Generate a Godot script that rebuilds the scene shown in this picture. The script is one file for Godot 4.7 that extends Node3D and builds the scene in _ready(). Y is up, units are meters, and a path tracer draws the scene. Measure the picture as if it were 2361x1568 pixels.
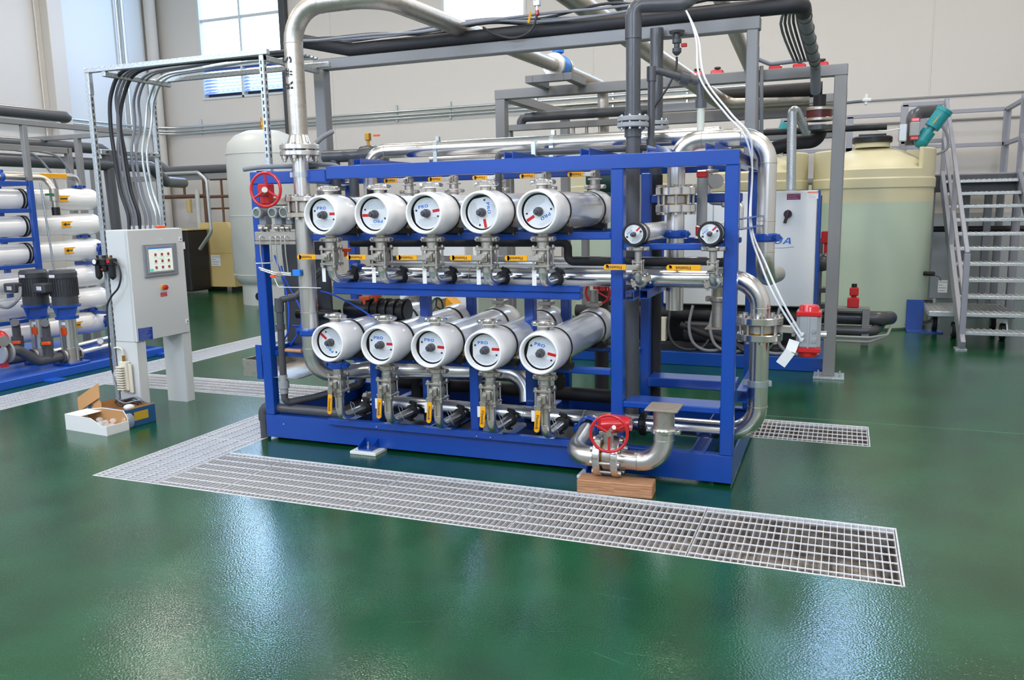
extends Node3D

var M := {}
var taken := {}

class MB:
	var v := PackedVector3Array()
	var n := PackedVector3Array()
	var t := PackedVector2Array()
	var X := Transform3D.IDENTITY

	func tri(a: Vector3, b: Vector3, c: Vector3, na: Vector3, nb: Vector3, nc: Vector3, ta := Vector2.ZERO, tb := Vector2.ZERO, tc := Vector2.ZERO):
		a = X * a; b = X * b; c = X * c
		na = X.basis * na; nb = X.basis * nb; nc = X.basis * nc
		if (b - a).cross(c - a).dot(na + nb + nc) > 0.0:
			v.append_array([a, c, b]); n.append_array([na, nc, nb]); t.append_array([ta, tc, tb])
		else:
			v.append_array([a, b, c]); n.append_array([na, nb, nc]); t.append_array([ta, tb, tc])

	func quad(a: Vector3, b: Vector3, c: Vector3, d: Vector3, m: Vector3):
		tri(a, b, c, m, m, m, Vector2(0, 1), Vector2(1, 1), Vector2(1, 0))
		tri(a, c, d, m, m, m, Vector2(0, 1), Vector2(1, 0), Vector2(0, 0))

	func box(lo: Vector3, hi: Vector3, ch := 0.004) -> MB:
		var c := (lo + hi) * 0.5
		var h := (hi - lo).abs() * 0.5
		var k: float = min(ch, 0.35 * min(h.x, min(h.y, h.z)) * 2.0 * 0.5)
		for ax in 3:
			var u := (ax + 1) % 3
			var w := (ax + 2) % 3
			for s in [-1.0, 1.0]:
				var m := Vector3.ZERO
				m[ax] = s
				var q := []
				for e in [[-1, -1], [1, -1], [1, 1], [-1, 1]]:
					var p := c
					p[ax] += s * h[ax]
					p[u] += e[0] * (h[u] - k)
					p[w] += e[1] * (h[w] - k)
					q.append(p)
				quad(q[0], q[1], q[2], q[3], m)
			if k > 0.0:
				for su in [-1.0, 1.0]:
					for sw in [-1.0, 1.0]:
						var m2 := Vector3.ZERO
						m2[u] = su
						m2[w] = sw
						m2 = m2.normalized()
						var a := c
						a[u] += su * h[u]; a[w] += sw * (h[w] - k)
						var b := c
						b[u] += su * (h[u] - k); b[w] += sw * h[w]
						var a1 := a; var a2 := a; var b1 := b; var b2 := b
						a1[ax] -= h[ax] - k; a2[ax] += h[ax] - k; b1[ax] -= h[ax] - k; b2[ax] += h[ax] - k
						quad(a1, a2, b2, b1, m2)
		if k > 0.0:
			for sx in [-1.0, 1.0]:
				for sy in [-1.0, 1.0]:
					for sz in [-1.0, 1.0]:
						var s3 := Vector3(sx, sy, sz)
						var m3 := s3.normalized()
						var p0 := c + s3 * (h - Vector3(0, k, k))
						var p1 := c + s3 * (h - Vector3(k, 0, k))
						var p2 := c + s3 * (h - Vector3(k, k, 0))
						tri(p0, p1, p2, m3, m3, m3)
		return self

	# a bar of rectangular section from a to b; w across, d along the other way
	func bar(a: Vector3, b: Vector3, w: float, d: float, up := Vector3.UP, ch := 0.003) -> MB:
		var z := (b - a).normalized()
		if absf(z.dot(up)) > 0.98:
			up = Vector3.RIGHT
		var x := up.cross(z).normalized()
		var y := z.cross(x)
		var old := X
		X = old * Transform3D(Basis(x, y, z), a)
		var l := (b - a).length()
		box(Vector3(-w / 2, -d / 2, 0), Vector3(w / 2, d / 2, l), ch)
		X = old
		return self

	static func side(d: Vector3) -> Vector3:
		var u := Vector3.UP if absf(d.y) < 0.9 else Vector3.RIGHT
		return d.cross(u).normalized()

	func cyl(a: Vector3, b: Vector3, r: float, k := 20, r2 := -1.0, caps := true) -> MB:
		if r2 < 0.0:
			r2 = r
		var d := (b - a).normalized()
		var u := side(d)
		var w := d.cross(u)
		var sl := (r - r2) / maxf((b - a).length(), 1e-6)
		for i in k:
			var e0 := u * cos(TAU * i / k) + w * sin(TAU * i / k)
			var e1 := u * cos(TAU * (i + 1) / k) + w * sin(TAU * (i + 1) / k)
			var n0 := (e0 + d * sl).normalized()
			var n1 := (e1 + d * sl).normalized()
			tri(a + e0 * r, a + e1 * r, b + e1 * r2, n0, n1, n1)
			if r2 > 0.0:
				tri(a + e0 * r, b + e1 * r2, b + e0 * r2, n0, n1, n0)
			if caps:
				tri(a, a + e0 * r, a + e1 * r, -d, -d, -d)
				if r2 > 0.0:
					tri(b, b + e0 * r2, b + e1 * r2, d, d, d)
		return self

	# profile: Vector2(radius, distance along axis)
	func lathe(o: Vector3, d: Vector3, prof: Array, k := 28, smooth := false) -> MB:
		d = d.normalized()
		var u := side(d)
		var w := d.cross(u)
		var seg := []
		for j in prof.size() - 1:
			var e: Vector2 = prof[j + 1] - prof[j]
			seg.append(Vector2(e.y, -e.x).normalized())
		for j in prof.size() - 1:
			var p: Vector2 = prof[j]
			var q: Vector2 = prof[j + 1]
			var np: Vector2 = seg[j]
			var nq: Vector2 = seg[j]
			if smooth:
				if j > 0 and seg[j].dot(seg[j - 1]) > 0.5:
					np = (seg[j] + seg[j - 1]).normalized()
				if j < seg.size() - 1 and seg[j].dot(seg[j + 1]) > 0.5:
					nq = (seg[j] + seg[j + 1]).normalized()
			for i in k:
				var e0 := u * cos(TAU * i / k) + w * sin(TAU * i / k)
				var e1 := u * cos(TAU * (i + 1) / k) + w * sin(TAU * (i + 1) / k)
				var a := o + d * p.y + e0 * p.x
				var b := o + d * p.y + e1 * p.x
				var c := o + d * q.y + e1 * q.x
				var f := o + d * q.y + e0 * q.x
				var na := e0 * np.x + d * np.y
				var nb := e1 * np.x + d * np.y
				var nc := e1 * nq.x + d * nq.y
				var nf := e0 * nq.x + d * nq.y
				if p.x > 1e-6:
					tri(a, b, c, na, nb, nc)
				if q.x > 1e-6:
					tri(a, c, f, na, nc, nf)
		return self

	func ring(c: Vector3, d: Vector3, R: float, r: float, k := 32, m := 10) -> MB:
		d = d.normalized()
		var u := side(d)
		var w := d.cross(u)
		for i in k:
			var e0 := u * cos(TAU * i / k) + w * sin(TAU * i / k)
			var e1 := u * cos(TAU * (i + 1) / k) + w * sin(TAU * (i + 1) / k)
			for j in m:
				var n00 := e0 * cos(TAU * j / m) + d * sin(TAU * j / m)
				var n01 := e0 * cos(TAU * (j + 1) / m) + d * sin(TAU * (j + 1) / m)
				var n10 := e1 * cos(TAU * j / m) + d * sin(TAU * j / m)
				var n11 := e1 * cos(TAU * (j + 1) / m) + d * sin(TAU * (j + 1) / m)
				tri(c + e0 * R + n00 * r, c + e1 * R + n10 * r, c + e1 * R + n11 * r, n00, n10, n11)
				tri(c + e0 * R + n00 * r, c + e1 * R + n11 * r, c + e0 * R + n01 * r, n00, n11, n01)
		return self

	func ball(c: Vector3, r: float, k := 16, sy := 1.0) -> MB:
		var m := k / 2
		for j in m:
			var a0 := -PI / 2 + PI * j / m
			var a1 := -PI / 2 + PI * (j + 1) / m
			for i in k:
				var b0 := TAU * i / k
				var b1 := TAU * (i + 1) / k
				var e := []
				for q in [[a0, b0], [a0, b1], [a1, b1], [a1, b0]]:
					e.append(Vector3(cos(q[0]) * cos(q[1]), sin(q[0]), cos(q[0]) * sin(q[1])))
				var s := Vector3(1, sy, 1)
				tri(c + e[0] * s * r, c + e[1] * s * r, c + e[2] * s * r, e[0], e[1], e[2])
				tri(c + e[0] * s * r, c + e[2] * s * r, c + e[3] * s * r, e[0], e[2], e[3])
		return self

	static func bent(pts: Array, bend: float) -> PackedVector3Array:
		var out := PackedVector3Array()
		out.append(pts[0])
		for i in range(1, pts.size() - 1):
			var p: Vector3 = pts[i]
			var a: Vector3 = (pts[i - 1] - p)
			var b: Vector3 = (pts[i + 1] - p)
			var la := a.length()
			var lb := b.length()
			a /= la
			b /= lb
			var th := a.angle_to(b)
			if th > 3.1:
				continue
			var lim: float = min(la * (1.0 if i == 1 else 0.5), lb * (1.0 if i == pts.size() - 2 else 0.5)) * 0.98
			var tl: float = min(bend / tan(th / 2.0), lim)
			var rr: float = tl * tan(th / 2.0)
			var bis := (a + b).normalized()
			var cc := p + bis * (rr / sin(th / 2.0))
			var s0 := (p + a * tl) - cc
			var turn := PI - th
			var axis := s0.cross((p + b * tl) - cc).normalized()
			var k: int = max(3, int(ceil(turn / 0.2)))
			for j in k + 1:
				out.append(cc + s0.rotated(axis, turn * j / k))
		out.append(pts[-1])
		return out

	func sweep(path: PackedVector3Array, r: float, k := 16, caps := true) -> MB:
		var q := PackedVector3Array()
		for p in path:
			if q.is_empty() or q[-1].distance_to(p) > 1e-4:
				q.append(p)
		var m := q.size()
		if m < 2:
			return self
		var tan0 := (q[1] - q[0]).normalized()
		var u := side(tan0)
		var us := []
		var ts := []
		for i in m:
			var tg := (q[min(i + 1, m - 1)] - q[max(i - 1, 0)]).normalized()
			u = (u - tg * u.dot(tg)).normalized()
			us.append(u)
			ts.append(tg)
		for i in m - 1:
			var w0: Vector3 = ts[i].cross(us[i])
			var w1: Vector3 = ts[i + 1].cross(us[i + 1])
			for j in k:
				var c0 := cos(TAU * j / k); var s0 := sin(TAU * j / k)
				var c1 := cos(TAU * (j + 1) / k); var s1 := sin(TAU * (j + 1) / k)
				var a0: Vector3 = us[i] * c0 + w0 * s0
				var a1: Vector3 = us[i] * c1 + w0 * s1
				var b0: Vector3 = us[i + 1] * c0 + w1 * s0
				var b1: Vector3 = us[i + 1] * c1 + w1 * s1
				tri(q[i] + a0 * r, q[i] + a1 * r, q[i + 1] + b1 * r, a0, a1, b1)
				tri(q[i] + a0 * r, q[i + 1] + b1 * r, q[i + 1] + b0 * r, a0, b1, b0)
				if caps and i == 0:
					tri(q[0], q[0] + a0 * r, q[0] + a1 * r, -ts[0], -ts[0], -ts[0])
				if caps and i == m - 2:
					tri(q[m - 1], q[m - 1] + b0 * r, q[m - 1] + b1 * r, ts[m - 1], ts[m - 1], ts[m - 1])
		return self

	func pipe(pts: Array, r: float, bend := 0.12, k := 20) -> MB:
		return sweep(bent(pts, bend), r, k)

	func hose(pts: Array, r: float, k := 8, sub := 6) -> MB:
		var out := PackedVector3Array()
		var m := pts.size()
		for i in m - 1:
			var p0: Vector3 = pts[max(i - 1, 0)]
			var p1: Vector3 = pts[i]
			var p2: Vector3 = pts[i + 1]
			var p3: Vector3 = pts[min(i + 2, m - 1)]
			for j in sub:
				var s := float(j) / sub
				out.append(0.5 * ((2.0 * p1) + (p2 - p0) * s + (2.0 * p0 - 5.0 * p1 + 4.0 * p2 - p3) * s * s + (3.0 * p1 - p0 - 3.0 * p2 + p3) * s * s * s))
		out.append(pts[m - 1])
		return sweep(out, r, k)

	# extruded polygon in the xy plane of B, depth along B.z
	func prism(poly: Array, B: Transform3D, depth: float) -> MB:
		var old := X
		X = old * B
		var pv := PackedVector2Array(poly)
		var idx := Geometry2D.triangulate_polygon(pv)
		for i in range(0, idx.size(), 3):
			var a := pv[idx[i]]; var b := pv[idx[i + 1]]; var c := pv[idx[i + 2]]
			tri(Vector3(a.x, a.y, depth), Vector3(b.x, b.y, depth), Vector3(c.x, c.y, depth), Vector3.BACK, Vector3.BACK, Vector3.BACK)
			tri(Vector3(a.x, a.y, 0), Vector3(b.x, b.y, 0), Vector3(c.x, c.y, 0), Vector3.FORWARD, Vector3.FORWARD, Vector3.FORWARD)
		var ccw := 0.0
		for i in pv.size():
			var a := pv[i]; var b := pv[(i + 1) % pv.size()]
			ccw += a.x * b.y - a.y * b.x
		for i in pv.size():
			var a := pv[i]; var b := pv[(i + 1) % pv.size()]
			var e := (b - a).normalized()
			var m := Vector3(e.y, -e.x, 0) * (1.0 if ccw > 0.0 else -1.0)
			quad(Vector3(a.x, a.y, 0), Vector3(b.x, b.y, 0), Vector3(b.x, b.y, depth), Vector3(a.x, a.y, depth), m)
		X = old
		return self

	# bolted flange: disc of radius R, thickness h, from o along d, bolts go into b
	func flange(o: Vector3, d: Vector3, R: float, h: float) -> MB:
		return lathe(o, d, [Vector2(0, 0), Vector2(R - 0.004, 0), Vector2(R, 0.004), Vector2(R, h - 0.004), Vector2(R - 0.004, h), Vector2(0, h)], 36)

	func bolts(o: Vector3, d: Vector3, R: float, count: int, r: float, h0: float, h1: float, ph := 0.0) -> MB:
		d = d.normalized()
		var u := side(d)
		var w := d.cross(u)
		for i in count:
			var e := u * cos(TAU * i / count + ph) + w * sin(TAU * i / count + ph)
			cyl(o + e * R + d * h0, o + e * R + d * h1, r, 6)
		return self

	# two-bolt grooved coupling round a pipe
	func coupling(o: Vector3, d: Vector3, r: float, w: float, lug: Vector3) -> MB:
		d = d.normalized()
		lathe(o, d, [Vector2(r, -w / 2), Vector2(r + 0.012, -w / 2 + 0.002), Vector2(r + 0.017, -w / 4), Vector2(r + 0.017, w / 4), Vector2(r + 0.012, w / 2 - 0.002), Vector2(r, w / 2)], 24)
		lug = (lug - d * lug.dot(d)).normalized()
		var q := d.cross(lug)
		for s in [-1.0, 1.0]:
			var c: Vector3 = o + lug * (r + 0.022) * s
			var old := X
			X = old * Transform3D(Basis(lug, q, d), c)
			box(Vector3(-0.02, -0.02, -w * 0.42), Vector3(0.02, 0.02, w * 0.42), 0.006)
			X = old
			cyl(c - q * 0.034 + lug * 0.006 * s, c + q * 0.034 + lug * 0.006 * s, 0.008, 8)
			cyl(c + q * 0.02 + lug * 0.006 * s, c + q * 0.034 + lug * 0.006 * s, 0.013, 6)
		return self

	func wheel(c: Vector3, d: Vector3, R: float, r: float, turn := 0.0) -> MB:
		d = d.normalized()
		ring(c, d, R, r, 40, 10)
		var u := Vector3.UP - d * d.y
		u = u.normalized()
		for i in 3:
			var e := u.rotated(d, turn + TAU * i / 3)
			cyl(c - d * 0.012, c + e * R, r * 0.85, 8, r * 0.75)
		return self

	func mesh(off := Vector3.ZERO) -> ArrayMesh:
		var a := []
		a.resize(Mesh.ARRAY_MAX)
		var vv := v
		if off != Vector3.ZERO:
			vv = PackedVector3Array()
			vv.resize(v.size())
			for i in v.size():
				vv[i] = v[i] - off
		a[Mesh.ARRAY_VERTEX] = vv
		a[Mesh.ARRAY_NORMAL] = n
		a[Mesh.ARRAY_TEX_UV] = t
		var m := ArrayMesh.new()
		m.add_surface_from_arrays(Mesh.PRIMITIVE_TRIANGLES, a)
		return m

func mb() -> MB:
	return MB.new()

func numbered(called: String) -> String:
	var k: int = taken.get(called, 0)
	taken[called] = k + 1
	return called if k == 0 else "%s_%03d" % [called, k]

func tag(o: Node3D, label: String, category: String, group := ""):
	o.set_meta("label", label)
	o.set_meta("category", category)
	if group != "":
		o.set_meta("group", group)

# a thing: a node at its base whose children are its parts
func thing(called: String, label: String, category: String, at := Vector3.ZERO, group := "") -> Node3D:
	var o := Node3D.new()
	o.name = numbered(called)
	add_child(o)
	o.position = at
	tag(o, label, category, group)
	return o

func base_of(p: Node) -> Vector3:
	var off := Vector3.ZERO
	while p != self:
		off += p.position
		p = p.get_parent()
	return off

# a part built in world coordinates
func part(parent: Node3D, called: String, b: MB, m: Material) -> MeshInstance3D:
	var o := MeshInstance3D.new()
	o.name = called
	o.mesh = b.mesh(base_of(parent))
	o.material_override = m
	if called.trim_suffix("_") in JOINED:
		o.set_meta("kind", "stuff")
	parent.add_child(o, true)
	return o

func shared(parent: Node3D, called: String, mesh: Mesh, m: Material, at: Vector3, turn := Basis.IDENTITY) -> MeshInstance3D:
	var o := MeshInstance3D.new()
	o.name = called
	o.mesh = mesh
	o.material_override = m
	parent.add_child(o, true)
	o.transform = Transform3D(turn, at - base_of(parent))
	return o

# a thing that is one mesh
func single(called: String, b: MB, m: Material, label: String, category: String, group := "") -> MeshInstance3D:
	var o := MeshInstance3D.new()
	o.name = numbered(called)
	var lo := b.v[0]
	var hi := b.v[0]
	for p in b.v:
		lo = lo.min(p)
		hi = hi.max(p)
	var at := Vector3((lo.x + hi.x) / 2, lo.y, (lo.z + hi.z) / 2)
	o.mesh = b.mesh(at)
	o.material_override = m
	add_child(o)
	o.position = at
	tag(o, label, category, group)
	return o

func struct(called: String, b: MB, m: Material) -> MeshInstance3D:
	var o := MeshInstance3D.new()
	o.name = called
	o.mesh = b.mesh()
	o.material_override = m
	o.set_meta("kind", "structure")
	add_child(o, true)
	return o

func copy(o: Node3D, at: Vector3, label: String) -> Node3D:
	var c: Node3D = o.duplicate()
	c.name = numbered(String(o.name).rstrip("0123456789").trim_suffix("_") if "_0" in String(o.name) else String(o.name))
	add_child(c)
	c.position = at
	c.set_meta("label", label)
	return c

# flat lettering, centred on B's origin, facing B.z, h high
func letters(parent: Node3D, words: String, h: float, B: Transform3D, m: Material, serif := false) -> MeshInstance3D:
	var key := words + str(h) + str(serif)
	if not text_meshes.has(key):
		var tm := TextMesh.new()
		var f := SystemFont.new()
		f.font_names = PackedStringArray(["Droid Serif" if serif else "Droid Sans"])
		f.font_weight = 700
		tm.font = f
		tm.text = words
		tm.font_size = 64
		tm.pixel_size = h / 46.0
		tm.depth = 0.0006
		tm.curve_step = 4.0
		text_meshes[key] = tm
	var o := MeshInstance3D.new()
	o.name = "lettering"
	o.mesh = text_meshes[key]
	o.material_override = m
	parent.add_child(o, true)
	o.transform = Transform3D(B.basis, B.origin - base_of(parent))
	return o

var text_meshes := {}
# rows of pieces a few pixels small that stay one part
const JOINED := ["body_bolts", "flange_bolts", "flange_nuts", "cap_screws", "port_plugs", "slot_shade_row", "cable_ties", "cable_glands", "anchor_bolts", "print_lines", "tread_ribs", "deck_ribs", "cooling_fins", "weld_stud", "lid_ribs", "feet"]

func std(hex: String, rough: float, metal := 0.0, coat := 0.0) -> StandardMaterial3D:
	var m := StandardMaterial3D.new()
	m.albedo_color = Color(hex)
	m.roughness = rough
	m.metallic = metal
	if coat > 0.0:
		m.clearcoat_enabled = true
		m.clearcoat = coat
		m.clearcoat_roughness = 0.08
	return m

func noise_image(size: int, freq: float, seed_: int, kind := FastNoiseLite.TYPE_SIMPLEX_SMOOTH, oct := 4) -> Image:
	var f := FastNoiseLite.new()
	f.seed = seed_
	f.frequency = freq
	f.noise_type = kind
	f.fractal_octaves = oct
	var im := f.get_seamless_image(size, size)
	im.convert(Image.FORMAT_RGBA8)
	return im

func ramped(im: Image, stops: Array) -> ImageTexture:
	var g := Gradient.new()
	var offs := PackedFloat32Array()
	var cols := PackedColorArray()
	for s in stops:
		offs.append(s[0])
		cols.append(Color(s[1]))
	g.offsets = offs
	g.colors = cols
	var out := Image.create(im.get_width(), im.get_height(), false, Image.FORMAT_RGBA8)
	for y in im.get_height():
		for x in im.get_width():
			out.set_pixel(x, y, g.sample(im.get_pixel(x, y).r))
	return ImageTexture.create_from_image(out)

func tri_map(m: StandardMaterial3D, tex: Texture2D, scale_: float, world := true):
	m.albedo_texture = tex
	m.uv1_triplanar = true
	m.uv1_world_triplanar = world
	m.uv1_scale = Vector3.ONE * scale_

func bump(m: StandardMaterial3D, im: Image, depth: float, strength: float):
	var b: Image = im.duplicate()
	b.bump_map_to_normal_map(depth)
	m.normal_enabled = true
	m.normal_texture = ImageTexture.create_from_image(b)
	m.normal_scale = strength

const LAMP := 16.0
const SKY := 3.0
const WINDOW := 12.0
const ADDED_FRONT := 24.0  # strength of the added window light behind the camera

func _ready():
	# camera
	var cam := Camera3D.new()
	cam.position = Vector3(3.981, 1.7, 4.909)
	cam.rotation_degrees = Vector3(-9.2012, 21.907, -1.125)
	cam.fov = 44.79
	cam.near = 0.05
	cam.far = 80.0
	add_child(cam)
	cam.make_current()
	# sky outside the windows, exposure
	var we := WorldEnvironment.new()
	var env := Environment.new()
	env.background_mode = Environment.BG_SKY
	var sky := Sky.new()
	var sm := ProceduralSkyMaterial.new()
	sm.sky_top_color = Color(0.62, 0.75, 0.95)
	sm.sky_horizon_color = Color(0.88, 0.93, 1.0)
	sm.ground_bottom_color = Color(0.6, 0.62, 0.62)
	sm.ground_horizon_color = Color(0.8, 0.84, 0.88)
	sm.sky_energy_multiplier = SKY
	sm.ground_energy_multiplier = SKY * 0.6
	sky.sky_material = sm
	env.sky = sky
	env.tonemap_mode = Environment.TONE_MAPPER_LINEAR
	env.tonemap_exposure = 0.8
	env.sdfgi_enabled = true
	env.ssao_enabled = true
	env.ssil_enabled = true
	we.environment = env
	add_child(we)
	# daylight entering at the three windows of the back wall
	area(Vector3(-8.84, 6.55, WZ0 + 0.03), Vector3(0, 0, 1), Vector2(2.2, 3.1), Color(0.72, 0.86, 1.0), WINDOW)
	area(Vector3(-2.855, 6.74, WZ0 + 0.03), Vector3(0, 0, 1), Vector2(1.7, 2.8), Color(0.72, 0.86, 1.0), WINDOW * 0.85)
	area(Vector3(3.85, 6.87, WZ0 + 0.03), Vector3(0, 0, 1), Vector2(1.7, 2.5), Color(0.72, 0.86, 1.0), WINDOW * 0.75)
	# and at added, unseen windows behind the camera, lighting the vessel fronts
	for x in [-6.5, -0.5, 5.5]:
		area(Vector3(x, 5.25, WZ1 - 0.03), Vector3(0, 0, -1), Vector2(2.9, 3.4), Color(0.9, 0.95, 1.0), ADDED_FRONT)
	materials()
	setting()
	lamps()
	gratings()
	main_skid()
	vessels()
	piping()
	overhead()
	strut_frame()
	cabinet()
	cartons()
	left_rack()
	far_left()
	back_frame()
	right_side()

func materials():
	M.blue = std("0a459f", 0.32, 0.0, 0.4)
	M.blue_dull = std("1a55b8", 0.4)
	M.blue_hose = std("2052c8", 0.4)
	M.vessel = std("f4f2ef", 0.22, 0.0, 0.6)
	M.bore = std("c9cdc0", 0.45)
	M.film = std("dcdde0", 0.22, 0.12, 0.8)
	M.black = std("17171a", 0.4)
	M.rubber = std("1b1b1d", 0.65)
	M.foam = std("232326", 0.6)
	M.pvc = std("4c4d50", 0.32)
	M.pvc_light = std("9a9c9c", 0.4)
	M.paint = std("828282", 0.42)
	M.paint_rail = std("8f919a", 0.45)
	M.red = std("c8161d", 0.3, 0.0, 0.5)
	M.darkred = std("5a1412", 0.4)
	M.yellow = std("f0a808", 0.35)
	M.orange = std("f0571a", 0.4)
	M.white = std("ebebe9", 0.4)
	M.nylon = std("e9e9e2", 0.5)
	M.cab = std("d3d3cf", 0.4)
	M.cab_dark = std("8c8f94", 0.4)
	M.encl = std("dadbdb", 0.35)
	M.plate = std("dddedd", 0.3)
	M.knob = std("4a4a50", 0.45)
	M.alu = std("b4b7b8", 0.4, 0.55)
	M.gtank = std("c3c6c2", 0.42)
	M.tan = std("c9b277", 0.5)
	M.card = std("b98a57", 0.75)
	M.cardwhite = std("e6e4df", 0.7)
	M.teal = std("128a90", 0.35)
	M.motor = std("3f4145", 0.42)
	M.copper = std("6e5140", 0.5, 0.4)
	M.brass = std("b98a35", 0.35, 0.8)
	M.cable = std("7b7e84", 0.5)
	M.cable_dark = std("2b2c30", 0.5)
	M.tube_white = std("e2e3e6", 0.35)
	M.ivory = std("ded7c3", 0.5)
	M.text_blue = std("2a6fc4", 0.5)
	M.text_dark = std("2a2c30", 0.6)
	M.text_grey = std("9a9da0", 0.6)
	M.text_white = std("f0f0f0", 0.6)
	M.tape = std("2b80d8", 0.5)
	M.green = std("1d7a3c", 0.5)
	M.lens = std("707a6e", 0.1)
	M.wall = std("cac6c1", 0.75)
	M.wall_panel = std("d2d7db", 0.6)
	M.ceiling = std("d8d6d2", 0.8)
	M.frame = std("c4ccd0", 0.4)
	M.louvre_skylit = std("7f9df0", 0.3, 0.2, 0.4)  # sky reflection painted into the bright blue blade colour
	M.purple = std("6b1b4a", 0.5)
	M.paper = std("e8e6e0", 0.8)
	# metals with a fine grain
	var grain := noise_image(256, 0.03, 11)
	M.steel = std("e2e0dc", 0.3, 1.0)
	M.steel_bright = std("e8e6e3", 0.22, 1.0)
	M.steel_matt = std("bdb7ae", 0.42, 1.0)
	tri_map(M.steel_matt, ramped(grain, [[0.2, "ccc8c1"], [0.5, "d4d0c9"], [0.8, "c2bdb5"]]), 2.0)
	M.steel_matt.albedo_color = Color("f0ede8")
	M.cast = std("b9b3aa", 0.4, 0.9)
	M.scale = std("9d9284", 0.6, 0.35)
	M.galv = std("b9bec0", 0.42, 0.7)
	tri_map(M.galv, ramped(noise_image(256, 0.05, 5, FastNoiseLite.TYPE_CELLULAR, 2), [[0.0, "9aa0a2"], [0.5, "bfc4c6"], [1.0, "d2d6d7"]]), 5.0)
	M.galv.albedo_color = Color.WHITE
	M.zinc = std("c4cccf", 0.3, 0.8)
	M.grate = std("c9cacc", 0.45, 0.2)
	tri_map(M.grate, ramped(noise_image(256, 0.04, 8), [[0.2, "bfc0c3"], [0.55, "dedfe1"], [0.9, "cccbc9"]]), 3.0)
	M.grate.albedo_color = Color.WHITE
	M.trench = std("6f675e", 0.8)
	tri_map(M.trench, ramped(noise_image(256, 0.03, 3), [[0.2, "6a6058"], [0.5, "8d8378"], [0.8, "a39c94"]]), 1.2)
	M.trench.albedo_color = Color.WHITE
	# epoxy floor: cloudy dark green with an orange-peel skin
	M.floor = std("ffffff", 0.18)
	M.floor.metallic_specular = 0.65
	var fl := noise_image(1024, 0.006, 21, FastNoiseLite.TYPE_SIMPLEX_SMOOTH, 5)
	var g := Gradient.new()
	g.offsets = PackedFloat32Array([0.15, 0.5, 0.85])
	g.colors = PackedColorArray([Color("083f20"), Color("0c4927"), Color("135130")])
	var rng := RandomNumberGenerator.new()
	rng.seed = 4
	var img := Image.create(1024, 1024, false, Image.FORMAT_RGBA8)
	for y in 1024:
		for x in 1024:
			img.set_pixel(x, y, g.sample(fl.get_pixel(x, y).r))
	for i in 160:
		var c := Color("7d9d88") if rng.randf() < 0.7 else Color("0c3018")
		var p := Vector2i(rng.randi_range(2, 1020), rng.randi_range(2, 1020))
		img.fill_rect(Rect2i(p, Vector2i(1, 1)), g.sample(0.8).lerp(c, rng.randf_range(0.3, 0.9)))
	for i in 26:
		var a := Vector2(rng.randf_range(50, 970), rng.randf_range(50, 970))
		var d := Vector2.from_angle(rng.randf_range(-0.6, 0.5))
		var l := rng.randi_range(15, 60)
		for j in l:
			var q := Vector2i(a + d * j)
			if q.x > 0 and q.y > 0 and q.x < 1024 and q.y < 1024:
				img.set_pixel(q.x, q.y, img.get_pixel(q.x, q.y).lerp(Color("5f8f72"), 0.35))
	tri_map(M.floor, ImageTexture.create_from_image(img), 0.25)
	bump(M.floor, noise_image(1024, 0.33, 33, FastNoiseLite.TYPE_SIMPLEX, 2), 3.0, 0.07)
	# wood
	M.wood = std("ffffff", 0.7)
	var wi := noise_image(256, 0.03, 17)
	var wood := Image.create(512, 512, false, Image.FORMAT_RGBA8)
	for y in 512:
		for x in 512:
			var a := wi.get_pixel((x / 6) % 256, y % 256).r
			var b := sin(y * 0.35 + a * 5.0) * 0.5 + 0.5
			wood.set_pixel(x, y, Color("c89a72").lerp(Color("8d5a38"), b * 0.35 + a * 0.4))
	tri_map(M.wood, ImageTexture.create_from_image(wood), 2.2, false)
	# polyethylene tank: a cream shell, greener where it is filled with water
	M.tank = std("ffffff", 0.45)
	M.tank.subsurf_scatter_enabled = true
	M.tank.subsurf_scatter_strength = 0.15
	M.tank.albedo_color = Color("d0caa8")
	M.tank_full = std("b9c9b4", 0.45)
	M.tank_full.subsurf_scatter_enabled = true
	M.tank_full.subsurf_scatter_strength = 0.15
	# glass and light
	M.glass = std("e8f2ff", 0.02)
	M.glass.transparency = BaseMaterial3D.TRANSPARENCY_ALPHA
	M.glass.albedo_color = Color(0.9, 0.95, 1.0, 0.06)
	M.sheet = std("f2f4f5", 0.08)
	M.sheet.transparency = BaseMaterial3D.TRANSPARENCY_ALPHA
	M.sheet.albedo_color = Color(0.95, 0.96, 0.97, 0.25)
	M.glow = std("ffffff", 0.5)
	M.glow.emission_enabled = true
	M.glow.emission = Color(1.0, 0.97, 0.92)
	M.glow.emission_energy_multiplier = 4.0
	# touch screen picture
	var scr := Image.create(320, 256, false, Image.FORMAT_RGBA8)
	scr.fill(Color("eef0e6"))
	scr.fill_rect(Rect2i(0, 0, 320, 14), Color("2f79c8"))
	scr.fill_rect(Rect2i(120, 24, 90, 4), Color("9aa2b0"))
	scr.fill_rect(Rect2i(110, 118, 90, 7), Color("c3c7cc"))
	scr.fill_rect(Rect2i(4, 226, 46, 26), Color("58d0bc"))
	for cx in [90, 178, 266]:
		for cy in [76, 148, 216]:
			for y in range(-17, 18):
				for x in range(-17, 18):
					var rr := x * x + y * y
					if rr < 290:
						scr.set_pixel(cx + x, cy + y, Color("5a2a30") if rr > 150 else Color("a84848"))
			for k in 3:
				scr.fill_rect(Rect2i(cx - 26 + k * 20, cy + 22, 11, 8), Color("6fbf6a"))
	M.screen = std("ffffff", 0.15)
	M.screen.albedo_texture = ImageTexture.create_from_image(scr)
	M.screen.emission_enabled = true
	M.screen.emission = Color.BLACK
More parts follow.
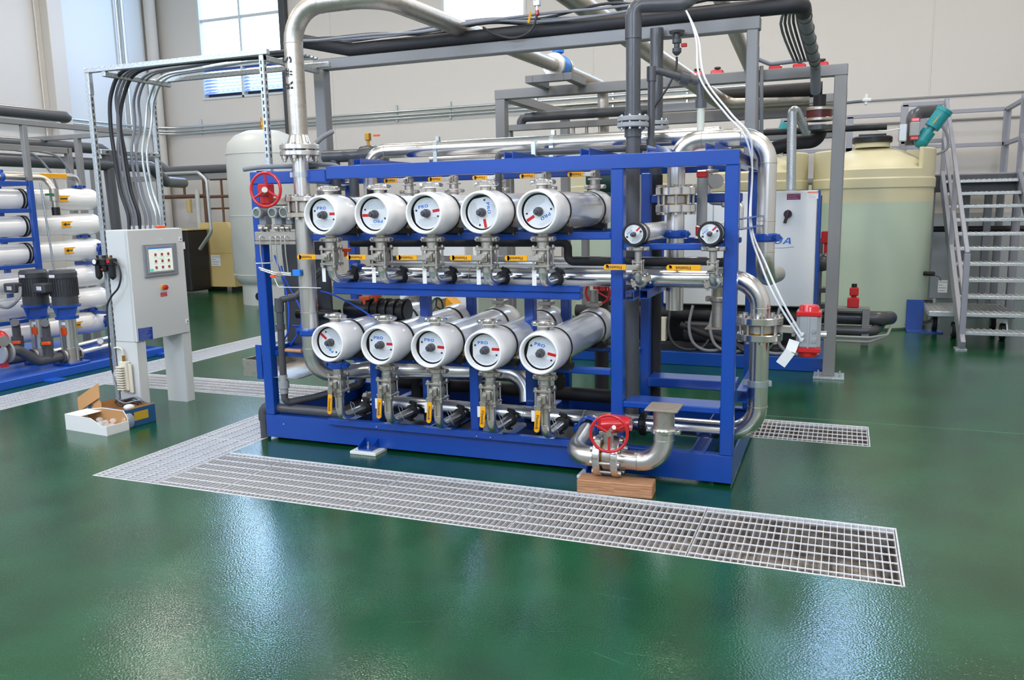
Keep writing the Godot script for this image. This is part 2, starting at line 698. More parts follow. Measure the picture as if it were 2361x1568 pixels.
	M.screen.emission_texture = ImageTexture.create_from_image(scr)
	M.screen.emission_energy_multiplier = 0.35
	M.label_blue = printed(Vector2i(200, 150), "1d3f9c", "c8d4ea", 9, 5)
	M.label_red = printed(Vector2i(120, 60), "c0202a", "f0d0d0", 2, 6)
	M.label_white = printed(Vector2i(120, 80), "e6e6e4", "7a7f86", 4, 9)
	M.label_orange = printed(Vector2i(100, 90), "ee6a1c", "5b3a20", 4, 12)
	M.label_purple = printed(Vector2i(140, 70), "6b1b4a", "c9a0b6", 3, 14)

# a printed sticker: rows of short strokes too small to read
func printed(size: Vector2i, ground: String, ink: String, rows: int, seed_: int) -> StandardMaterial3D:
	var r := RandomNumberGenerator.new()
	r.seed = seed_
	var im := Image.create(size.x, size.y, false, Image.FORMAT_RGBA8)
	im.fill(Color(ground))
	for k in rows:
		var y := int((k + 0.6) * size.y / (rows + 0.4))
		var x := int(size.x * 0.08)
		var stop := int(size.x * r.randf_range(0.55, 0.93))
		while x < stop:
			var w := r.randi_range(4, 14)
			im.fill_rect(Rect2i(x, y, w, max(3, size.y / (rows * 4))), Color(ink))
			x += w + 4
	var m := std("ffffff", 0.45)
	m.albedo_texture = ImageTexture.create_from_image(im)
	return m

func area(at: Vector3, towards: Vector3, size: Vector2, color: Color, energy: float):
	var l := AreaLight3D.new()
	l.area_size = size
	l.light_color = color
	l.light_energy = energy
	l.area_range = 40.0
	l.area_attenuation = 2.0
	l.shadow_enabled = true
	add_child(l)
	l.position = at
	var up := Vector3.UP if absf(towards.y) < 0.9 else Vector3.FORWARD
	l.look_at_from_position(at, at + towards, up)

func window(k: int, x0: float, x1: float, y0: float, y1: float, z: float, cols: int, rows: int):
	var f := mb()
	f.box(Vector3(x0, y0, z - 0.16), Vector3(x0 + 0.06, y1, z + 0.02))
	f.box(Vector3(x1 - 0.06, y0, z - 0.16), Vector3(x1, y1, z + 0.02))
	f.box(Vector3(x0 + 0.06, y0, z - 0.16), Vector3(x1 - 0.06, y0 + 0.06, z + 0.02))
	f.box(Vector3(x0 + 0.06, y1 - 0.06, z - 0.16), Vector3(x1 - 0.06, y1, z + 0.02))
	var w := struct("window_%d" % k, f, M.frame)
	for i in range(1, cols):
		var x := x0 + (x1 - x0) * i / cols
		part(w, "mullion", mb().box(Vector3(x - 0.025, y0 + 0.06, z - 0.12), Vector3(x + 0.025, y1 - 0.06, z - 0.02)), M.frame)
	for j in range(1, rows):
		var y := y0 + (y1 - y0) * j / rows
		part(w, "transom", mb().box(Vector3(x0 + 0.06, y - 0.025, z - 0.115), Vector3(x1 - 0.06, y + 0.025, z - 0.025)), M.frame)
	for i in cols:
		for j in rows:
			var a := Vector3(x0 + (x1 - x0) * i / cols + 0.03, y0 + (y1 - y0) * j / rows + 0.03, z - 0.08)
			var b := Vector3(x0 + (x1 - x0) * (i + 1) / cols - 0.03, y0 + (y1 - y0) * (j + 1) / rows - 0.03, z - 0.074)
			part(w, "pane", mb().box(a, b, 0.0), M.glass)

const T := [[-0.56, 4.295, 0.375, 1.08], [-0.56, -0.03, -1.16, 0.375], [-2.92, 4.21, -1.70, -1.16], [-3.45, -2.92, -7.0, 2.5]]
const WX0 := -11.35
const WX1 := 9.0
const WZ0 := -10.9
const WZ1 := 8.0
const WH := 9.0

func setting():
	# floor with open trenches
	var xs := [WX0, WX1]
	var zs := [WZ0, WZ1]
	for r in T:
		for q in [r[0], r[1]]:
			if not xs.has(q): xs.append(q)
		for q in [r[2], r[3]]:
			if not zs.has(q): zs.append(q)
	xs.sort()
	zs.sort()
	var f := mb()
	var d := mb()
	for i in xs.size() - 1:
		for j in zs.size() - 1:
			var cx: float = (xs[i] + xs[i + 1]) / 2
			var cz: float = (zs[j] + zs[j + 1]) / 2
			var open := false
			for r in T:
				if cx > r[0] and cx < r[1] and cz > r[2] and cz < r[3]:
					open = true
			if not open:
				f.box(Vector3(xs[i], -0.45, zs[j]), Vector3(xs[i + 1], 0, zs[j + 1]), 0.0)
			else:
				d.box(Vector3(xs[i], -0.45, zs[j]), Vector3(xs[i + 1], -0.2, zs[j + 1]), 0.0)
	var fo := struct("floor", f, M.floor)
	part(fo, "trench_bed", d, M.trench)
	# rim angles round the trenches
	var e := mb()
	var li := mb()
	for r in [[-0.56, 4.295, 1.08, 1.08], [-0.03, 4.295, 0.375, 0.375], [4.295, 4.295, 0.375, 1.08], [-0.56, -0.56, -1.16, 1.08], [-0.03, -0.03, -1.16, 0.375], [-0.03, 4.21, -1.16, -1.16], [-2.92, -0.56, -1.16, -1.16], [-2.92, 4.21, -1.70, -1.70], [4.21, 4.21, -1.70, -1.16], [-3.45, -3.45, -7.0, 2.5], [-2.92, -2.92, -1.16, 2.5], [-2.92, -2.92, -7.0, -1.70]]:
		e.box(Vector3(r[0] - 0.004, -0.04, r[2] - 0.004), Vector3(r[1] + 0.004, 0.0015, r[3] + 0.004), 0.001)
		li.box(Vector3(r[0] - 0.006, -0.3, r[2] - 0.006), Vector3(r[1] + 0.006, -0.04, r[3] + 0.006), 0.0)
	part(fo, "trench_rim", e, M.grate)
	part(fo, "trench_lining", li, M.trench)
	part(fo, "floor_joint", mb().box(Vector3(3.3, 0.0, -1.832), Vector3(WX1, 0.0008, -1.828), 0.0), std("6f8f80", 0.6))
	# walls with the openings of the windows
	var back := mb()
	var wins := [[-10.0, -7.68, 4.27, 8.2], [-3.77, -1.94, 5.28, 8.2], [2.95, 4.75, 5.55, 8.2]]
	var x := WX0 - 0.3
	for w in wins:
		back.box(Vector3(x, 0, WZ0 - 0.3), Vector3(w[0], WH, WZ0), 0.0)
		back.box(Vector3(w[0], 0, WZ0 - 0.3), Vector3(w[1], w[2], WZ0), 0.0)
		back.box(Vector3(w[0], w[3], WZ0 - 0.3), Vector3(w[1], WH, WZ0), 0.0)
		x = w[1]
	back.box(Vector3(x, 0, WZ0 - 0.3), Vector3(WX1 + 0.3, WH, WZ0), 0.0)
	var wb := struct("wall_back", back, M.wall)
	window(1, -10.0, -7.68, 4.95, 8.2, WZ0, 2, 3)
	window(2, -3.77, -1.94, 5.28, 8.2, WZ0, 1, 2)
	window(3, 2.95, 4.75, 5.55, 8.2, WZ0, 2, 2)
	# panel joints of the wall: cover strips
	for q in [-6.45, -0.6, 5.2]:
		part(wb, "cover_strip", mb().box(Vector3(q - 0.012, 0, WZ0), Vector3(q + 0.012, WH, WZ0 + 0.008), 0.002), M.wall)
	for q in [3.36, 2.97]:
		part(wb, "wall_rail", mb().box(Vector3(2.6, q - 0.014, WZ0), Vector3(WX1, q + 0.014, WZ0 + 0.03), 0.003), M.paint)
	part(wb, "column", mb().box(Vector3(-7.66, 0, WZ0), Vector3(-7.5, WH, WZ0 + 0.14), 0.01), M.motor)
	part(wb, "dado_panel", mb().box(Vector3(3.2, 0, WZ0), Vector3(WX1, 1.45, WZ0 + 0.03), 0.004), M.alu)
	# louvres under the first window
	var lv := mb()
	for a in [[-10.0, -9.94], [-8.87, -8.81], [-7.74, -7.68]]:
		lv.box(Vector3(a[0], 4.27, WZ0 - 0.14), Vector3(a[1], 4.95, WZ0 + 0.02))
	lv.box(Vector3(-9.94, 4.27, WZ0 - 0.14), Vector3(-7.74, 4.32, WZ0 + 0.02))
	var lo := struct("window_4", lv, M.frame)
	for a in [[-9.94, -8.87], [-8.81, -7.74]]:
		for k in 8:
			var o := mb()
			o.X = Transform3D(Basis(Vector3.RIGHT, 0.6), Vector3(0, 4.42 + k * 0.072, WZ0 - 0.05))
			o.box(Vector3(a[0], -0.003, -0.054), Vector3(a[1], 0.003, 0.054), 0.001)
			part(lo, "louvre_blade", o, M.louvre_skylit)
		part(lo, "kick_plate", mb().box(Vector3(a[0], 4.32, WZ0 - 0.14), Vector3(a[1], 4.47, WZ0 - 0.13), 0.0), M.motor)
	# left wall, its panelled bay and pilasters
	var left := mb()
	left.box(Vector3(WX0 - 0.3, 0, WZ0), Vector3(WX0, WH, WZ1), 0.0)
	var wl := struct("wall_left", left, M.wall)
	part(wl, "bay_panel", mb().box(Vector3(WX0, 0, -10.55), Vector3(WX0 + 0.06, WH, -8.25), 0.006), M.wall_panel)
	part(wl, "pilaster", mb().box(Vector3(WX0, 0, -8.25), Vector3(WX0 + 0.22, WH, -7.9), 0.01), M.wall)
	part(wl, "pilaster", mb().box(Vector3(WX0, 0, -3.3), Vector3(WX0 + 0.22, WH, -2.95), 0.01), M.wall)
	struct("wall_right", mb().box(Vector3(WX1, 0, WZ0), Vector3(WX1 + 0.3, WH, WZ1), 0.0), M.wall)
	var fw := mb()
	var fx := WX0 - 0.3
	for q in [-6.5, -0.5, 5.5]:  # openings for the added windows
		fw.box(Vector3(fx, 0, WZ1), Vector3(q - 1.5, WH, WZ1 + 0.3), 0.0)
		fw.box(Vector3(q - 1.5, 0, WZ1), Vector3(q + 1.5, 3.5, WZ1 + 0.3), 0.0)
		fw.box(Vector3(q - 1.5, 7.0, WZ1), Vector3(q + 1.5, WH, WZ1 + 0.3), 0.0)
		fx = q + 1.5
	fw.box(Vector3(fx, 0, WZ1), Vector3(WX1 + 0.3, WH, WZ1 + 0.3), 0.0)
	struct("wall_front", fw, M.wall)
	for k in 3:  # unseen windows, added to brighten the vessel fronts
		window(5 + k, -8.0 + k * 6.0, -5.0 + k * 6.0, 3.5, 7.0, WZ1 + 0.15, 2, 3)
	struct("ceiling", mb().box(Vector3(WX0 - 0.3, WH, WZ0 - 0.3), Vector3(WX1 + 0.3, WH + 0.2, WZ1 + 0.3), 0.0), M.ceiling)

func lamps():
	var at := [[-8.0, -6.5], [-3.0, -6.5], [2.0, -6.5], [6.5, -6.5], [-8.0, -1.0], [-3.0, -1.0], [2.0, -1.0], [6.5, -1.0], [-8.0, 4.5], [-3.0, 4.5], [2.0, 4.5], [6.5, 4.5]]
	var rows := ["row nearest the back wall", "row above the blue skid", "row behind the camera"]
	var cols := ["first", "second", "third", "fourth"]
	for i in 12:
		var a: Array = at[i]
		var p := Vector3(a[0], 7.6, a[1])
		var o := thing("high_bay_lamp", "white high-bay ceiling lamp, %s from left in the %s" % [cols[i % 4], rows[i / 4]], "lamp", p, "high-bay lamps")
		part(o, "housing", mb().box(p + Vector3(-0.32, 0.02, -0.64), p + Vector3(0.32, 0.14, 0.64), 0.02), M.white)
		part(o, "diffuser", mb().box(p + Vector3(-0.29, 0.0, -0.61), p + Vector3(0.29, 0.02, 0.61), 0.002), M.glow)
		for s in [-0.5, 0.5]:
			part(o, "hanger", mb().cyl(p + Vector3(0, 0.14, s), Vector3(p.x, WH, p.z + s), 0.006, 6), M.zinc)
		area(p + Vector3(0, -0.02, 0), Vector3.DOWN, Vector2(0.58, 1.22), Color(1.0, 0.96, 0.92), LAMP)

func grating(label: String, x0: float, x1: float, z0: float, z1: float, along_x: bool, each := true):
	# along_x: the trench runs along x, so bearing bars run across it along z
	var o := thing("floor_grating", label, "grating", Vector3((x0 + x1) / 2, -0.03, (z0 + z1) / 2), "galvanised floor gratings")
	var g := 0.004
	var L := (x1 - x0 if along_x else z1 - z0) - 2 * g
	var Wd := (z1 - z0 if along_x else x1 - x0) - 2 * g
	var k := int(round(L / 0.034))
	var key := "bar%.3f" % Wd
	if not text_meshes.has(key):
		text_meshes[key] = mb().box(Vector3(-0.002, -0.03, -Wd / 2), Vector3(0.002, 0, Wd / 2), 0.0008).mesh()
	var turn := Basis.IDENTITY if along_x else Basis(Vector3.UP, PI / 2)
	var c := Vector3((x0 + x1) / 2, -0.001, (z0 + z1) / 2)
	var joined := mb()
	for i in k + 1:
		var s := -L / 2 + 0.002 + (L - 0.004) * i / k
		var p := c + (Vector3(s, 0, 0) if along_x else Vector3(0, 0, s))
		if each:
			shared(o, "bearing_bar", text_meshes[key], M.grate, p, turn)
		else:
			joined.X = Transform3D(turn, p)
			joined.box(Vector3(-0.002, -0.03, -Wd / 2), Vector3(0.002, 0, Wd / 2), 0.0)
	if not each:
		var q := part(o, "bearing_bars", joined, M.grate)
		q.set_meta("kind", "stuff")
	var rows := int(round(Wd / 0.1))
	var rk := "rod%.3f" % L
	if not text_meshes.has(rk):
		text_meshes[rk] = mb().box(Vector3(-L / 2, -0.007, -0.0035), Vector3(L / 2, 0.001, 0.0035), 0.002).mesh()
		text_meshes[rk + "e"] = mb().box(Vector3(-L / 2, -0.03, -0.0025), Vector3(L / 2, 0.001, 0.0025), 0.001).mesh()
	for j in rows:
		var s := -Wd / 2 + (j + 0.5) * Wd / rows
		shared(o, "cross_rod", text_meshes[rk], M.grate, c + (Vector3(0, 0, s) if along_x else Vector3(s, 0, 0)), turn if along_x else Basis(Vector3.UP, PI / 2))
	for s in [-Wd / 2, Wd / 2]:
		shared(o, "edge_bar", text_meshes[rk + "e"], M.grate, c + (Vector3(0, 0, s) if along_x else Vector3(s, 0, 0)), turn if along_x else Basis(Vector3.UP, PI / 2))

func gratings():
	var n := ["short grating panel beside the corner where the two front trenches meet", "second grating panel from the corner in the front trench", "middle grating panel of the front trench, below the blue skid", "grating panel in the front trench under the wooden block", "end grating panel at the right tip of the front trench"]
	var s := [-0.03, 0.45, 1.41, 2.37, 3.33, 4.29]
	for i in 5:
		grating(n[i], s[i], s[i + 1], 0.38, 1.075, true)
	grating("nearest grating panel of the trench running back along the skid's left end", -0.555, -0.035, 0.1, 1.075, false)
	grating("grating panel of the left-end trench around the grey drain pipe", -0.555, -0.035, -0.53, 0.1, false)
	grating("rear grating panel of the left-end trench, behind the skid's corner post", -0.555, -0.035, -1.155, -0.53, false)
	grating("grating strip on the floor to the right behind the blue skid", 3.25, 4.205, -1.695, -1.165, true)
	grating("grating in the cross trench beneath the blue skid's rear", 1.4, 3.25, -1.695, -1.165, true, false)
	grating("grating in the cross trench behind the skid's left end", -0.5, 1.4, -1.695, -1.165, true, false)
	grating("grating in the cross trench between cabinet leg and blue skid", -1.7, -0.5, -1.695, -1.165, true, false)
	grating("grating in the cross trench behind the grey cabinet's legs", -2.91, -1.7, -1.695, -1.165, true, false)
	grating("nearest grating of the far-left trench along the membrane rack", -3.445, -2.925, 0.3, 2.45, false, false)
	grating("grating of the far-left trench beside the two upright pumps", -3.445, -2.925, -1.7, 0.3, false, false)
	grating("grating of the far-left trench behind the grey cabinet", -3.445, -2.925, -3.7, -1.7, false, false)
	grating("farthest grating of the left trench towards the grey pressure tank", -3.445, -2.925, -6.95, -3.7, false, false)

const ORD := ["leftmost", "second from left", "middle", "second from right", "rightmost"]
const VX := [0.775, 1.165, 1.54, 1.92, 2.29]
const YU := 1.667
const YL := 0.812
const ZR := 0.28

func tubebox(o: Node3D, called: String, lo: Vector3, hi: Vector3, m: Material = null):
	return part(o, called, mb().box(lo, hi, 0.006), M.blue if m == null else m)

# open-ended square tube along z
func open_tube(b: MB, c: Vector3, w: float, z0: float, z1: float):
	var h := w / 2
	b.box(Vector3(c.x - h, c.y - h, z1), Vector3(c.x - h + 0.006, c.y + h, z0), 0.001)
	b.box(Vector3(c.x + h - 0.006, c.y - h, z1), Vector3(c.x + h, c.y + h, z0), 0.001)
	b.box(Vector3(c.x - h + 0.006, c.y + h - 0.006, z1), Vector3(c.x + h - 0.006, c.y + h, z0), 0.001)
	b.box(Vector3(c.x - h + 0.006, c.y - h, z1), Vector3(c.x + h - 0.006, c.y - h + 0.006, z0), 0.001)

func main_skid():
	var o := thing("vessel_skid", "blue painted tubular steel skid frame carrying the white pressure vessels", "skid frame", Vector3(1.7, 0, -0.65))
	var zb := -1.3
	# base of deep channels
	var b := mb()
	b.box(Vector3(0, 0.022, -0.012), Vector3(3.415, 0.192, 0), 0.002)
	b.box(Vector3(0, 0.18, -0.07), Vector3(3.415, 0.192, -0.012), 0.002)
	b.box(Vector3(0, 0.022, -0.07), Vector3(3.415, 0.034, -0.012), 0.002)
	part(o, "base_channel", b, M.blue)
	var b2 := mb()
	b2.box(Vector3(0, 0.022, zb), Vector3(3.415, 0.192, zb + 0.012), 0.002)
	b2.box(Vector3(0, 0.18, zb + 0.012), Vector3(3.415, 0.192, zb + 0.07), 0.002)
	part(o, "base_channel", b2, M.blue)
	for x in [0.0, 3.403]:
		part(o, "base_channel", mb().box(Vector3(x, 0.022, zb + 0.012), Vector3(x + 0.012, 0.192, -0.012), 0.002), M.blue)
	for x in [0.62, 1.25, 1.9, 2.45]:
		part(o, "base_cross_member", mb().box(Vector3(x, 0.05, zb + 0.012), Vector3(x + 0.06, 0.17, -0.07), 0.003), M.blue)
	part(o, "drip_pan", mb().box(Vector3(0.012, 0.03, zb + 0.012), Vector3(2.45, 0.04, -0.07), 0.001), M.black)
	# open channel lying fore and aft in the right bay
	var oc := mb()
	oc.box(Vector3(3.16, 0.085, -1.0), Vector3(3.17, 0.20, -0.012), 0.002)
	oc.box(Vector3(3.24, 0.085, -1.0), Vector3(3.25, 0.20, -0.012), 0.002)
	oc.box(Vector3(3.17, 0.085, -1.0), Vector3(3.24, 0.095, -0.012), 0.002)
	part(o, "bay_channel", oc, M.blue)
	for x in [0.06, 3.3]:
		for z in [-0.1, zb + 0.1]:
			part(o, "levelling_pad", mb().box(Vector3(x, 0, z - 0.05), Vector3(x + 0.1, 0.022, z + 0.05)), M.rubber)
	# front ledge rail with its weld studs
	part(o, "front_ledge", mb().box(Vector3(0.585, 0.172, 0.0), Vector3(2.43, 0.218, 0.05), 0.004), M.blue)
	var st := mb()
	for x in [0.16, 0.99, 1.76, 1.86]:
		st.ball(Vector3(x, 0.13 if x < 0.3 else 0.19, 0.002 if x < 0.3 else 0.052), 0.006, 8)
	part(o, "weld_stud", st, M.zinc)
	# posts
	for x in [0.0, 2.665, 3.337]:
		tubebox(o, "post", Vector3(x, 0.192, -0.078), Vector3(x + 0.078, 1.91 if x > 0 else 1.89, 0.0))
	for x in [0.0, 3.337]:
		tubebox(o, "post", Vector3(x, 0.192, zb), Vector3(x + 0.078, 1.91, zb + 0.078))
	tubebox(o, "post", Vector3(2.655, 0.192, -0.92), Vector3(2.72, 1.91, -0.85))
	# inner posts between the rows of vessels
	for x in [1.16, 1.968]:
		tubebox(o, "inner_post", Vector3(x, 0.15, -0.4), Vector3(x + 0.07, 1.12, -0.33))
	for x in [1.257, 2.036]:
		tubebox(o, "inner_post", Vector3(x, 0.15, -0.98), Vector3(x + 0.065, 1.12, -0.91))
	tubebox(o, "inner_post", Vector3(1.69, 0.15, -0.075), Vector3(1.755, 0.645, -0.005))
	tubebox(o, "inner_post", Vector3(0.92, 0.15, -0.075), Vector3(0.98, 0.645, -0.005))
	# top: front beam is an open channel, left end beam set back
	var tb := mb()
	tb.box(Vector3(0.65, 1.91, -0.012), Vector3(3.415, 1.995, 0), 0.003)
	tb.box(Vector3(0.65, 1.983, -0.08), Vector3(3.415, 1.995, -0.012), 0.002)
	tb.box(Vector3(0.65, 1.91, -0.08), Vector3(3.415, 1.922, -0.012), 0.002)
	part(o, "top_beam", tb, M.blue)
	tubebox(o, "top_beam", Vector3(0.0, 1.89, -0.078), Vector3(0.64, 1.977, -0.0))
	tubebox(o, "top_beam", Vector3(0.078, 1.915, zb), Vector3(3.337, 1.99, zb + 0.078))
	for x in [0.0, 3.345]:
		var s := mb()
		s.box(Vector3(x, 1.91, zb + 0.078), Vector3(x + 0.012, 1.99, -0.08), 0.002)
		s.box(Vector3(x + 0.012, 1.978, zb + 0.078), Vector3(x + 0.07, 1.99, -0.08), 0.002)
		s.box(Vector3(x + 0.012, 1.91, zb + 0.078), Vector3(x + 0.07, 1.922, -0.08), 0.002)
		part(o, "top_side_channel", s, M.blue)
	# short channels lying across the top
	for x in [0.86, 1.97, 2.47, 2.88, 3.22]:
		var s := mb()
		s.box(Vector3(x, 1.995, -1.22), Vector3(x + 0.006, 2.04, -0.02), 0.001)
		s.box(Vector3(x + 0.054, 1.995, -1.22), Vector3(x + 0.06, 2.04, -0.02), 0.001)
		s.box(Vector3(x + 0.006, 1.995, -1.22), Vector3(x + 0.054, 2.001, -0.02), 0.001)
		part(o, "strut_channel", s, M.blue)
	# vessel rails
	for z in [-0.07, -0.87]:
		tubebox(o, "vessel_rail", Vector3(0.078 if z > -0.1 else 0.1, 1.488, z), Vector3(2.665, 1.533, z + 0.07))
		tubebox(o, "vessel_rail", Vector3(0.5, 0.645, z), Vector3(2.665, 0.682, z + 0.07))
	tubebox(o, "vessel_rail", Vector3(2.743, 1.426, -0.07), Vector3(3.337, 1.464, 0.0))
	tubebox(o, "vessel_rail", Vector3(2.72, 1.426, -0.92), Vector3(3.337, 1.464, -0.86))
	# double rail under the upper manifold
	tubebox(o, "manifold_rail", Vector3(0.655, 1.158, -0.07), Vector3(2.47, 1.2, 0.0))
	tubebox(o, "manifold_rail", Vector3(0.655, 1.114, -0.07), Vector3(2.47, 1.156, 0.0))
	# right bay shelves
	tubebox(o, "bay_shelf", Vector3(2.743, 0.447, -0.2), Vector3(3.337, 0.486, -0.002))
	tubebox(o, "bay_shelf", Vector3(2.72, 0.41, -1.0), Vector3(3.337, 0.477, -0.8))
	tubebox(o, "bay_rail", Vector3(2.72, 1.70, -0.92), Vector3(3.337, 1.76, -0.86))
	tubebox(o, "side_rail", Vector3(0.0, 0.625, zb + 0.078), Vector3(0.07, 0.7, -0.078))
	tubebox(o, "filter_shelf", Vector3(0.078, 0.635, -0.95), Vector3(0.52, 0.675, -0.05))
	# diagonal brace low down behind the vessels
	part(o, "brace", mb().bar(Vector3(0.85, 0.2, -1.0), Vector3(1.45, 0.6, -1.0), 0.06, 0.05), M.blue)
	# bracket channels on the right side and sawn-off tube ends in the bay
	var rc := mb()
	rc.box(Vector3(3.415, 0.50, -0.95), Vector3(3.475, 0.508, -0.12), 0.001)
	rc.box(Vector3(3.415, 0.565, -0.95), Vector3(3.475, 0.573, -0.12), 0.001)
	rc.box(Vector3(3.415, 0.508, -0.95), Vector3(3.423, 0.565, -0.12), 0.001)
	part(o, "side_bracket", rc, M.blue)
	var rd := mb()
	rd.bar(Vector3(3.41, 1.6, -0.1), Vector3(3.5, 1.615, -0.55), 0.04, 0.006)
	rd.bar(Vector3(3.41, 1.54, -0.1), Vector3(3.5, 1.555, -0.55), 0.04, 0.006)
	part(o, "side_bracket", rd, M.blue)
	var oe := mb()
	open_tube(oe, Vector3(2.78, 1.145, 0), 0.055, -0.02, -0.16)
	part(o, "tube_end", oe, M.blue)
	var of := mb()
	open_tube(of, Vector3(2.853, 1.15, 0), 0.055, -0.08, -0.8)
	part(o, "tube_end", of, M.blue)
	# anchor lug at the front with its bolt, on a white shim
	for x in [0.86, 2.53]:
		var lg := mb()
		lg.box(Vector3(x, 0.024, 0.0), Vector3(x + 0.11, 0.032, 0.1), 0.002)
		lg.prism([Vector2(0, 0), Vector2(0.1, 0), Vector2(0.1, 0.02), Vector2(0, 0.06)], Transform3D(Basis(Vector3(0, 0, 1), Vector3(0, 1, 0), Vector3(-1, 0, 0)), Vector3(x + 0.006, 0.032, 0)), 0.006)
		lg.prism([Vector2(0, 0), Vector2(0.1, 0), Vector2(0.1, 0.02), Vector2(0, 0.06)], Transform3D(Basis(Vector3(0, 0, 1), Vector3(0, 1, 0), Vector3(-1, 0, 0)), Vector3(x + 0.11, 0.032, 0)), 0.006)
		var l := part(o, "anchor_lug", lg, M.blue)
		part(l, "anchor_bolt", mb().cyl(Vector3(x + 0.055, 0.03, 0.05), Vector3(x + 0.055, 0.075, 0.05), 0.007, 8).cyl(Vector3(x + 0.055, 0.032, 0.05), Vector3(x + 0.055, 0.045, 0.05), 0.014, 6), M.zinc)
		single("shim_plate", mb().box(Vector3(x - 0.05, 0, -0.03), Vector3(x + 0.16, 0.022, 0.13), 0.003), M.nylon, "white plastic shim plate under the " + ("left" if x < 1.0 else "right") + " anchor lug of the blue skid", "shim plate")

# end face of a vessel, built round the origin facing +z
func end_face(o: Node3D, r: float, at: Vector3, roll: float, stain := false):
	var pl := MeshInstance3D.new()
	pl.name = "end_plate"
	var outline := []
	for i in 40:
		var a := TAU * i / 40
		var p := Vector2(cos(a), sin(a)) * r
		p.x = clampf(p.x, -r * 0.9, r)
		outline.append(p)
	pl.mesh = mb().prism(outline, Transform3D.IDENTITY, 0.008).mesh()
	pl.material_override = M.plate
	o.add_child(pl, true)
	pl.transform = Transform3D(Basis(Vector3.BACK, roll), at)
	var z := 0.0085
	var add := func(called: String, b: MB, m: Material):
		var q := MeshInstance3D.new()
		q.name = called
		q.mesh = b.mesh()
		q.material_override = m
		pl.add_child(q, true)
		return q
	add.call("red_sticker", mb().box(Vector3(r * 0.42, -r * 0.02, z - 0.001), Vector3(r * 0.97, r * 0.16, z + 0.0006), 0.0), M.red)
	add.call("permeate_port", mb().lathe(Vector3.ZERO, Vector3.BACK, [Vector2(r * 0.27, z), Vector2(r * 0.27, 0.028), Vector2(r * 0.22, 0.032), Vector2(r * 0.2, 0.06), Vector2(r * 0.12, 0.062), Vector2(r * 0.11, 0.075), Vector2(0, 0.075)], 20), M.knob)
	for p in [Vector2(-0.72, 0.28), Vector2(0.74, -0.3)]:
		add.call("screw", mb().cyl(Vector3(p.x * r, p.y * r, z - 0.002), Vector3(p.x * r, p.y * r, z + 0.002), 0.0065, 10), M.text_dark)
	var ln := mb()
	var rg := RandomNumberGenerator.new()
	rg.seed = 7
	for k in 7:
		var y := -r * (0.34 + 0.08 * k)
		var w := sqrt(maxf(0.0, r * r - y * y)) * rg.randf_range(0.55, 0.85)
		ln.box(Vector3(-w, y - 0.001, z), Vector3(w, y + 0.001, z + 0.0004), 0.0)
	for k in 3:
		var y := r * (0.66 + 0.09 * k)
		var w := sqrt(maxf(0.0, r * r - y * y)) * 0.6
		ln.box(Vector3(-w, y - 0.0008, z), Vector3(w, y + 0.0008, z + 0.0004), 0.0)
	add.call("print_lines", ln, M.text_grey).set_meta("kind", "stuff")
	letters(pl, "PRO", r * 0.2, Transform3D(Basis.IDENTITY, o.position + at + Vector3(-r * 0.2, r * 0.46, z + 0.0003)), M.text_blue)
	var q: MeshInstance3D = pl.get_child(pl.get_child_count() - 1)
	q.transform = Transform3D(Basis.from_scale(Vector3(1.35, 1, 1)), Vector3(-r * 0.2, r * 0.46, z + 0.0003))

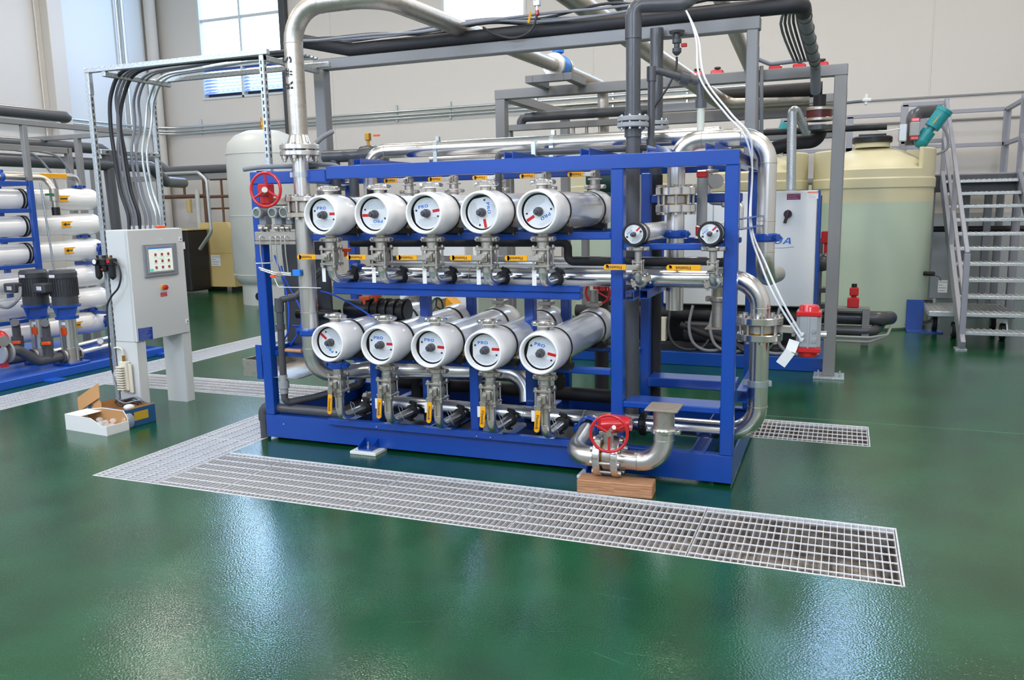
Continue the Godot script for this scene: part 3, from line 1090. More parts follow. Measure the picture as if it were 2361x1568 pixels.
# a membrane pressure vessel along -z, rim at the origin of z
func vessel(called: String, label: String, at: Vector3, roll: float, top_port: bool, group: String) -> Node3D:
	var o := thing(called, label, "pressure vessel", at, group)
	var shell := mb()
	shell.lathe(at, Vector3.FORWARD, [Vector2(0.111, 0.07), Vector2(0.113, 0.004), Vector2(0.116, 0.0), Vector2(0.123, 0.0), Vector2(0.1275, 0.004), Vector2(0.134, 0.06), Vector2(0.139, 0.13), Vector2(0.138, 0.20), Vector2(0.129, 0.25), Vector2(0.122, 0.285), Vector2(0.119, 0.31)], 48, true)
	shell.lathe(at, Vector3.FORWARD, [Vector2(0.119, 1.02), Vector2(0.122, 1.05), Vector2(0.132, 1.12), Vector2(0.138, 1.18), Vector2(0.135, 1.28), Vector2(0.128, 1.33), Vector2(0.10, 1.345), Vector2(0, 1.35)], 40, true)
	part(o, "shell", shell, M.vessel)
	part(o, "film_wrap", mb().lathe(at, Vector3.FORWARD, [Vector2(0.1192, 0.30), Vector2(0.1205, 0.34), Vector2(0.1195, 0.6), Vector2(0.1205, 0.98), Vector2(0.1192, 1.03)], 40, true), M.film)
	part(o, "bore", mb().lathe(at, Vector3.FORWARD, [Vector2(0.112, 0.045), Vector2(0.108, 0.045), Vector2(0.104, 0.056), Vector2(0, 0.058)], 40), M.black)
	part(o, "retaining_ring", mb().ring(at + Vector3(0, 0, -0.042), Vector3.BACK, 0.1105, 0.003, 40, 8), M.steel)
	end_face(o, 0.099, Vector3(0, 0, -0.058), roll)
	for z in [-0.275, -1.075]:
		var s := mb()
		for dz in [-0.008, 0.008]:
			s.lathe(at + Vector3(0, 0, z + dz), Vector3.FORWARD, [Vector2(0.118, -0.006), Vector2(0.1275, -0.006), Vector2(0.1275, 0.006), Vector2(0.118, 0.006)], 40)
		var sp := part(o, "strap", s, M.rubber)
		part(sp, "strap_bolt", mb().cyl(at + Vector3(0.118, -0.03, z), at + Vector3(0.112, -0.15, z), 0.004, 8).cyl(at + Vector3(0.112, -0.125, z), at + Vector3(0.112, -0.14, z), 0.009, 6), M.brass)
		part(o, "saddle", mb().prism([Vector2(-0.13, -0.132), Vector2(0.13, -0.132), Vector2(0.13, -0.1), Vector2(0.09, -0.092), Vector2(0.05, -0.116), Vector2(0, -0.124), Vector2(-0.05, -0.116), Vector2(-0.09, -0.092), Vector2(-0.13, -0.1)], Transform3D(Basis.IDENTITY, at + Vector3(0, 0, z - 0.035)), 0.07), M.rubber)
	if top_port:
		var pz := -0.11
		part(o, "side_port", mb().cyl(at + Vector3(0, 0.12, pz), at + Vector3(0, 0.172, pz), 0.034, 20), M.steel_matt)
		part(o, "port_coupling", mb().coupling(at + Vector3(0, 0.172, pz), Vector3.UP, 0.036, 0.036, Vector3(1, 0, 0.15)).cyl(at + Vector3(0, 0.155, pz), at + Vector3(0, 0.192, pz), 0.036, 24), M.steel_bright)
	return o

func valve_body(b: MB, c: Vector3, s: float):
	b.cyl(c + Vector3(0, -0.035, 0) * s, c + Vector3(0, 0.035, 0) * s, 0.036 * s, 20)
	b.ball(c, 0.044 * s, 16)
	for y in [-0.045, 0.035]:
		b.box(c + Vector3(-0.046, y, -0.046) * s, c + Vector3(0.046, y + 0.012, 0.046) * s, 0.004)
	b.cyl(c + Vector3(0, 0.047, 0) * s, c + Vector3(0, 0.075, 0) * s, 0.031 * s, 8)
	b.cyl(c + Vector3(0, -0.075, 0) * s, c + Vector3(0, -0.045, 0) * s, 0.031 * s, 8)
	b.box(c + Vector3(-0.022, -0.02, 0.03) * s, c + Vector3(0.022, 0.02, 0.058) * s, 0.003)

func valve_bolts(b: MB, c: Vector3, s: float):
	for x in [-0.037, 0.037]:
		for z in [-0.037, 0.037]:
			b.cyl(c + Vector3(x, -0.058, z) * s, c + Vector3(x, 0.06, z) * s, 0.0055 * s, 8)
			b.cyl(c + Vector3(x, 0.047, z) * s, c + Vector3(x, 0.056, z) * s, 0.010 * s, 6)
			b.cyl(c + Vector3(x, -0.054, z) * s, c + Vector3(x, -0.045, z) * s, 0.010 * s, 6)

# lever handle: steel shank and yellow grip, along d from the stem
func lever(o: Node3D, c: Vector3, d: Vector3, up: Vector3, l0: float, l1: float, flip: bool):
	var q := d.cross(up)
	var h := mb()
	h.bar(c - d * 0.018, c + d * l0, 0.03, 0.005, up, 0.002)
	h.cyl(c - up * 0.012, c + up * 0.012, 0.014, 12).cyl(c, c + up * 0.018, 0.008, 6)
	var hd := part(o, "lever", h, M.steel_matt)
	var gp := mb()
	gp.bar(c + d * (l0 - 0.005), c + d * (l1 - 0.012), 0.034, 0.012, up, 0.005)
	gp.cyl(c + d * (l1 - 0.014) - up * 0.006, c + d * (l1 - 0.014) + up * 0.006, 0.017, 16)
	part(hd, "grip", gp, M.yellow)
	var mid := c + d * ((l0 + l1) / 2) + up * 0.0064
	var ex := d
	letters(hd, "Flowtek", 0.017, Transform3D(Basis(ex, up.cross(ex), up), mid), M.text_dark)

func branch_upper(i: int):
	var x: float = VX[i]
	var z := ZR - 0.11
	var g := "valve branches under the upper row of vessels"
	var o := thing("valve_branch", "ball valve with horizontal yellow lever under the %s upper vessel" % ORD[i], "valve", Vector3(x, 1.18, z), g)
	part(o, "side_port", mb().cyl(Vector3(x, YU - 0.16, z), Vector3(x, YU - 0.115, z), 0.034, 20), M.steel_matt)
	part(o, "coupling", mb().coupling(Vector3(x, YU - 0.165, z), Vector3.UP, 0.034, 0.036, Vector3(1, 0, 0.1)).cyl(Vector3(x, YU - 0.2, z), Vector3(x, YU - 0.15, z), 0.033, 20), M.cast)
	var c := Vector3(x, 1.39, z)
	var vb := mb()
	valve_body(vb, c, 1.25)
	var v := part(o, "valve_body", vb, M.cast)
	var bb := mb()
	valve_bolts(bb, c, 1.25)
	part(v, "body_bolts", bb, M.steel)
	lever(o, c + Vector3(0, 0.0, 0.08), Vector3.LEFT, Vector3.BACK, 0.075, 0.215, false)
	part(o, "elbow", mb().pipe([Vector3(x, 1.3, z), Vector3(x, 1.236, z), Vector3(x, 1.236, -0.2)], 0.03, 0.075, 20), M.steel)
	part(o, "header_clamp", mb().coupling(Vector3(x, 1.236, -0.15 + 0.075), Vector3.BACK, 0.031, 0.04, Vector3(0.5, 1, 0)), M.rubber)
	part(o, "paper_tag", mb().box(Vector3(x - 0.062, 1.22, z + 0.03), Vector3(x - 0.034, 1.315, z + 0.032), 0.0), M.paper)

func branch_lower(i: int):
	var x: float = VX[i]
	var z := ZR - 0.11
	var g := "valve branches under the lower row of vessels"
	var blue := i == 0
	var o := thing("valve_branch", "ball valve with hanging yellow lever under the %s lower vessel" % ORD[i], "valve", Vector3(x, 0.23, z), g)
	part(o, "side_port", mb().cyl(Vector3(x, YL - 0.17, z), Vector3(x, YL - 0.115, z), 0.034, 20), M.steel_matt)
	if blue:
		part(o, "coupling", mb().coupling(Vector3(x, YL - 0.165, z), Vector3.UP, 0.045, 0.05, Vector3(1, 0, 0.1)), M.blue)
	else:
		part(o, "coupling", mb().coupling(Vector3(x, YL - 0.165, z), Vector3.UP, 0.034, 0.036, Vector3(1, 0, 0.1)), M.cast)
	part(o, "spool", mb().cyl(Vector3(x, 0.575, z), Vector3(x, YL - 0.165, z), 0.033, 20), M.steel)
	var c := Vector3(x, 0.515, z)
	var vb := mb()
	valve_body(vb, c, 1.25)
	var v := part(o, "valve_body", vb, M.cast)
	var bb := mb()
	valve_bolts(bb, c, 1.25)
	part(v, "body_bolts", bb, M.steel)
	lever(o, c + Vector3(-0.012, 0.0, 0.08), Vector3(-0.09, -1, 0).normalized(), Vector3.BACK, 0.07, 0.2, true)
	part(o, "elbow", mb().pipe([Vector3(x, 0.43, z), Vector3(x, 0.268, z), Vector3(x, 0.268, -0.28)], 0.031, 0.075, 20), M.steel)
	part(o, "weld_bead", mb().ring(Vector3(x, 0.343, z), Vector3.UP, 0.031, 0.0022, 24, 6), M.steel_matt)
	part(o, "header_clamp", mb().coupling(Vector3(x, 0.268, -0.15), Vector3.BACK, 0.032, 0.03, Vector3(0.3, 1, 0)), M.rubber)
	var wr := mb()
	wr.hose([Vector3(x + 0.03, 0.3, 0.03), Vector3(x + 0.005, 0.33, 0.0), Vector3(x - 0.01, 0.345, 0.02), Vector3(x + 0.02, 0.31, 0.05), Vector3(x + 0.045, 0.25, 0.04)], 0.002, 5)
	part(o, "tie_wire", wr, M.zinc)
	if i > 0:
		part(o, "paper_tag", mb().box(Vector3(x - 0.075, 0.37, z + 0.045), Vector3(x - 0.05, 0.44, z + 0.047), 0.0), M.paper)

func vessels():
	var ru := [0.0, PI, 0.14, -PI * 0.45, -2.6]
	var rl := [2.45, 0.0, -0.06, 0.0, -0.22]
	for i in 5:
		vessel("pressure_vessel", "white membrane pressure vessel, %s in the upper row of the blue skid" % ORD[i], Vector3(VX[i], YU, ZR), ru[i], true, "upper row of pressure vessels")
	for i in 5:
		vessel("pressure_vessel", "white membrane pressure vessel, %s in the lower row of the blue skid" % ORD[i], Vector3(VX[i], YL, ZR), rl[i], true, "lower row of pressure vessels")
	for i in 5:
		branch_upper(i)
	for i in 5:
		branch_lower(i)
	# two small vessels in the right bay
	for i in 2:
		var x: float = [2.84, 3.277][i]
		var at := Vector3(x, 1.525, 0.13)
		var w: String = ["left", "right"][i]
		var o := thing("small_vessel", "small white vessel with black-rimmed dial face, %s of the two in the right bay" % w, "pressure vessel", at, "small vessels in the right bay")
		part(o, "shell", mb().lathe(at, Vector3.FORWARD, [Vector2(0.064, 0.0), Vector2(0.064, 0.13), Vector2(0.058, 0.16), Vector2(0.056, 0.9), Vector2(0, 0.9)], 36), M.vessel)
		part(o, "rim", mb().lathe(at, Vector3.FORWARD, [Vector2(0.054, 0.01), Vector2(0.056, -0.004), Vector2(0.068, -0.004), Vector2(0.07, 0.0), Vector2(0.07, 0.025), Vector2(0.064, 0.028)], 36), M.rubber)
		end_face(o, 0.055, Vector3(0, 0, -0.007), 0.75)
		for z in [-0.1, -0.135]:
			part(o, "strap", mb().lathe(at + Vector3(0, 0, z), Vector3.FORWARD, [Vector2(0.063, -0.004), Vector2(0.067, -0.004), Vector2(0.067, 0.004), Vector2(0.063, 0.004)], 32), M.rubber)
		part(o, "film_wrap", mb().lathe(at, Vector3.FORWARD, [Vector2(0.0565, 0.2), Vector2(0.0575, 0.22), Vector2(0.057, 0.6), Vector2(0.0565, 0.7)], 32, true), M.film)
		part(o, "saddle", mb().box(at + Vector3(-0.05, -0.062, -0.19), at + Vector3(0.05, -0.045, -0.13), 0.005), M.rubber)
		# its valve
		var c := Vector3(x + 0.01, 1.33, 0.06)
		var v := thing("sample_valve", "small stainless ball valve with yellow lever under the %s small vessel" % w, "valve", c + Vector3(0, -0.13, 0), "small valves in the right bay")
		part(v, "coupling", mb().coupling(Vector3(c.x, 1.437, c.z), Vector3.UP, 0.026, 0.03, Vector3(1, 0, 0)), M.cast)
		var vb := mb()
		valve_body(vb, c, 0.7)
		vb.cyl(c + Vector3(0, 0.05, 0), c + Vector3(0, 0.1, 0), 0.022, 16)
		part(v, "valve_body", vb, M.cast)
		var bb := mb()
		valve_bolts(bb, c, 0.7)
		part(v, "body_bolts", bb, M.steel)
		lever(v, c + Vector3(-0.005, 0.0, 0.05), Vector3.LEFT, Vector3.BACK, 0.06, 0.19 if i == 0 else 0.25, false)
		part(v, "elbow", mb().pipe([c + Vector3(0, -0.05, 0), Vector3(c.x, 1.236, c.z), Vector3(c.x + 0.01, 1.236, -0.2)], 0.021, 0.05, 16), M.steel)
		part(v, "header_clamp", mb().coupling(Vector3(c.x, 1.236, -0.02), Vector3.BACK, 0.022, 0.03, Vector3(1, 0.4, 0)), M.cast)

func weld(o: Node3D, c: Vector3, d: Vector3, r: float):
	part(o, "weld_bead", mb().ring(c, d, r, 0.0028, 28, 6), M.steel_matt)

# butterfly valve between two flanges on a pipe along d; returns nothing
func butterfly(o: Node3D, c: Vector3, d: Vector3, R: float, gap: float, t: float):
	part(o, "flange", mb().flange(c + d * gap / 2, d, R, t), M.steel_bright)
	part(o, "flange", mb().flange(c - d * gap / 2, -d, R, t), M.steel_bright)
	part(o, "gasket", mb().cyl(c - d * gap / 2, c + d * gap / 2, R * 0.62, 28), M.brass)
	part(o, "valve_disc_body", mb().cyl(c - d * (gap / 2 - 0.007), c + d * (gap / 2 - 0.007), R * 0.72, 28), M.cast)
	part(o, "flange_bolts", mb().bolts(c, d, R * 0.84, 8, 0.011, -gap / 2 - t - 0.014, gap / 2 + t + 0.014, 0.2), M.steel_matt)
	var nt := mb()
	nt.bolts(c, d, R * 0.84, 8, 0.018, gap / 2 + t, gap / 2 + t + 0.014, 0.2)
	nt.bolts(c, d, R * 0.84, 8, 0.018, -gap / 2 - t - 0.014, -gap / 2 - t, 0.2)
	part(o, "flange_nuts", nt, M.steel_matt)

func piping():
	var r := 0.059
	var z := -0.25
	# U-shaped product header: upper manifold, right leg, lower manifold
	var o := thing("header_pipe", "polished stainless U-shaped header pipe joining the upper and lower manifolds", "pipe", Vector3(2.0, 0.28, z))
	part(o, "upper_run", mb().pipe([Vector3(0.72, 1.236, z), Vector3(3.53, 1.236, z), Vector3(3.53, 1.012, z)], r, 0.17, 28), M.steel_bright)
	part(o, "lower_run", mb().pipe([Vector3(3.53, 0.873, z), Vector3(3.53, 0.285, z), Vector3(0.72, 0.285, z)], r, 0.17, 28), M.steel_bright)
	for a in [[Vector3(3.53, 1.066, z), Vector3.UP], [Vector3(3.36, 1.236, z), Vector3.RIGHT], [Vector3(3.53, 0.455, z), Vector3.UP], [Vector3(3.36, 0.285, z), Vector3.RIGHT], [Vector3(1.62, 1.236, z), Vector3.RIGHT], [Vector3(2.42, 0.285, z), Vector3.RIGHT], [Vector3(2.0, 0.285, z), Vector3.RIGHT]]:
		weld(o, a[0], a[1], r)
	part(o, "end_coupling", mb().coupling(Vector3(0.73, 1.236, z), Vector3.RIGHT, r, 0.06, Vector3(0, 1, 1)), M.blue)
	part(o, "end_coupling", mb().coupling(Vector3(0.76, 0.285, z), Vector3.RIGHT, r, 0.05, Vector3(0, 1, 1)), M.cast)
	part(o, "clamp_joint", mb().coupling(Vector3(2.82, 0.285, z), Vector3.RIGHT, r, 0.045, Vector3(0, 0.3, 1)), M.rubber)
	butterfly(o, Vector3(3.53, 0.942, z), Vector3.UP, 0.135, 0.058, 0.042)
	# valve neck towards the actuator
	part(o, "valve_neck", mb().bar(Vector3(3.62, 0.942, z), Vector3(3.735, 0.942, z + 0.02), 0.05, 0.042).box(Vector3(3.715, 0.9, z - 0.03), Vector3(3.74, 0.985, z + 0.04)), M.cast)
	part(o, "name_plate", mb().box(Vector3(1.44, 1.19, z + r - 0.002), Vector3(1.465, 1.262, z + r + 0.006), 0.001), M.blue)
	# pneumatic actuator standing on the valve
	var ac := Vector3(3.81, 0.935, z)
	var a := thing("pneumatic_actuator", "grey pneumatic valve actuator with bright red end caps at the skid's right", "actuator", ac + Vector3(0, -0.17, 0))
	part(a, "body", mb().box(ac + Vector3(-0.068, -0.108, -0.07), ac + Vector3(0.068, 0.108, 0.07), 0.022), M.pvc_light)
	for s in [-1.0, 1.0]:
		var cp := mb()
		cp.box(ac + Vector3(-0.07, 0.108 * s - 0.014, -0.072), ac + Vector3(0.07, 0.108 * s + 0.014, 0.072), 0.012)
		cp.lathe(ac + Vector3(0, 0.122 * s, 0), Vector3(0, s, 0), [Vector2(0.062, 0), Vector2(0.056, 0.026), Vector2(0.046, 0.034), Vector2(0, 0.034)], 8)
		var cap := part(a, "end_cap", cp, M.red)
		var bt := mb()
		for q in [[-0.06, 0.06], [0.06, 0.06]]:
			bt.cyl(ac + Vector3(q[0], 0.12 * s, q[1]), ac + Vector3(q[0], 0.128 * s, q[1]), 0.007, 8)
		part(cap, "cap_screws", bt, M.zinc)
	part(a, "rib", mb().box(ac + Vector3(-0.006, -0.094, 0.07), ac + Vector3(0.006, 0.094, 0.074), 0.002), M.pvc_light)
	var fit := mb()
	for y in [-0.05, 0.01]:
		fit.cyl(ac + Vector3(0.03, y, 0.07), ac + Vector3(0.03, y, 0.085), 0.011, 8)
	part(a, "port_plugs", fit, M.zinc)
	part(a, "stub_shaft", mb().cyl(ac + Vector3(0.068, -0.02, 0), ac + Vector3(0.1, -0.02, 0), 0.022, 14), M.steel)
	part(a, "air_fitting", mb().cyl(ac + Vector3(-0.03, -0.01, 0.07), ac + Vector3(-0.036, -0.01, 0.1), 0.011, 10), M.tube_white)
	part(a, "air_fitting", mb().cyl(ac + Vector3(-0.03, -0.04, 0.07), ac + Vector3(-0.036, -0.04, 0.1), 0.011, 10), M.tube_white)
	var tg := thing("paper_tag", "crumpled white paper tag hanging below the red-capped actuator", "tag", Vector3(3.72, 0.72, z + 0.06))
	part(tg, "tag_sheet", mb().bar(Vector3(3.735, 0.885, z + 0.07), Vector3(3.715, 0.82, z + 0.085), 0.001, 0.062, Vector3(1, 0.35, 0.1), 0.0).bar(Vector3(3.715, 0.82, z + 0.085), Vector3(3.66, 0.735, z + 0.07), 0.001, 0.06, Vector3(1, -0.4, 0.1), 0.0), M.paper)
	part(tg, "tie", mb().hose([Vector3(3.735, 0.885, z + 0.07), Vector3(3.745, 0.92, z + 0.075), Vector3(3.73, 0.945, z + 0.06)], 0.0025, 6), M.cable_dark)
	for k in 2:
		var dx := 0.03 * k
		single("air_tube", mb().hose([ac + Vector3(-0.036, -0.01 - 0.03 * k, 0.1), Vector3(3.66 - dx, 1.13, -0.12), Vector3(3.56 - dx, 1.33, -0.2), Vector3(3.455 - dx * 0.3, 1.55, -0.35), Vector3(3.435, 1.9, -0.5), Vector3(3.42 - dx, 2.1, -0.45), Vector3(3.3 - dx, 2.24, -0.5), Vector3(3.12 - dx, 2.48, -0.6), Vector3(3.05 - dx * 0.5, 2.75, -0.75), Vector3(2.95, 2.95, -0.9), Vector3(2.85, 3.1, -1.0)], 0.0065, 8, 8), M.tube_white, "white air tube looping from the ceiling rack down to the red-capped actuator, %s one" % ["upper", "lower"][k], "tube", "white air tubes")
	# pipe clamp on the right leg
	var pc := thing("pipe_clamp", "zinc strap clamp holding the right leg of the header pipe", "clamp", Vector3(3.53, 0.6, z))
	part(pc, "strap", mb().lathe(Vector3(3.53, 0.6, z), Vector3.UP, [Vector2(r + 0.001, -0.018), Vector2(r + 0.005, -0.018), Vector2(r + 0.005, 0.018), Vector2(r + 0.001, 0.018)], 28), M.zinc)
	part(pc, "ear", mb().box(Vector3(3.58, 0.582, z - 0.012), Vector3(3.61, 0.618, z + 0.012), 0.004).cyl(Vector3(3.6, 0.6, z - 0.02), Vector3(3.6, 0.6, z + 0.02), 0.008, 8), M.zinc)
	part(pc, "ear", mb().box(Vector3(3.44, 0.582, z - 0.004), Vector3(3.49, 0.618, z + 0.004), 0.002), M.zinc)
	# stub with welded plate hanging under the upper manifold
	var sx := 3.26
	var s2 := thing("capped_stub", "stainless stub pipe with clamp and square end plate hanging under the upper manifold", "pipe", Vector3(sx, 0.9, -0.5))
	part(s2, "stub_pipe", mb().cyl(Vector3(sx, 1.2, -0.5), Vector3(sx, 1.1, -0.5), 0.052, 24).cyl(Vector3(sx, 1.07, -0.5), Vector3(sx, 0.905, -0.5), 0.054, 24), M.steel_matt)
	part(s2, "clamp", mb().coupling(Vector3(sx, 1.085, -0.5), Vector3.UP, 0.053, 0.04, Vector3(1, 0, 0.1)), M.cast)
	part(s2, "end_plate", mb().box(Vector3(sx - 0.085, 0.895, -0.585), Vector3(sx + 0.085, 0.905, -0.415), 0.003), M.scale)
	# loop pipe with a butterfly valve in the right bay
	var lz := -0.55
	var l := thing("loop_pipe", "stainless loop pipe rising through the right bay and down outside the frame", "pipe", Vector3(3.2, 1.1, lz))
	part(l, "inner_leg", mb().cyl(Vector3(2.955, 1.0, lz), Vector3(2.955, 1.655, lz), 0.057, 28), M.steel)
	part(l, "loop", mb().pipe([Vector3(2.955, 1.79, lz), Vector3(2.955, 2.098, lz), Vector3(3.522, 2.098, lz), Vector3(3.522, 1.22, lz), Vector3(3.56, 1.2, -1.1)], 0.057, 0.16, 28), M.steel)
	for q in [[Vector3(3.36, 2.098, lz), Vector3.RIGHT], [Vector3(3.522, 1.935, lz), Vector3.UP], [Vector3(3.522, 1.58, lz), Vector3.UP], [Vector3(3.522, 1.385, lz), Vector3.UP], [Vector3(3.12, 2.098, lz), Vector3.RIGHT], [Vector3(2.955, 1.34, lz), Vector3.UP]]:
		weld(l, q[0], q[1], 0.057)
	butterfly(l, Vector3(2.955, 1.722, lz), Vector3.UP, 0.13, 0.06, 0.052)
	part(l, "groove_coupling", mb().coupling(Vector3(2.955, 1.5, lz), Vector3.UP, 0.057, 0.055, Vector3(1, 0, 0.5)), M.blue)
	part(l, "groove_coupling", mb().coupling(Vector3(3.522, 1.475, lz), Vector3.UP, 0.057, 0.055, Vector3(1, 0, 0.6)), M.blue)
	part(l, "valve_actuator", mb().cyl(Vector3(3.1, 1.55, lz - 0.15), Vector3(3.1, 1.86, lz - 0.15), 0.035, 16), M.pvc_light)
	for y in [[1.86, 1.91], [1.48, 1.55]]:
		part(l, "actuator_cap", mb().box(Vector3(3.065, y[0], lz - 0.185), Vector3(3.135, y[1], lz - 0.115), 0.008), M.red)
	# long pipe lying on top of the frame
	var tp := thing("top_pipe", "long polished stainless pipe lying along the top of the blue skid", "pipe", Vector3(1.8, 2.05, -0.75))
	part(tp, "run", mb().pipe([Vector3(0.545, 1.55, -0.75), Vector3(0.545, 2.135, -0.75), Vector3(3.2, 2.135, -0.75)], 0.055, 0.15, 28), M.steel_bright)
	part(tp, "groove_coupling", mb().coupling(Vector3(2.66, 2.135, -0.75), Vector3.RIGHT, 0.056, 0.055, Vector3(0, 1, 0.1)), M.blue)
	for x in [1.14, 2.05]:
		part(tp, "strap_clamp", mb().lathe(Vector3(x, 2.135, -0.75), Vector3.RIGHT, [Vector2(0.056, -0.016), Vector2(0.06, -0.016), Vector2(0.06, 0.016), Vector2(0.056, 0.016)], 28).box(Vector3(x - 0.016, 2.18, -0.765), Vector3(x + 0.016, 2.225, -0.735), 0.003).box(Vector3(x - 0.016, 2.0, -0.7), Vector3(x + 0.016, 2.12, -0.694), 0.002), M.zinc)
	weld(tp, Vector3(0.7, 2.135, -0.75), Vector3.RIGHT, 0.055)
	single("rear_pipe", mb().pipe([Vector3(0.95, 2.07, -1.02), Vector3(2.5, 2.07, -1.02), Vector3(2.6, 2.0, -1.02)], 0.05, 0.05, 24), M.steel_bright, "second stainless pipe lying behind the long one on the skid top", "pipe")
	# left riser with flanges, overhead elbow and run to the flow meter
	var rx := 0.445
	var rz := 0.0
	var rr := 0.064
	var ri := thing("riser_pipe", "brushed stainless riser pipe at the skid's left end, bending overhead to the back", "pipe", Vector3(rx, 0.5, rz))
	part(ri, "overhead_run", mb().pipe([Vector3(rx, 2.215, rz), Vector3(rx, 3.06, rz), Vector3(1.12, 3.06, rz), Vector3(1.27, 3.06, -3.05)], rr, 0.24, 32), M.steel_matt)
	part(ri, "reducer", mb().cyl(Vector3(rx, 2.15, rz), Vector3(rx, 2.215, rz), 0.088, 28, rr), M.steel_bright)
	for q in [[Vector3(rx, 2.215, rz), Vector3.UP], [Vector3(rx, 2.82, rz), Vector3.UP], [Vector3(rx + 0.24, 3.06, rz), Vector3.RIGHT], [Vector3(0.88, 3.06, rz), Vector3.RIGHT]]:
		weld(ri, q[0], q[1], rr)
	part(ri, "flange", mb().flange(Vector3(rx, 2.115, rz), Vector3.UP, 0.135, 0.034), M.steel)
	part(ri, "flange", mb().flange(Vector3(rx, 2.073, rz), Vector3.UP, 0.135, 0.034), M.steel)
	part(ri, "flange_bolts", mb().bolts(Vector3(rx, 2.1, rz), Vector3.UP, 0.112, 8, 0.012, -0.065, 0.06, 0.3), M.steel_matt)
	part(ri, "flange_nuts", mb().bolts(Vector3(rx, 2.1, rz), Vector3.UP, 0.112, 8, 0.02, -0.048, -0.027, 0.3), M.steel_matt)
	part(ri, "spool", mb().cyl(Vector3(rx, 1.8, rz), Vector3(rx, 2.075, rz), 0.055, 28), M.steel)
	butterfly(ri, Vector3(rx, 1.725, rz), Vector3.UP, 0.122, 0.076, 0.034)
	part(ri, "lower_leg", mb().pipe([Vector3(rx, 1.66, rz), Vector3(rx, 0.52, rz), Vector3(0.75, 0.52, -0.3), Vector3(1.62, 0.52, -0.45)], 0.062, 0.16, 28), M.steel)
	weld(ri, Vector3(rx, 0.98, rz), Vector3.UP, 0.062)
	weld(ri, Vector3(rx, 0.72, rz), Vector3.UP, 0.062)
	part(ri, "u_clamp", mb().lathe(Vector3(rx, 1.945, rz), Vector3.UP, [Vector2(0.056, -0.016), Vector2(0.06, -0.016), Vector2(0.06, 0.016), Vector2(0.056, 0.016)], 28).box(Vector3(rx - 0.075, 1.925, rz + 0.0), Vector3(rx - 0.05, 1.965, rz + 0.03), 0.005), M.zinc)
	part(ri, "groove_coupling", mb().coupling(Vector3(rx, 0.84, rz), Vector3.UP, 0.062, 0.055, Vector3(-1, 0, 0.2)), M.blue)
	letters(ri, "K # S", 0.07, Transform3D(Basis(Vector3(0, 1, 0), Vector3(-1, 0, 0), Vector3(0, 0, 1)), Vector3(rx - 0.012, 2.62, rz + rr - 0.0005)), M.text_dark)
	# red gear operator with its hand wheel, on the left butterfly valve
	var gw := thing("hand_wheel_valve", "red gear operator with spoked hand wheel at the skid's upper left", "hand wheel", Vector3(0.3, 1.6, 0.16))
	part(gw, "neck", mb().box(Vector3(0.2, 1.735, -0.03), Vector3(0.37, 1.79, 0.03), 0.01), M.cast)
	var gb := mb()
	gb.box(Vector3(0.14, 1.80, 0.0), Vector3(0.215, 1.89, 0.1), 0.008)
	gb.cyl(Vector3(0.175, 1.755, 0.045), Vector3(0.175, 1.82, 0.045), 0.046, 20)
	gb.box(Vector3(0.135, 1.735, 0.0), Vector3(0.215, 1.765, 0.07), 0.008)
	part(gw, "gear_box", gb, M.red)
	part(gw, "wheel", mb().wheel(Vector3(0.285, 1.845, 0.19), Vector3(0.1, 0.02, 1), 0.114, 0.0105), M.red)
	part(gw, "hub", mb().cyl(Vector3(0.19, 1.83, 0.1), Vector3(0.286, 1.845, 0.203), 0.02, 16), M.steel_matt)
	# lower rear run joining the header through an elbow
	single("rear_elbow_pipe", mb().pipe([Vector3(1.62, 0.52, -0.45), Vector3(1.93, 0.52, -0.47), Vector3(1.95, 0.33, -0.42)], 0.06, 0.16, 24), M.steel, "matt stainless elbow dropping into the lower manifold behind the vessels", "pipe")
	single("rear_coupling", mb().coupling(Vector3(1.55, 0.52, -0.44), Vector3.RIGHT, 0.064, 0.055, Vector3(0, -1, 0.2)), M.blue, "blue grooved coupling on the rear pipe below the lower vessels", "coupling")
	single("rear_header", mb().cyl(Vector3(0.78, 1.295, -0.6), Vector3(3.3, 1.295, -0.6), 0.054, 24), M.steel, "second stainless header lying behind the upper manifold", "pipe")
	# black rubber-like pipes in the skid
	single("black_pipe", mb().pipe([Vector3(0.6, 1.455, -0.35), Vector3(2.28, 1.455, -0.35), Vector3(2.28, 1.33, -0.35), Vector3(3.3, 1.33, -0.35)], 0.028, 0.04, 16), M.foam, "black pipe with a step running below the upper vessel rail", "pipe")
	single("low_black_pipe", mb().pipe([Vector3(0.5, 0.33, -0.75), Vector3(2.66, 0.33, -0.75)], 0.05, 0.04, 18), M.foam, "black pipe lying low behind the lower manifold", "pipe")
	single("black_dropper", mb().cyl(Vector3(2.08, 0.36, -0.75), Vector3(2.08, 0.8, -0.75), 0.028, 14).cyl(Vector3(2.08, 0.34, -0.75), Vector3(2.08, 0.46, -0.75), 0.042, 14), M.foam, "short black upright pipe on the low black pipe behind the lower vessels", "pipe")
	single("black_stub", mb().cyl(Vector3(0.9, 0.1, -0.75), Vector3(0.9, 0.52, -0.75), 0.06, 18), M.foam, "stout black upright pipe left behind the lower vessels", "pipe")
	single("black_stub", mb().cyl(Vector3(1.15, 0.2, -0.7), Vector3(1.15, 0.47, -0.7), 0.045, 18), M.foam, "shorter black upright pipe behind the lower vessels", "pipe")
	# front drain: elbow, butterfly valve, elbow up to a capped stub
	var dz := 0.24
	var d := thing("drain_line", "stainless drain line with flanged butterfly valve in front of the skid's right end", "pipe", Vector3(2.8, 0.06, dz))
	part(d, "inlet_elbow", mb().pipe([Vector3(2.485, 0.27, -0.22), Vector3(2.485, 0.19, dz), Vector3(2.66, 0.19, dz)], 0.06, 0.12, 28), M.steel)
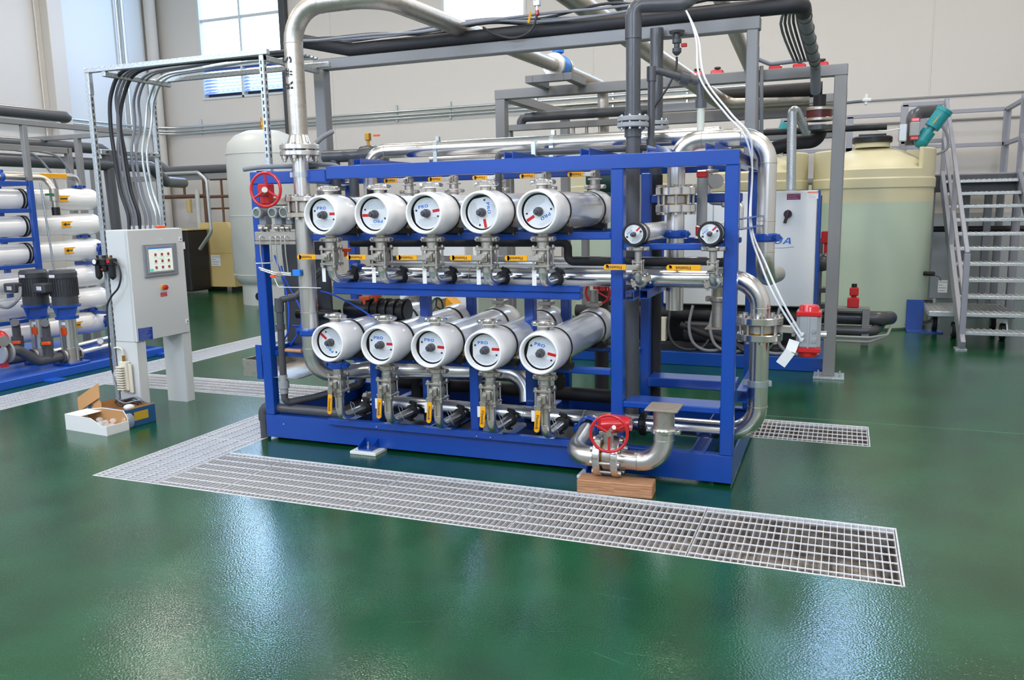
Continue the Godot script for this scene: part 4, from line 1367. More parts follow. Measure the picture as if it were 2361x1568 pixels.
	part(d, "outlet_elbow", mb().pipe([Vector3(2.79, 0.19, dz), Vector3(3.05, 0.19, dz), Vector3(3.05, 0.375, dz)], 0.06, 0.14, 28), M.steel)
	weld(d, Vector3(2.9, 0.19, dz), Vector3.RIGHT, 0.06)
	weld(d, Vector3(3.05, 0.335, dz), Vector3.UP, 0.06)
	part(d, "inlet_coupling", mb().coupling(Vector3(2.485, 0.265, -0.13), Vector3.BACK, 0.06, 0.055, Vector3(1, 0.2, 0)), M.blue)
	butterfly(d, Vector3(2.722, 0.205, dz), Vector3.RIGHT, 0.125, 0.066, 0.044)
	part(d, "clamp", mb().coupling(Vector3(3.05, 0.39, dz), Vector3.UP, 0.06, 0.036, Vector3(1, 0, 0.1)), M.steel_bright)
	part(d, "capped_stub", mb().cyl(Vector3(3.05, 0.4, dz), Vector3(3.05, 0.522, dz), 0.062, 28), M.steel_matt)
	part(d, "end_plate", mb().box(Vector3(2.955, 0.522, dz - 0.1), Vector3(3.145, 0.532, dz + 0.1), 0.003), M.scale)
	part(d, "weld_mark", mb().ring(Vector3(3.05, 0.5318, dz), Vector3.UP, 0.066, 0.0016, 32, 6), M.trench)
	part(d, "neck", mb().box(Vector3(2.69, 0.27, dz - 0.04), Vector3(2.754, 0.36, dz + 0.04), 0.01).box(Vector3(2.67, 0.345, dz - 0.05), Vector3(2.78, 0.365, dz + 0.05), 0.006), M.cast)
	var dg := mb()
	dg.box(Vector3(2.66, 0.365, dz - 0.06), Vector3(2.83, 0.45, dz + 0.05), 0.016)
	dg.cyl(Vector3(2.69, 0.4, dz + 0.03), Vector3(2.86, 0.42, dz + 0.03), 0.042, 18)
	part(d, "gear_box", dg, M.red)
	var wh := part(d, "wheel", mb().wheel(Vector3(2.765, 0.39, dz + 0.17), Vector3(0.12, 0.05, 1), 0.107, 0.009, PI), M.red)
	part(wh, "hub", mb().cyl(Vector3(2.76, 0.39, dz + 0.05), Vector3(2.766, 0.39, dz + 0.18), 0.017, 14), M.steel_matt)
	part(wh, "crank_knob", mb().cyl(Vector3(2.78, 0.41, dz + 0.15), Vector3(2.8, 0.435, dz + 0.19), 0.009, 12, 0.013), M.steel_bright)
	var wb := thing("wood_block", "rough sawn timber block propping the drain valve in front of the skid", "wood block", Vector3(2.78, 0, 0.3))
	var wm := mb()
	wm.box(Vector3(-0.225, 0, -0.07), Vector3(0.225, 0.083, 0.07), 0.005)
	var wo := MeshInstance3D.new()
	wo.name = "beam"
	wo.mesh = wm.mesh()
	wo.material_override = M.wood
	wb.add_child(wo)
	wb.rotation.y = 0.06
	# grey PVC droppers through the bay, and their tops
	var p1 := thing("pvc_pipe", "dark grey plastic pipe dropping from overhead through the right bay, front one", "pipe", Vector3(2.705, 0.2, -0.4))
	part(p1, "dropper", mb().pipe([Vector3(2.705, 0.2, -0.4), Vector3(2.705, 2.92, -0.4), Vector3(3.0, 2.92, -0.5), Vector3(3.2, 3.15, -0.7)], 0.046, 0.06, 24), M.pvc)
	for q in [[2.72, 2.86, 0.052], [2.12, 2.18, 0.054], [2.245, 2.28, 0.054]]:
		part(p1, "socket", mb().cyl(Vector3(2.705, q[0], -0.4), Vector3(2.705, q[1], -0.4), q[2], 24), M.pvc)
	part(p1, "flange", mb().flange(Vector3(2.705, 2.217, -0.4), Vector3.UP, 0.1, 0.03), M.pvc_light)
	part(p1, "flange", mb().flange(Vector3(2.705, 2.18, -0.4), Vector3.UP, 0.1, 0.03), M.pvc_light)
	part(p1, "flange_bolts", mb().bolts(Vector3(2.705, 2.21, -0.4), Vector3.UP, 0.08, 8, 0.009, -0.043, 0.048), M.zinc)
	var p2 := thing("pvc_pipe", "dark grey plastic pipe dropping through the right bay, rear one with black foam sleeve", "pipe", Vector3(2.715, 0.2, -1.05))
	part(p2, "dropper", mb().cyl(Vector3(2.715, 1.9, -1.05), Vector3(2.715, 2.9, -1.05), 0.046, 24), M.pvc)
	part(p2, "foam_sleeve", mb().cyl(Vector3(2.715, 0.2, -1.05), Vector3(2.715, 1.9, -1.05), 0.05, 24), M.foam)
	part(p2, "flange", mb().flange(Vector3(2.715, 2.245, -1.05), Vector3.UP, 0.09, 0.028), M.pvc_light)
	part(p2, "flange", mb().flange(Vector3(2.715, 2.21, -1.05), Vector3.UP, 0.09, 0.028), M.pvc_light)
	part(p2, "flange_bolts", mb().bolts(Vector3(2.715, 2.24, -1.05), Vector3.UP, 0.072, 8, 0.008, -0.05, 0.05), M.zinc)
	var p3 := thing("vent_pipe", "thin dark grey plastic pipe with union and clear sight tube above the bay", "pipe", Vector3(2.9, 2.05, -0.5))
	part(p3, "run", mb().pipe([Vector3(1.75, 1.75, -0.45), Vector3(1.75, 2.06, -0.45), Vector3(2.80, 2.06, -0.5), Vector3(2.80, 2.545, -0.5), Vector3(3.08, 2.46, -0.62), Vector3(3.095, 2.33, -0.62)], 0.023, 0.03, 14), M.pvc)
	for q in [[Vector3(2.80, 2.47, -0.5), Vector3(2.80, 2.56, -0.5), 0.031], [Vector3(2.8, 2.05, -0.5), Vector3(2.8, 2.11, -0.5), 0.031], [Vector3(2.97, 2.493, -0.573), Vector3(3.02, 2.478, -0.594), 0.042], [Vector3(3.095, 2.30, -0.62), Vector3(3.095, 2.35, -0.62), 0.036]]:
		part(p3, "fitting", mb().cyl(q[0], q[1], q[2], 14), M.pvc)
	part(p3, "sight_tube", mb().cyl(Vector3(3.095, 2.1, -0.62), Vector3(3.095, 2.31, -0.62), 0.024, 16), M.bore)
	part(p3, "pipe_clip", mb().box(Vector3(2.0, 2.03, -0.475), Vector3(2.035, 2.13, -0.42), 0.004), M.zinc)
	# thin stainless line and pressure gauge cluster behind the loop
	var gc := thing("gauge_line", "thin stainless line with ball valve and gauge behind the loop pipe in the bay", "gauge", Vector3(3.2, 1.5, -0.9))
	part(gc, "line", mb().pipe([Vector3(3.12, 1.95, -0.9), Vector3(3.12, 1.7, -0.9), Vector3(3.33, 1.69, -0.9), Vector3(3.33, 1.52, -0.9)], 0.018, 0.03, 12), M.steel)
	part(gc, "gauge_head", mb().cyl(Vector3(3.15, 1.84, -0.9), Vector3(3.17, 1.84, -0.84), 0.05, 20), M.cast)
	part(gc, "flange", mb().flange(Vector3(3.12, 1.9, -0.9), Vector3.UP, 0.055, 0.02), M.cast)
	part(gc, "small_valve", mb().box(Vector3(3.2, 1.665, -0.925), Vector3(3.27, 1.72, -0.875), 0.008).cyl(Vector3(3.235, 1.72, -0.9), Vector3(3.235, 1.76, -0.9), 0.012, 10), M.cast)
	# pneumatics, transmitters and filter at the left end
	left_end()

func left_end():
	for k in 3:
		var c := Vector3([0.1, 0.235, 0.33][k], 1.69, 0.0)
		var o := thing("pressure_transmitter", "grey pressure transmitter with round window, %s of three behind the red hand wheel" % ["left", "middle", "right"][k], "transmitter", c, "pressure transmitters")
		part(o, "housing", mb().cyl(c + Vector3(0, 0, -0.07), c + Vector3(0, 0, 0.055), 0.034, 20).box(c + Vector3(-0.028, -0.09, -0.06), c + Vector3(0.03, -0.02, 0.02), 0.008), M.cab_dark)
		var rg := part(o, "window_ring", mb().lathe(c + Vector3(0, 0, 0.05), Vector3.BACK, [Vector2(0.04, 0), Vector2(0.041, 0.02), Vector2(0.036, 0.026), Vector2(0.027, 0.026), Vector2(0.026, 0.018)], 12), M.alu)
		part(rg, "window_glass", mb().cyl(c + Vector3(0, 0, 0.05), c + Vector3(0, 0, 0.068), 0.027, 18), M.lens)
		part(o, "flange_block", mb().box(c + Vector3(-0.035, -0.12, -0.05), c + Vector3(0.03, -0.085, 0.03), 0.004), M.cast)
	var mf := thing("valve_manifold", "stainless valve manifold block with capillary tubes at the skid's left post", "manifold", Vector3(0.25, 1.49, 0.03))
	part(mf, "block", mb().box(Vector3(0.05, 1.49, 0.0), Vector3(0.4, 1.555, 0.05), 0.004), M.cast)
	part(mf, "block", mb().box(Vector3(0.05, 1.463, -0.005), Vector3(0.4, 1.488, 0.055), 0.004), M.cast)
	for x in [0.1, 0.15, 0.235, 0.29, 0.33]:
		part(mf, "needle_valve", mb().cyl(Vector3(x, 1.55, 0.02), Vector3(x, 1.578, 0.03), 0.013, 10).cyl(Vector3(x - 0.014, 1.578, 0.03), Vector3(x + 0.014, 1.578, 0.03), 0.016, 10), M.steel_matt)
	var ys := [1.28, 1.315, 1.27, 1.265, 1.27]
	for k in 5:
		var x: float = [0.115, 0.205, 0.25, 0.295, 0.33][k]
		var e := x + (0.0 if k != 1 else 0.0)
		var pts := [Vector3(x, 1.52, 0.055), Vector3(x, 1.545, 0.075), Vector3(e, 1.4, 0.075), Vector3(e + 0.006, ys[k], 0.07)]
		if k == 1:
			pts = [Vector3(x, 1.52, 0.055), Vector3(x, 1.54, 0.075), Vector3(x, 1.335, 0.075), Vector3(x - 0.14, 1.33, 0.07)]
		part(mf, "capillary_tube", mb().pipe(pts, 0.0045, 0.02, 8), M.steel)
	part(mf, "cross_tube", mb().pipe([Vector3(0.09, 1.3, 0.07), Vector3(0.22, 1.268, 0.08), Vector3(0.38, 1.262, 0.09)], 0.009, 0.05, 10).pipe([Vector3(0.1, 1.285, 0.07), Vector3(0.22, 1.255, 0.08), Vector3(0.38, 1.25, 0.09)], 0.006, 0.05, 8), M.steel_bright)
	part(mf, "small_valve", mb().box(Vector3(0.25, 1.24, 0.07), Vector3(0.3, 1.27, 0.1), 0.006), M.steel_matt)
	part(mf, "orange_lever", mb().box(Vector3(0.205, 1.235, 0.095), Vector3(0.245, 1.252, 0.105), 0.003), M.orange)
	part(mf, "blue_tape", mb().box(Vector3(0.39, 1.245, 0.07), Vector3(0.455, 1.29, 0.095), 0.003), M.tape)
	part(mf, "drip_tube", mb().pipe([Vector3(0.22, 1.24, 0.08), Vector3(0.26, 1.165, 0.09), Vector3(0.62, 1.165, 0.09)], 0.004, 0.02, 8), M.steel)
	# black filter housing on the shelf with orange valve handles
	var f := thing("filter_housing", "black ribbed filter housing with orange lever valves on the left shelf", "filter", Vector3(0.4, 0.68, -0.6))
	part(f, "backboard", mb().box(Vector3(0.0, 0.68, -0.34), Vector3(0.42, 1.47, -0.31), 0.004), M.motor)
	var hb := mb()
	hb.cyl(Vector3(0.48, 0.95, -0.45), Vector3(1.0, 0.95, -0.45), 0.075, 20)
	for k in 5:
		hb.cyl(Vector3(0.68 + k * 0.07, 0.95, -0.45), Vector3(0.71 + k * 0.07, 0.95, -0.45), 0.09, 20)
	part(f, "body", hb, M.black)
	part(f, "stand", mb().box(Vector3(0.6, 0.68, -0.52), Vector3(0.9, 0.88, -0.4), 0.01), M.black)
	part(f, "inlet_valve", mb().cyl(Vector3(0.16, 0.93, -0.24), Vector3(0.5, 0.93, -0.3), 0.035, 14).cyl(Vector3(0.23, 0.93, -0.25), Vector3(0.3, 0.93, -0.26), 0.05, 14), M.black)
	for c in [Vector3(0.3, 0.995, -0.25), Vector3(0.66, 1.04, -0.4), Vector3(0.76, 1.06, -0.4), Vector3(0.5, 1.4, -0.42)]:
		part(f, "orange_lever", mb().box(c + Vector3(-0.045, -0.012, -0.012), c + Vector3(0.045, 0.014, 0.012), 0.005).box(c + Vector3(-0.012, -0.05, -0.01), c + Vector3(0.012, 0, 0.01), 0.004), M.orange)
	single("black_strainer", mb().cyl(Vector3(0.72, 1.1, -0.55), Vector3(0.72, 1.85, -0.55), 0.075, 20).cyl(Vector3(0.72, 1.35, -0.55), Vector3(0.72, 1.42, -0.55), 0.09, 20), M.black, "black upright strainer column behind the leftmost upper vessel", "strainer")
	var hs := [[Vector3(0.15, 1.3, -0.1), Vector3(0.181, 1.22, -0.09), Vector3(0.248, 1.094, -0.09), Vector3(0.302, 1.0, -0.09), Vector3(0.31, 0.905, -0.09), Vector3(0.272, 0.807, -0.09), Vector3(0.197, 0.717, -0.09)], [Vector3(0.136, 1.381, -0.05), Vector3(0.186, 1.233, -0.05), Vector3(0.215, 1.1, -0.06), Vector3(0.225, 0.96, -0.06), Vector3(0.2, 0.81, -0.06), Vector3(0.11, 0.7, -0.06)], [Vector3(0.48, 1.12, -0.1), Vector3(0.58, 1.1, -0.1), Vector3(0.72, 1.0, -0.2), Vector3(0.85, 0.9, -0.25)], [Vector3(0.18, 0.85, -0.15), Vector3(0.28, 0.84, -0.15), Vector3(0.36, 0.75, -0.15), Vector3(0.35, 0.7, -0.15)]]
	var hn := ["longer looping blue air hose at the skid's left end", "shorter blue air hose curving down beside the left post", "blue air hose slanting down behind the first lower vessel", "small arched blue air hose on the filter shelf"]
	for k in 4:
		single("blue_hose", mb().hose(hs[k], 0.0065, 8), M.blue_hose, hn[k], "hose", "blue air hoses")
	single("wooden_stick", mb().cyl(Vector3(0.22, 0.692, -0.0), Vector3(0.36, 0.692, 0.0), 0.014, 12), M.wood, "short wooden dowel lying on the left shelf of the skid", "stick")
	# drain pipework in dark grey plastic
	var d := thing("drain_pipework", "dark grey plastic drain pipe with elbows and union at the skid's lower left", "pipe", Vector3(0.05, 0.0, 0.05))
	part(d, "upper_leg", mb().pipe([Vector3(0.46, 1.27, -0.16), Vector3(0.27, 1.08, -0.1), Vector3(0.16, 1.055, -0.04), Vector3(0.16, 0.5, -0.03)], 0.026, 0.04, 16), M.pvc)
	part(d, "elbow_fitting", mb().cyl(Vector3(0.16, 0.97, -0.035), Vector3(0.16, 1.07, -0.04), 0.034, 16), M.pvc)
	part(d, "socket", mb().cyl(Vector3(0.16, 0.84, -0.033), Vector3(0.16, 0.88, -0.033), 0.034, 16), M.pvc)
	part(d, "union", mb().cyl(Vector3(0.16, 0.36, -0.03), Vector3(0.16, 0.5, -0.03), 0.03, 16).cyl(Vector3(0.16, 0.4, -0.03), Vector3(0.16, 0.45, -0.03), 0.04, 16), M.pvc_light)
	part(d, "lower_leg", mb().pipe([Vector3(0.16, 0.37, -0.03), Vector3(0.16, 0.285, -0.03), Vector3(0.3, 0.3, -0.2), Vector3(0.55, 0.36, -0.45), Vector3(0.6, 0.45, -0.45)], 0.026, 0.04, 16), M.pvc)
	part(d, "floor_run", mb().pipe([Vector3(0.62, 0.22, -0.1), Vector3(-0.06, 0.235, -0.06), Vector3(-0.06, -0.12, -0.06)], 0.038, 0.06, 20), M.pvc)
	part(d, "elbow_fitting", mb().pipe([Vector3(0.03, 0.233, -0.06), Vector3(-0.06, 0.235, -0.06), Vector3(-0.06, 0.13, -0.06)], 0.045, 0.06, 20), M.pvc)
	part(d, "black_nipple", mb().cyl(Vector3(0.46, 0.225, -0.09), Vector3(0.56, 0.222, -0.095), 0.034, 16), M.black)
	single("sheet_tray", mb().box(Vector3(-0.2, 0.475, -0.62), Vector3(-0.195, 0.6, -0.02), 0.001).box(Vector3(-0.2, 0.475, -0.62), Vector3(0.3, 0.48, -0.02), 0.001).box(Vector3(-0.2, 0.48, -0.025), Vector3(-0.01, 0.6, -0.02), 0.001).box(Vector3(-0.2, 0.48, -0.62), Vector3(0.3, 0.6, -0.615), 0.001), M.steel_matt, "bare sheet-metal tray sticking out left of the blue skid", "tray")
	single("tray_bracket", mb().box(Vector3(-0.055, 0.46, -0.012), Vector3(-0.005, 0.72, 0.0), 0.002), M.blue, "upright blue bracket plate on the skid's left post by the tray", "bracket")

func slot_shades(o: Node3D, a: Vector3, b: Vector3, face: Vector3, n: int):
	# dark plates on the strut face paint the shade inside its oblong holes
	var k := mb()
	var d := (b - a).normalized()
	var s := d.cross(face).normalized()
	for i in n:
		var c := a.lerp(b, (i + 0.5) / n)
		k.X = Transform3D(Basis(s, d, face), c)
		k.box(Vector3(-0.006, -0.014, -0.004), Vector3(0.006, 0.014, 0.0008), 0.0007)
	part(o, "slot_shade_row", k, M.cable_dark)

func overhead():
	# grey pipe rack on the back of the skid
	var o := thing("pipe_rack", "grey painted steel beam on posts carrying black pipes above the blue skid", "pipe rack", Vector3(1.6, 1.9, -1.15))
	part(o, "beam", mb().box(Vector3(-0.17, 2.845, -1.2), Vector3(3.4, 2.93, -1.1), 0.006), M.paint)
	part(o, "post", mb().box(Vector3(-0.17, 1.9, -1.2), Vector3(-0.07, 2.845, -1.1), 0.006), M.paint)
	part(o, "post", mb().box(Vector3(3.315, 1.93, -1.2), Vector3(3.39, 2.845, -1.1), 0.006), M.paint)
	part(o, "foot", mb().box(Vector3(-0.17, 1.86, -1.2), Vector3(0.03, 1.9, -1.1), 0.004), M.paint)
	var b := thing("insulated_pipe", "thick black insulated pipe lying along the grey rack above the skid", "pipe", Vector3(1.8, 2.95, -1.15))
	part(b, "run", mb().pipe([Vector3(-0.35, 3.11, -1.13), Vector3(0.2, 2.985, -1.15), Vector3(3.66, 2.985, -1.15), Vector3(3.662, 2.975, -1.35)], 0.055, 0.08, 18), M.foam)
	part(b, "sleeved_bundle", mb().pipe([Vector3(3.662, 2.975, -1.35), Vector3(3.68, 2.9, -3.3), Vector3(3.68, 2.7, -3.55)], 0.045, 0.08, 18), M.cable)
	var rg := mb()
	for z in [-1.5, -1.85, -2.2, -2.55, -2.9, -3.1]:
		rg.ring(Vector3(3.662 + (z + 1.15) * -0.0087, 2.985 + (z + 1.15) * 0.04, z), Vector3(0, 0.04, 1), 0.046, 0.004, 20, 6)
	part(b, "cable_ties", rg, M.black)
	var lay := [[0.05, 2.93, 0.06, "cable"], [0.09, 2.94, 0.03, "cable_dark"], [0.11, 2.95, -0.02, "cable"], [0.06, 3.02, -0.05, "cable_dark"], [0.1, 3.0, 0.07, "cable"]]
	for k in 5:
		var q: Array = lay[k]
		var rr := RandomNumberGenerator.new()
		rr.seed = 40 + k
		var pts := [Vector3(-0.3, 3.08, -1.1 + q[2])]
		for i in 8:
			var x := -0.05 + i * 0.48
			pts.append(Vector3(x, 3.03 + q[0] * 0.4 + rr.randf_range(-0.03, 0.045), -1.12 + q[2] + rr.randf_range(-0.03, 0.03)))
		pts.append(Vector3(3.6, 3.06, -1.2))
		pts.append(Vector3(3.6 - k * 0.03, 3.0, -1.8))
		pts.append(Vector3(3.62 - k * 0.03, 2.94, -3.2))
		single("cable", mb().hose(pts, 0.0105, 8, 5), M[q[3]], "%s cable tied along the black pipe on the grey rack, %s of five" % ["grey" if q[3] == "cable" else "black", ["first", "second", "third", "fourth", "fifth"][k]], "cable", "cables on the grey rack")
	single("drooping_cable", mb().hose([Vector3(1.4, 3.03, -1.05), Vector3(1.5, 2.97, -1.04), Vector3(1.65, 2.93, -1.04), Vector3(1.78, 2.97, -1.05), Vector3(1.83, 3.08, -1.06)], 0.009, 8), M.cable_dark, "black cable drooping below the rack to a small yellow-handled valve", "cable")
	var sv := thing("sample_cock", "small steel cock with yellow lever standing on the grey rack", "valve", Vector3(1.83, 3.08, -1.06))
	part(sv, "body", mb().cyl(Vector3(1.83, 3.08, -1.06), Vector3(1.83, 3.11, -1.06), 0.014, 10), M.red)
	part(sv, "stem", mb().cyl(Vector3(1.83, 3.1, -1.06), Vector3(1.825, 3.4, -1.06), 0.011, 10).box(Vector3(1.805, 3.14, -1.08), Vector3(1.855, 3.18, -1.04), 0.005), M.steel)
	part(sv, "lever", mb().bar(Vector3(1.79, 3.1, -1.03), Vector3(1.775, 3.02, -1.02), 0.004, 0.015), M.yellow)
	# hanging valve under the rack
	var hv := thing("hanging_valve", "black plastic valve with small red knob hanging under the grey rack", "valve", Vector3(2.855, 2.67, -1.15))
	part(hv, "body", mb().lathe(Vector3(2.855, 2.87, -1.05), Vector3.DOWN, [Vector2(0.055, 0), Vector2(0.05, 0.015), Vector2(0.02, 0.02), Vector2(0.02, 0.05), Vector2(0.032, 0.055), Vector2(0.032, 0.08), Vector2(0.02, 0.085), Vector2(0.02, 0.11), Vector2(0.032, 0.115), Vector2(0.032, 0.14), Vector2(0.014, 0.16), Vector2(0, 0.165)], 16), M.pvc)
	part(hv, "knob", mb().box(Vector3(2.885, 2.76, -1.06), Vector3(2.925, 2.785, -1.04), 0.004), M.red)
	part(hv, "tail_hose", mb().hose([Vector3(2.855, 2.7, -1.05), Vector3(2.85, 2.62, -1.05), Vector3(2.8, 2.5, -1.03), Vector3(2.72, 2.38, -1.0), Vector3(2.68, 2.3, -1.0)], 0.008, 8), M.cable_dark)
	# flow meter on the overhead pipe, on frame bracket
	var fm := thing("flow_meter", "blue magnetic flow meter with flanges on the overhead stainless pipe", "flow meter", Vector3(1.23, 3.0, -3.25))
	part(fm, "flange", mb().flange(Vector3(1.272, 3.06, -3.05), Vector3(0.02, 0, -1), 0.118, 0.035), M.steel_matt)
	part(fm, "body", mb().lathe(Vector3(1.272, 3.06, -3.09), Vector3(0.02, 0, -1), [Vector2(0.1, 0), Vector2(0.115, 0.02), Vector2(0.12, 0.15), Vector2(0.1, 0.2)], 24), M.tape)
	part(fm, "flange", mb().flange(Vector3(1.277, 3.06, -3.29), Vector3(0.02, 0, -1), 0.118, 0.035), M.steel_matt)
	part(fm, "head", mb().cyl(Vector3(1.28, 3.15, -3.18), Vector3(1.28, 3.2, -3.18), 0.035, 16).cyl(Vector3(1.28, 3.19, -3.18), Vector3(1.28, 3.28, -3.18), 0.058, 20), M.tape)
	fm.get_node("body").set_meta("label", "deep blue meter body")
	single("far_steel_pipe", mb().pipe([Vector3(1.28, 3.06, -3.34), Vector3(1.3, 3.06, -4.75), Vector3(1.3, 2.2, -4.8)], 0.064, 0.16, 24), M.steel_matt, "stainless pipe continuing behind the flow meter and turning down", "pipe")

func strut_frame():
	var o := thing("strut_frame", "galvanised perforated strut frame carrying cables from the cabinet to the skid", "strut frame", Vector3(-0.9, 0, -0.6))
	for a in [[-1.785, -0.3, 0.0], [-1.785, -0.97, 0.0], [-0.055, -0.3, 1.985]]:
		var x: float = a[0]
		var z: float = a[1]
		part(o, "post", mb().box(Vector3(x, a[2], z), Vector3(x + 0.041, 2.83, z + 0.041), 0.004), M.galv)
		slot_shades(o, Vector3(x + 0.0412, a[2] + 0.1, z + 0.02), Vector3(x + 0.0412, 2.8, z + 0.02), Vector3.RIGHT, int((2.75 - a[2]) / 0.05))
		if x > -1.0:
			slot_shades(o, Vector3(x + 0.02, a[2] + 0.1, z + 0.0412), Vector3(x + 0.02, 2.8, z + 0.0412), Vector3.BACK, int((2.75 - a[2]) / 0.05))
	for z in [-0.3, -0.97]:
		part(o, "top_rail", mb().box(Vector3(-1.785, 2.83, z), Vector3(0.02 if z > -0.5 else 0.1, 2.871, z + 0.041), 0.004), M.galv)
	for x in [-1.6, -0.055]:
		part(o, "cross_rail", mb().box(Vector3(x, 2.79, -0.97), Vector3(x + 0.041, 2.83, -0.26), 0.004), M.galv)
	part(o, "mid_rail", mb().box(Vector3(-1.765, 2.19, -0.93), Vector3(-1.724, 2.231, -0.3), 0.004), M.galv)
	slot_shades(o, Vector3(-1.7235, 2.21, -0.9), Vector3(-1.7235, 2.21, -0.33), Vector3.RIGHT, 9)
	for z in [-0.26, -0.93]:
		part(o, "corner_plate", mb().box(Vector3(-1.745, 2.66, z - 0.04), Vector3(-1.738, 2.83, z), 0.002), M.zinc)
	part(o, "foot_plate", mb().box(Vector3(-0.09, 1.977, -0.34), Vector3(0.06, 1.987, -0.2), 0.002), M.black)
	# cables lying on top and dropping to the cabinet
	var cx := -1.62
	var names := ["first", "second", "third", "fourth", "fifth", "sixth", "seventh", "eighth"]
	var zz := [-0.40, -0.45, -0.485, -0.53, -0.64, -0.69, -0.80, -0.86]
	for k in 8:
		var z: float = zz[k]
		var zc: float = [-0.40, -0.44, -0.475, -0.51, -0.58, -0.63, -0.70, -0.75][k]
		var bow := 0.035 * sin(k * 1.7)
		var dark := k in [0, 3]
		var pts := [Vector3(0.05, 2.885, -0.5 - k * 0.05), Vector3(-0.5, 2.895 + 0.012 * (k % 3), -0.5 - k * 0.045), Vector3(-1.1, 2.885, z), Vector3(-1.5, 2.85, z), Vector3(-1.66, 2.68, z), Vector3(-1.70, 2.45, z - bow), Vector3(-1.69, 2.2, zc), Vector3(-1.66, 1.9, zc), Vector3(-1.6, 1.7, zc), Vector3(-1.6, 1.57, zc)]
		single("drop_cable", mb().hose(pts, 0.016 if dark else 0.0115, 8, 6), M.cable_dark if dark else (M.zinc if k > 5 else M.cable), "%s from the front of the %s dropping from strut frame to cabinet" % [names[k], "cables (dark)" if dark else "grey cables"], "cable", "cables dropping to the cabinet")
	single("conduit_bend", mb().hose([Vector3(0.02, 2.0, -0.5), Vector3(0.04, 2.1, -0.6), Vector3(0.1, 2.25, -0.75), Vector3(0.12, 2.32, -0.9)], 0.02, 10), M.cable, "grey flexible conduit bending up behind the riser flanges", "conduit")
	single("conduit_loop", mb().hose([Vector3(-0.06, 2.0, -0.02), Vector3(0.1, 2.012, -0.03), Vector3(0.3, 2.012, -0.08), Vector3(0.5, 2.02, -0.16), Vector3(0.62, 2.0, -0.2), Vector3(0.68, 1.9, -0.22)], 0.017, 10), M.cable, "grey conduit lying along the skid's top left beam", "conduit")
	var pv := thing("pvc_manifold", "dark grey plastic pipe with reducer standing behind the riser flanges", "pipe", Vector3(0.3, 2.0, -0.9))
	part(pv, "run", mb().pipe([Vector3(0.0, 2.13, -0.95), Vector3(0.5, 2.13, -0.95)], 0.05, 0.05, 20), M.pvc)
	part(pv, "reducer", mb().cyl(Vector3(0.36, 2.13, -0.95), Vector3(0.44, 2.13, -0.95), 0.07, 20).pipe([Vector3(0.4, 2.13, -0.95), Vector3(0.52, 2.13, -0.95), Vector3(0.53, 2.0, -0.95)], 0.075, 0.08, 20), M.pvc)
	for x in [0.1, 0.27]:
		part(pv, "tee", mb().cyl(Vector3(x, 1.6, -0.95), Vector3(x, 2.13, -0.95), 0.04, 16), M.pvc)
	part(pv, "vent_cock", mb().cyl(Vector3(0.42, 2.19, -0.95), Vector3(0.42, 2.25, -0.95), 0.012, 8).box(Vector3(0.4, 2.24, -0.97), Vector3(0.44, 2.3, -0.93), 0.004), M.brass)
	part(pv, "orange_lever", mb().box(Vector3(0.47, 2.27, -0.955), Vector3(0.53, 2.285, -0.945), 0.003), M.orange)

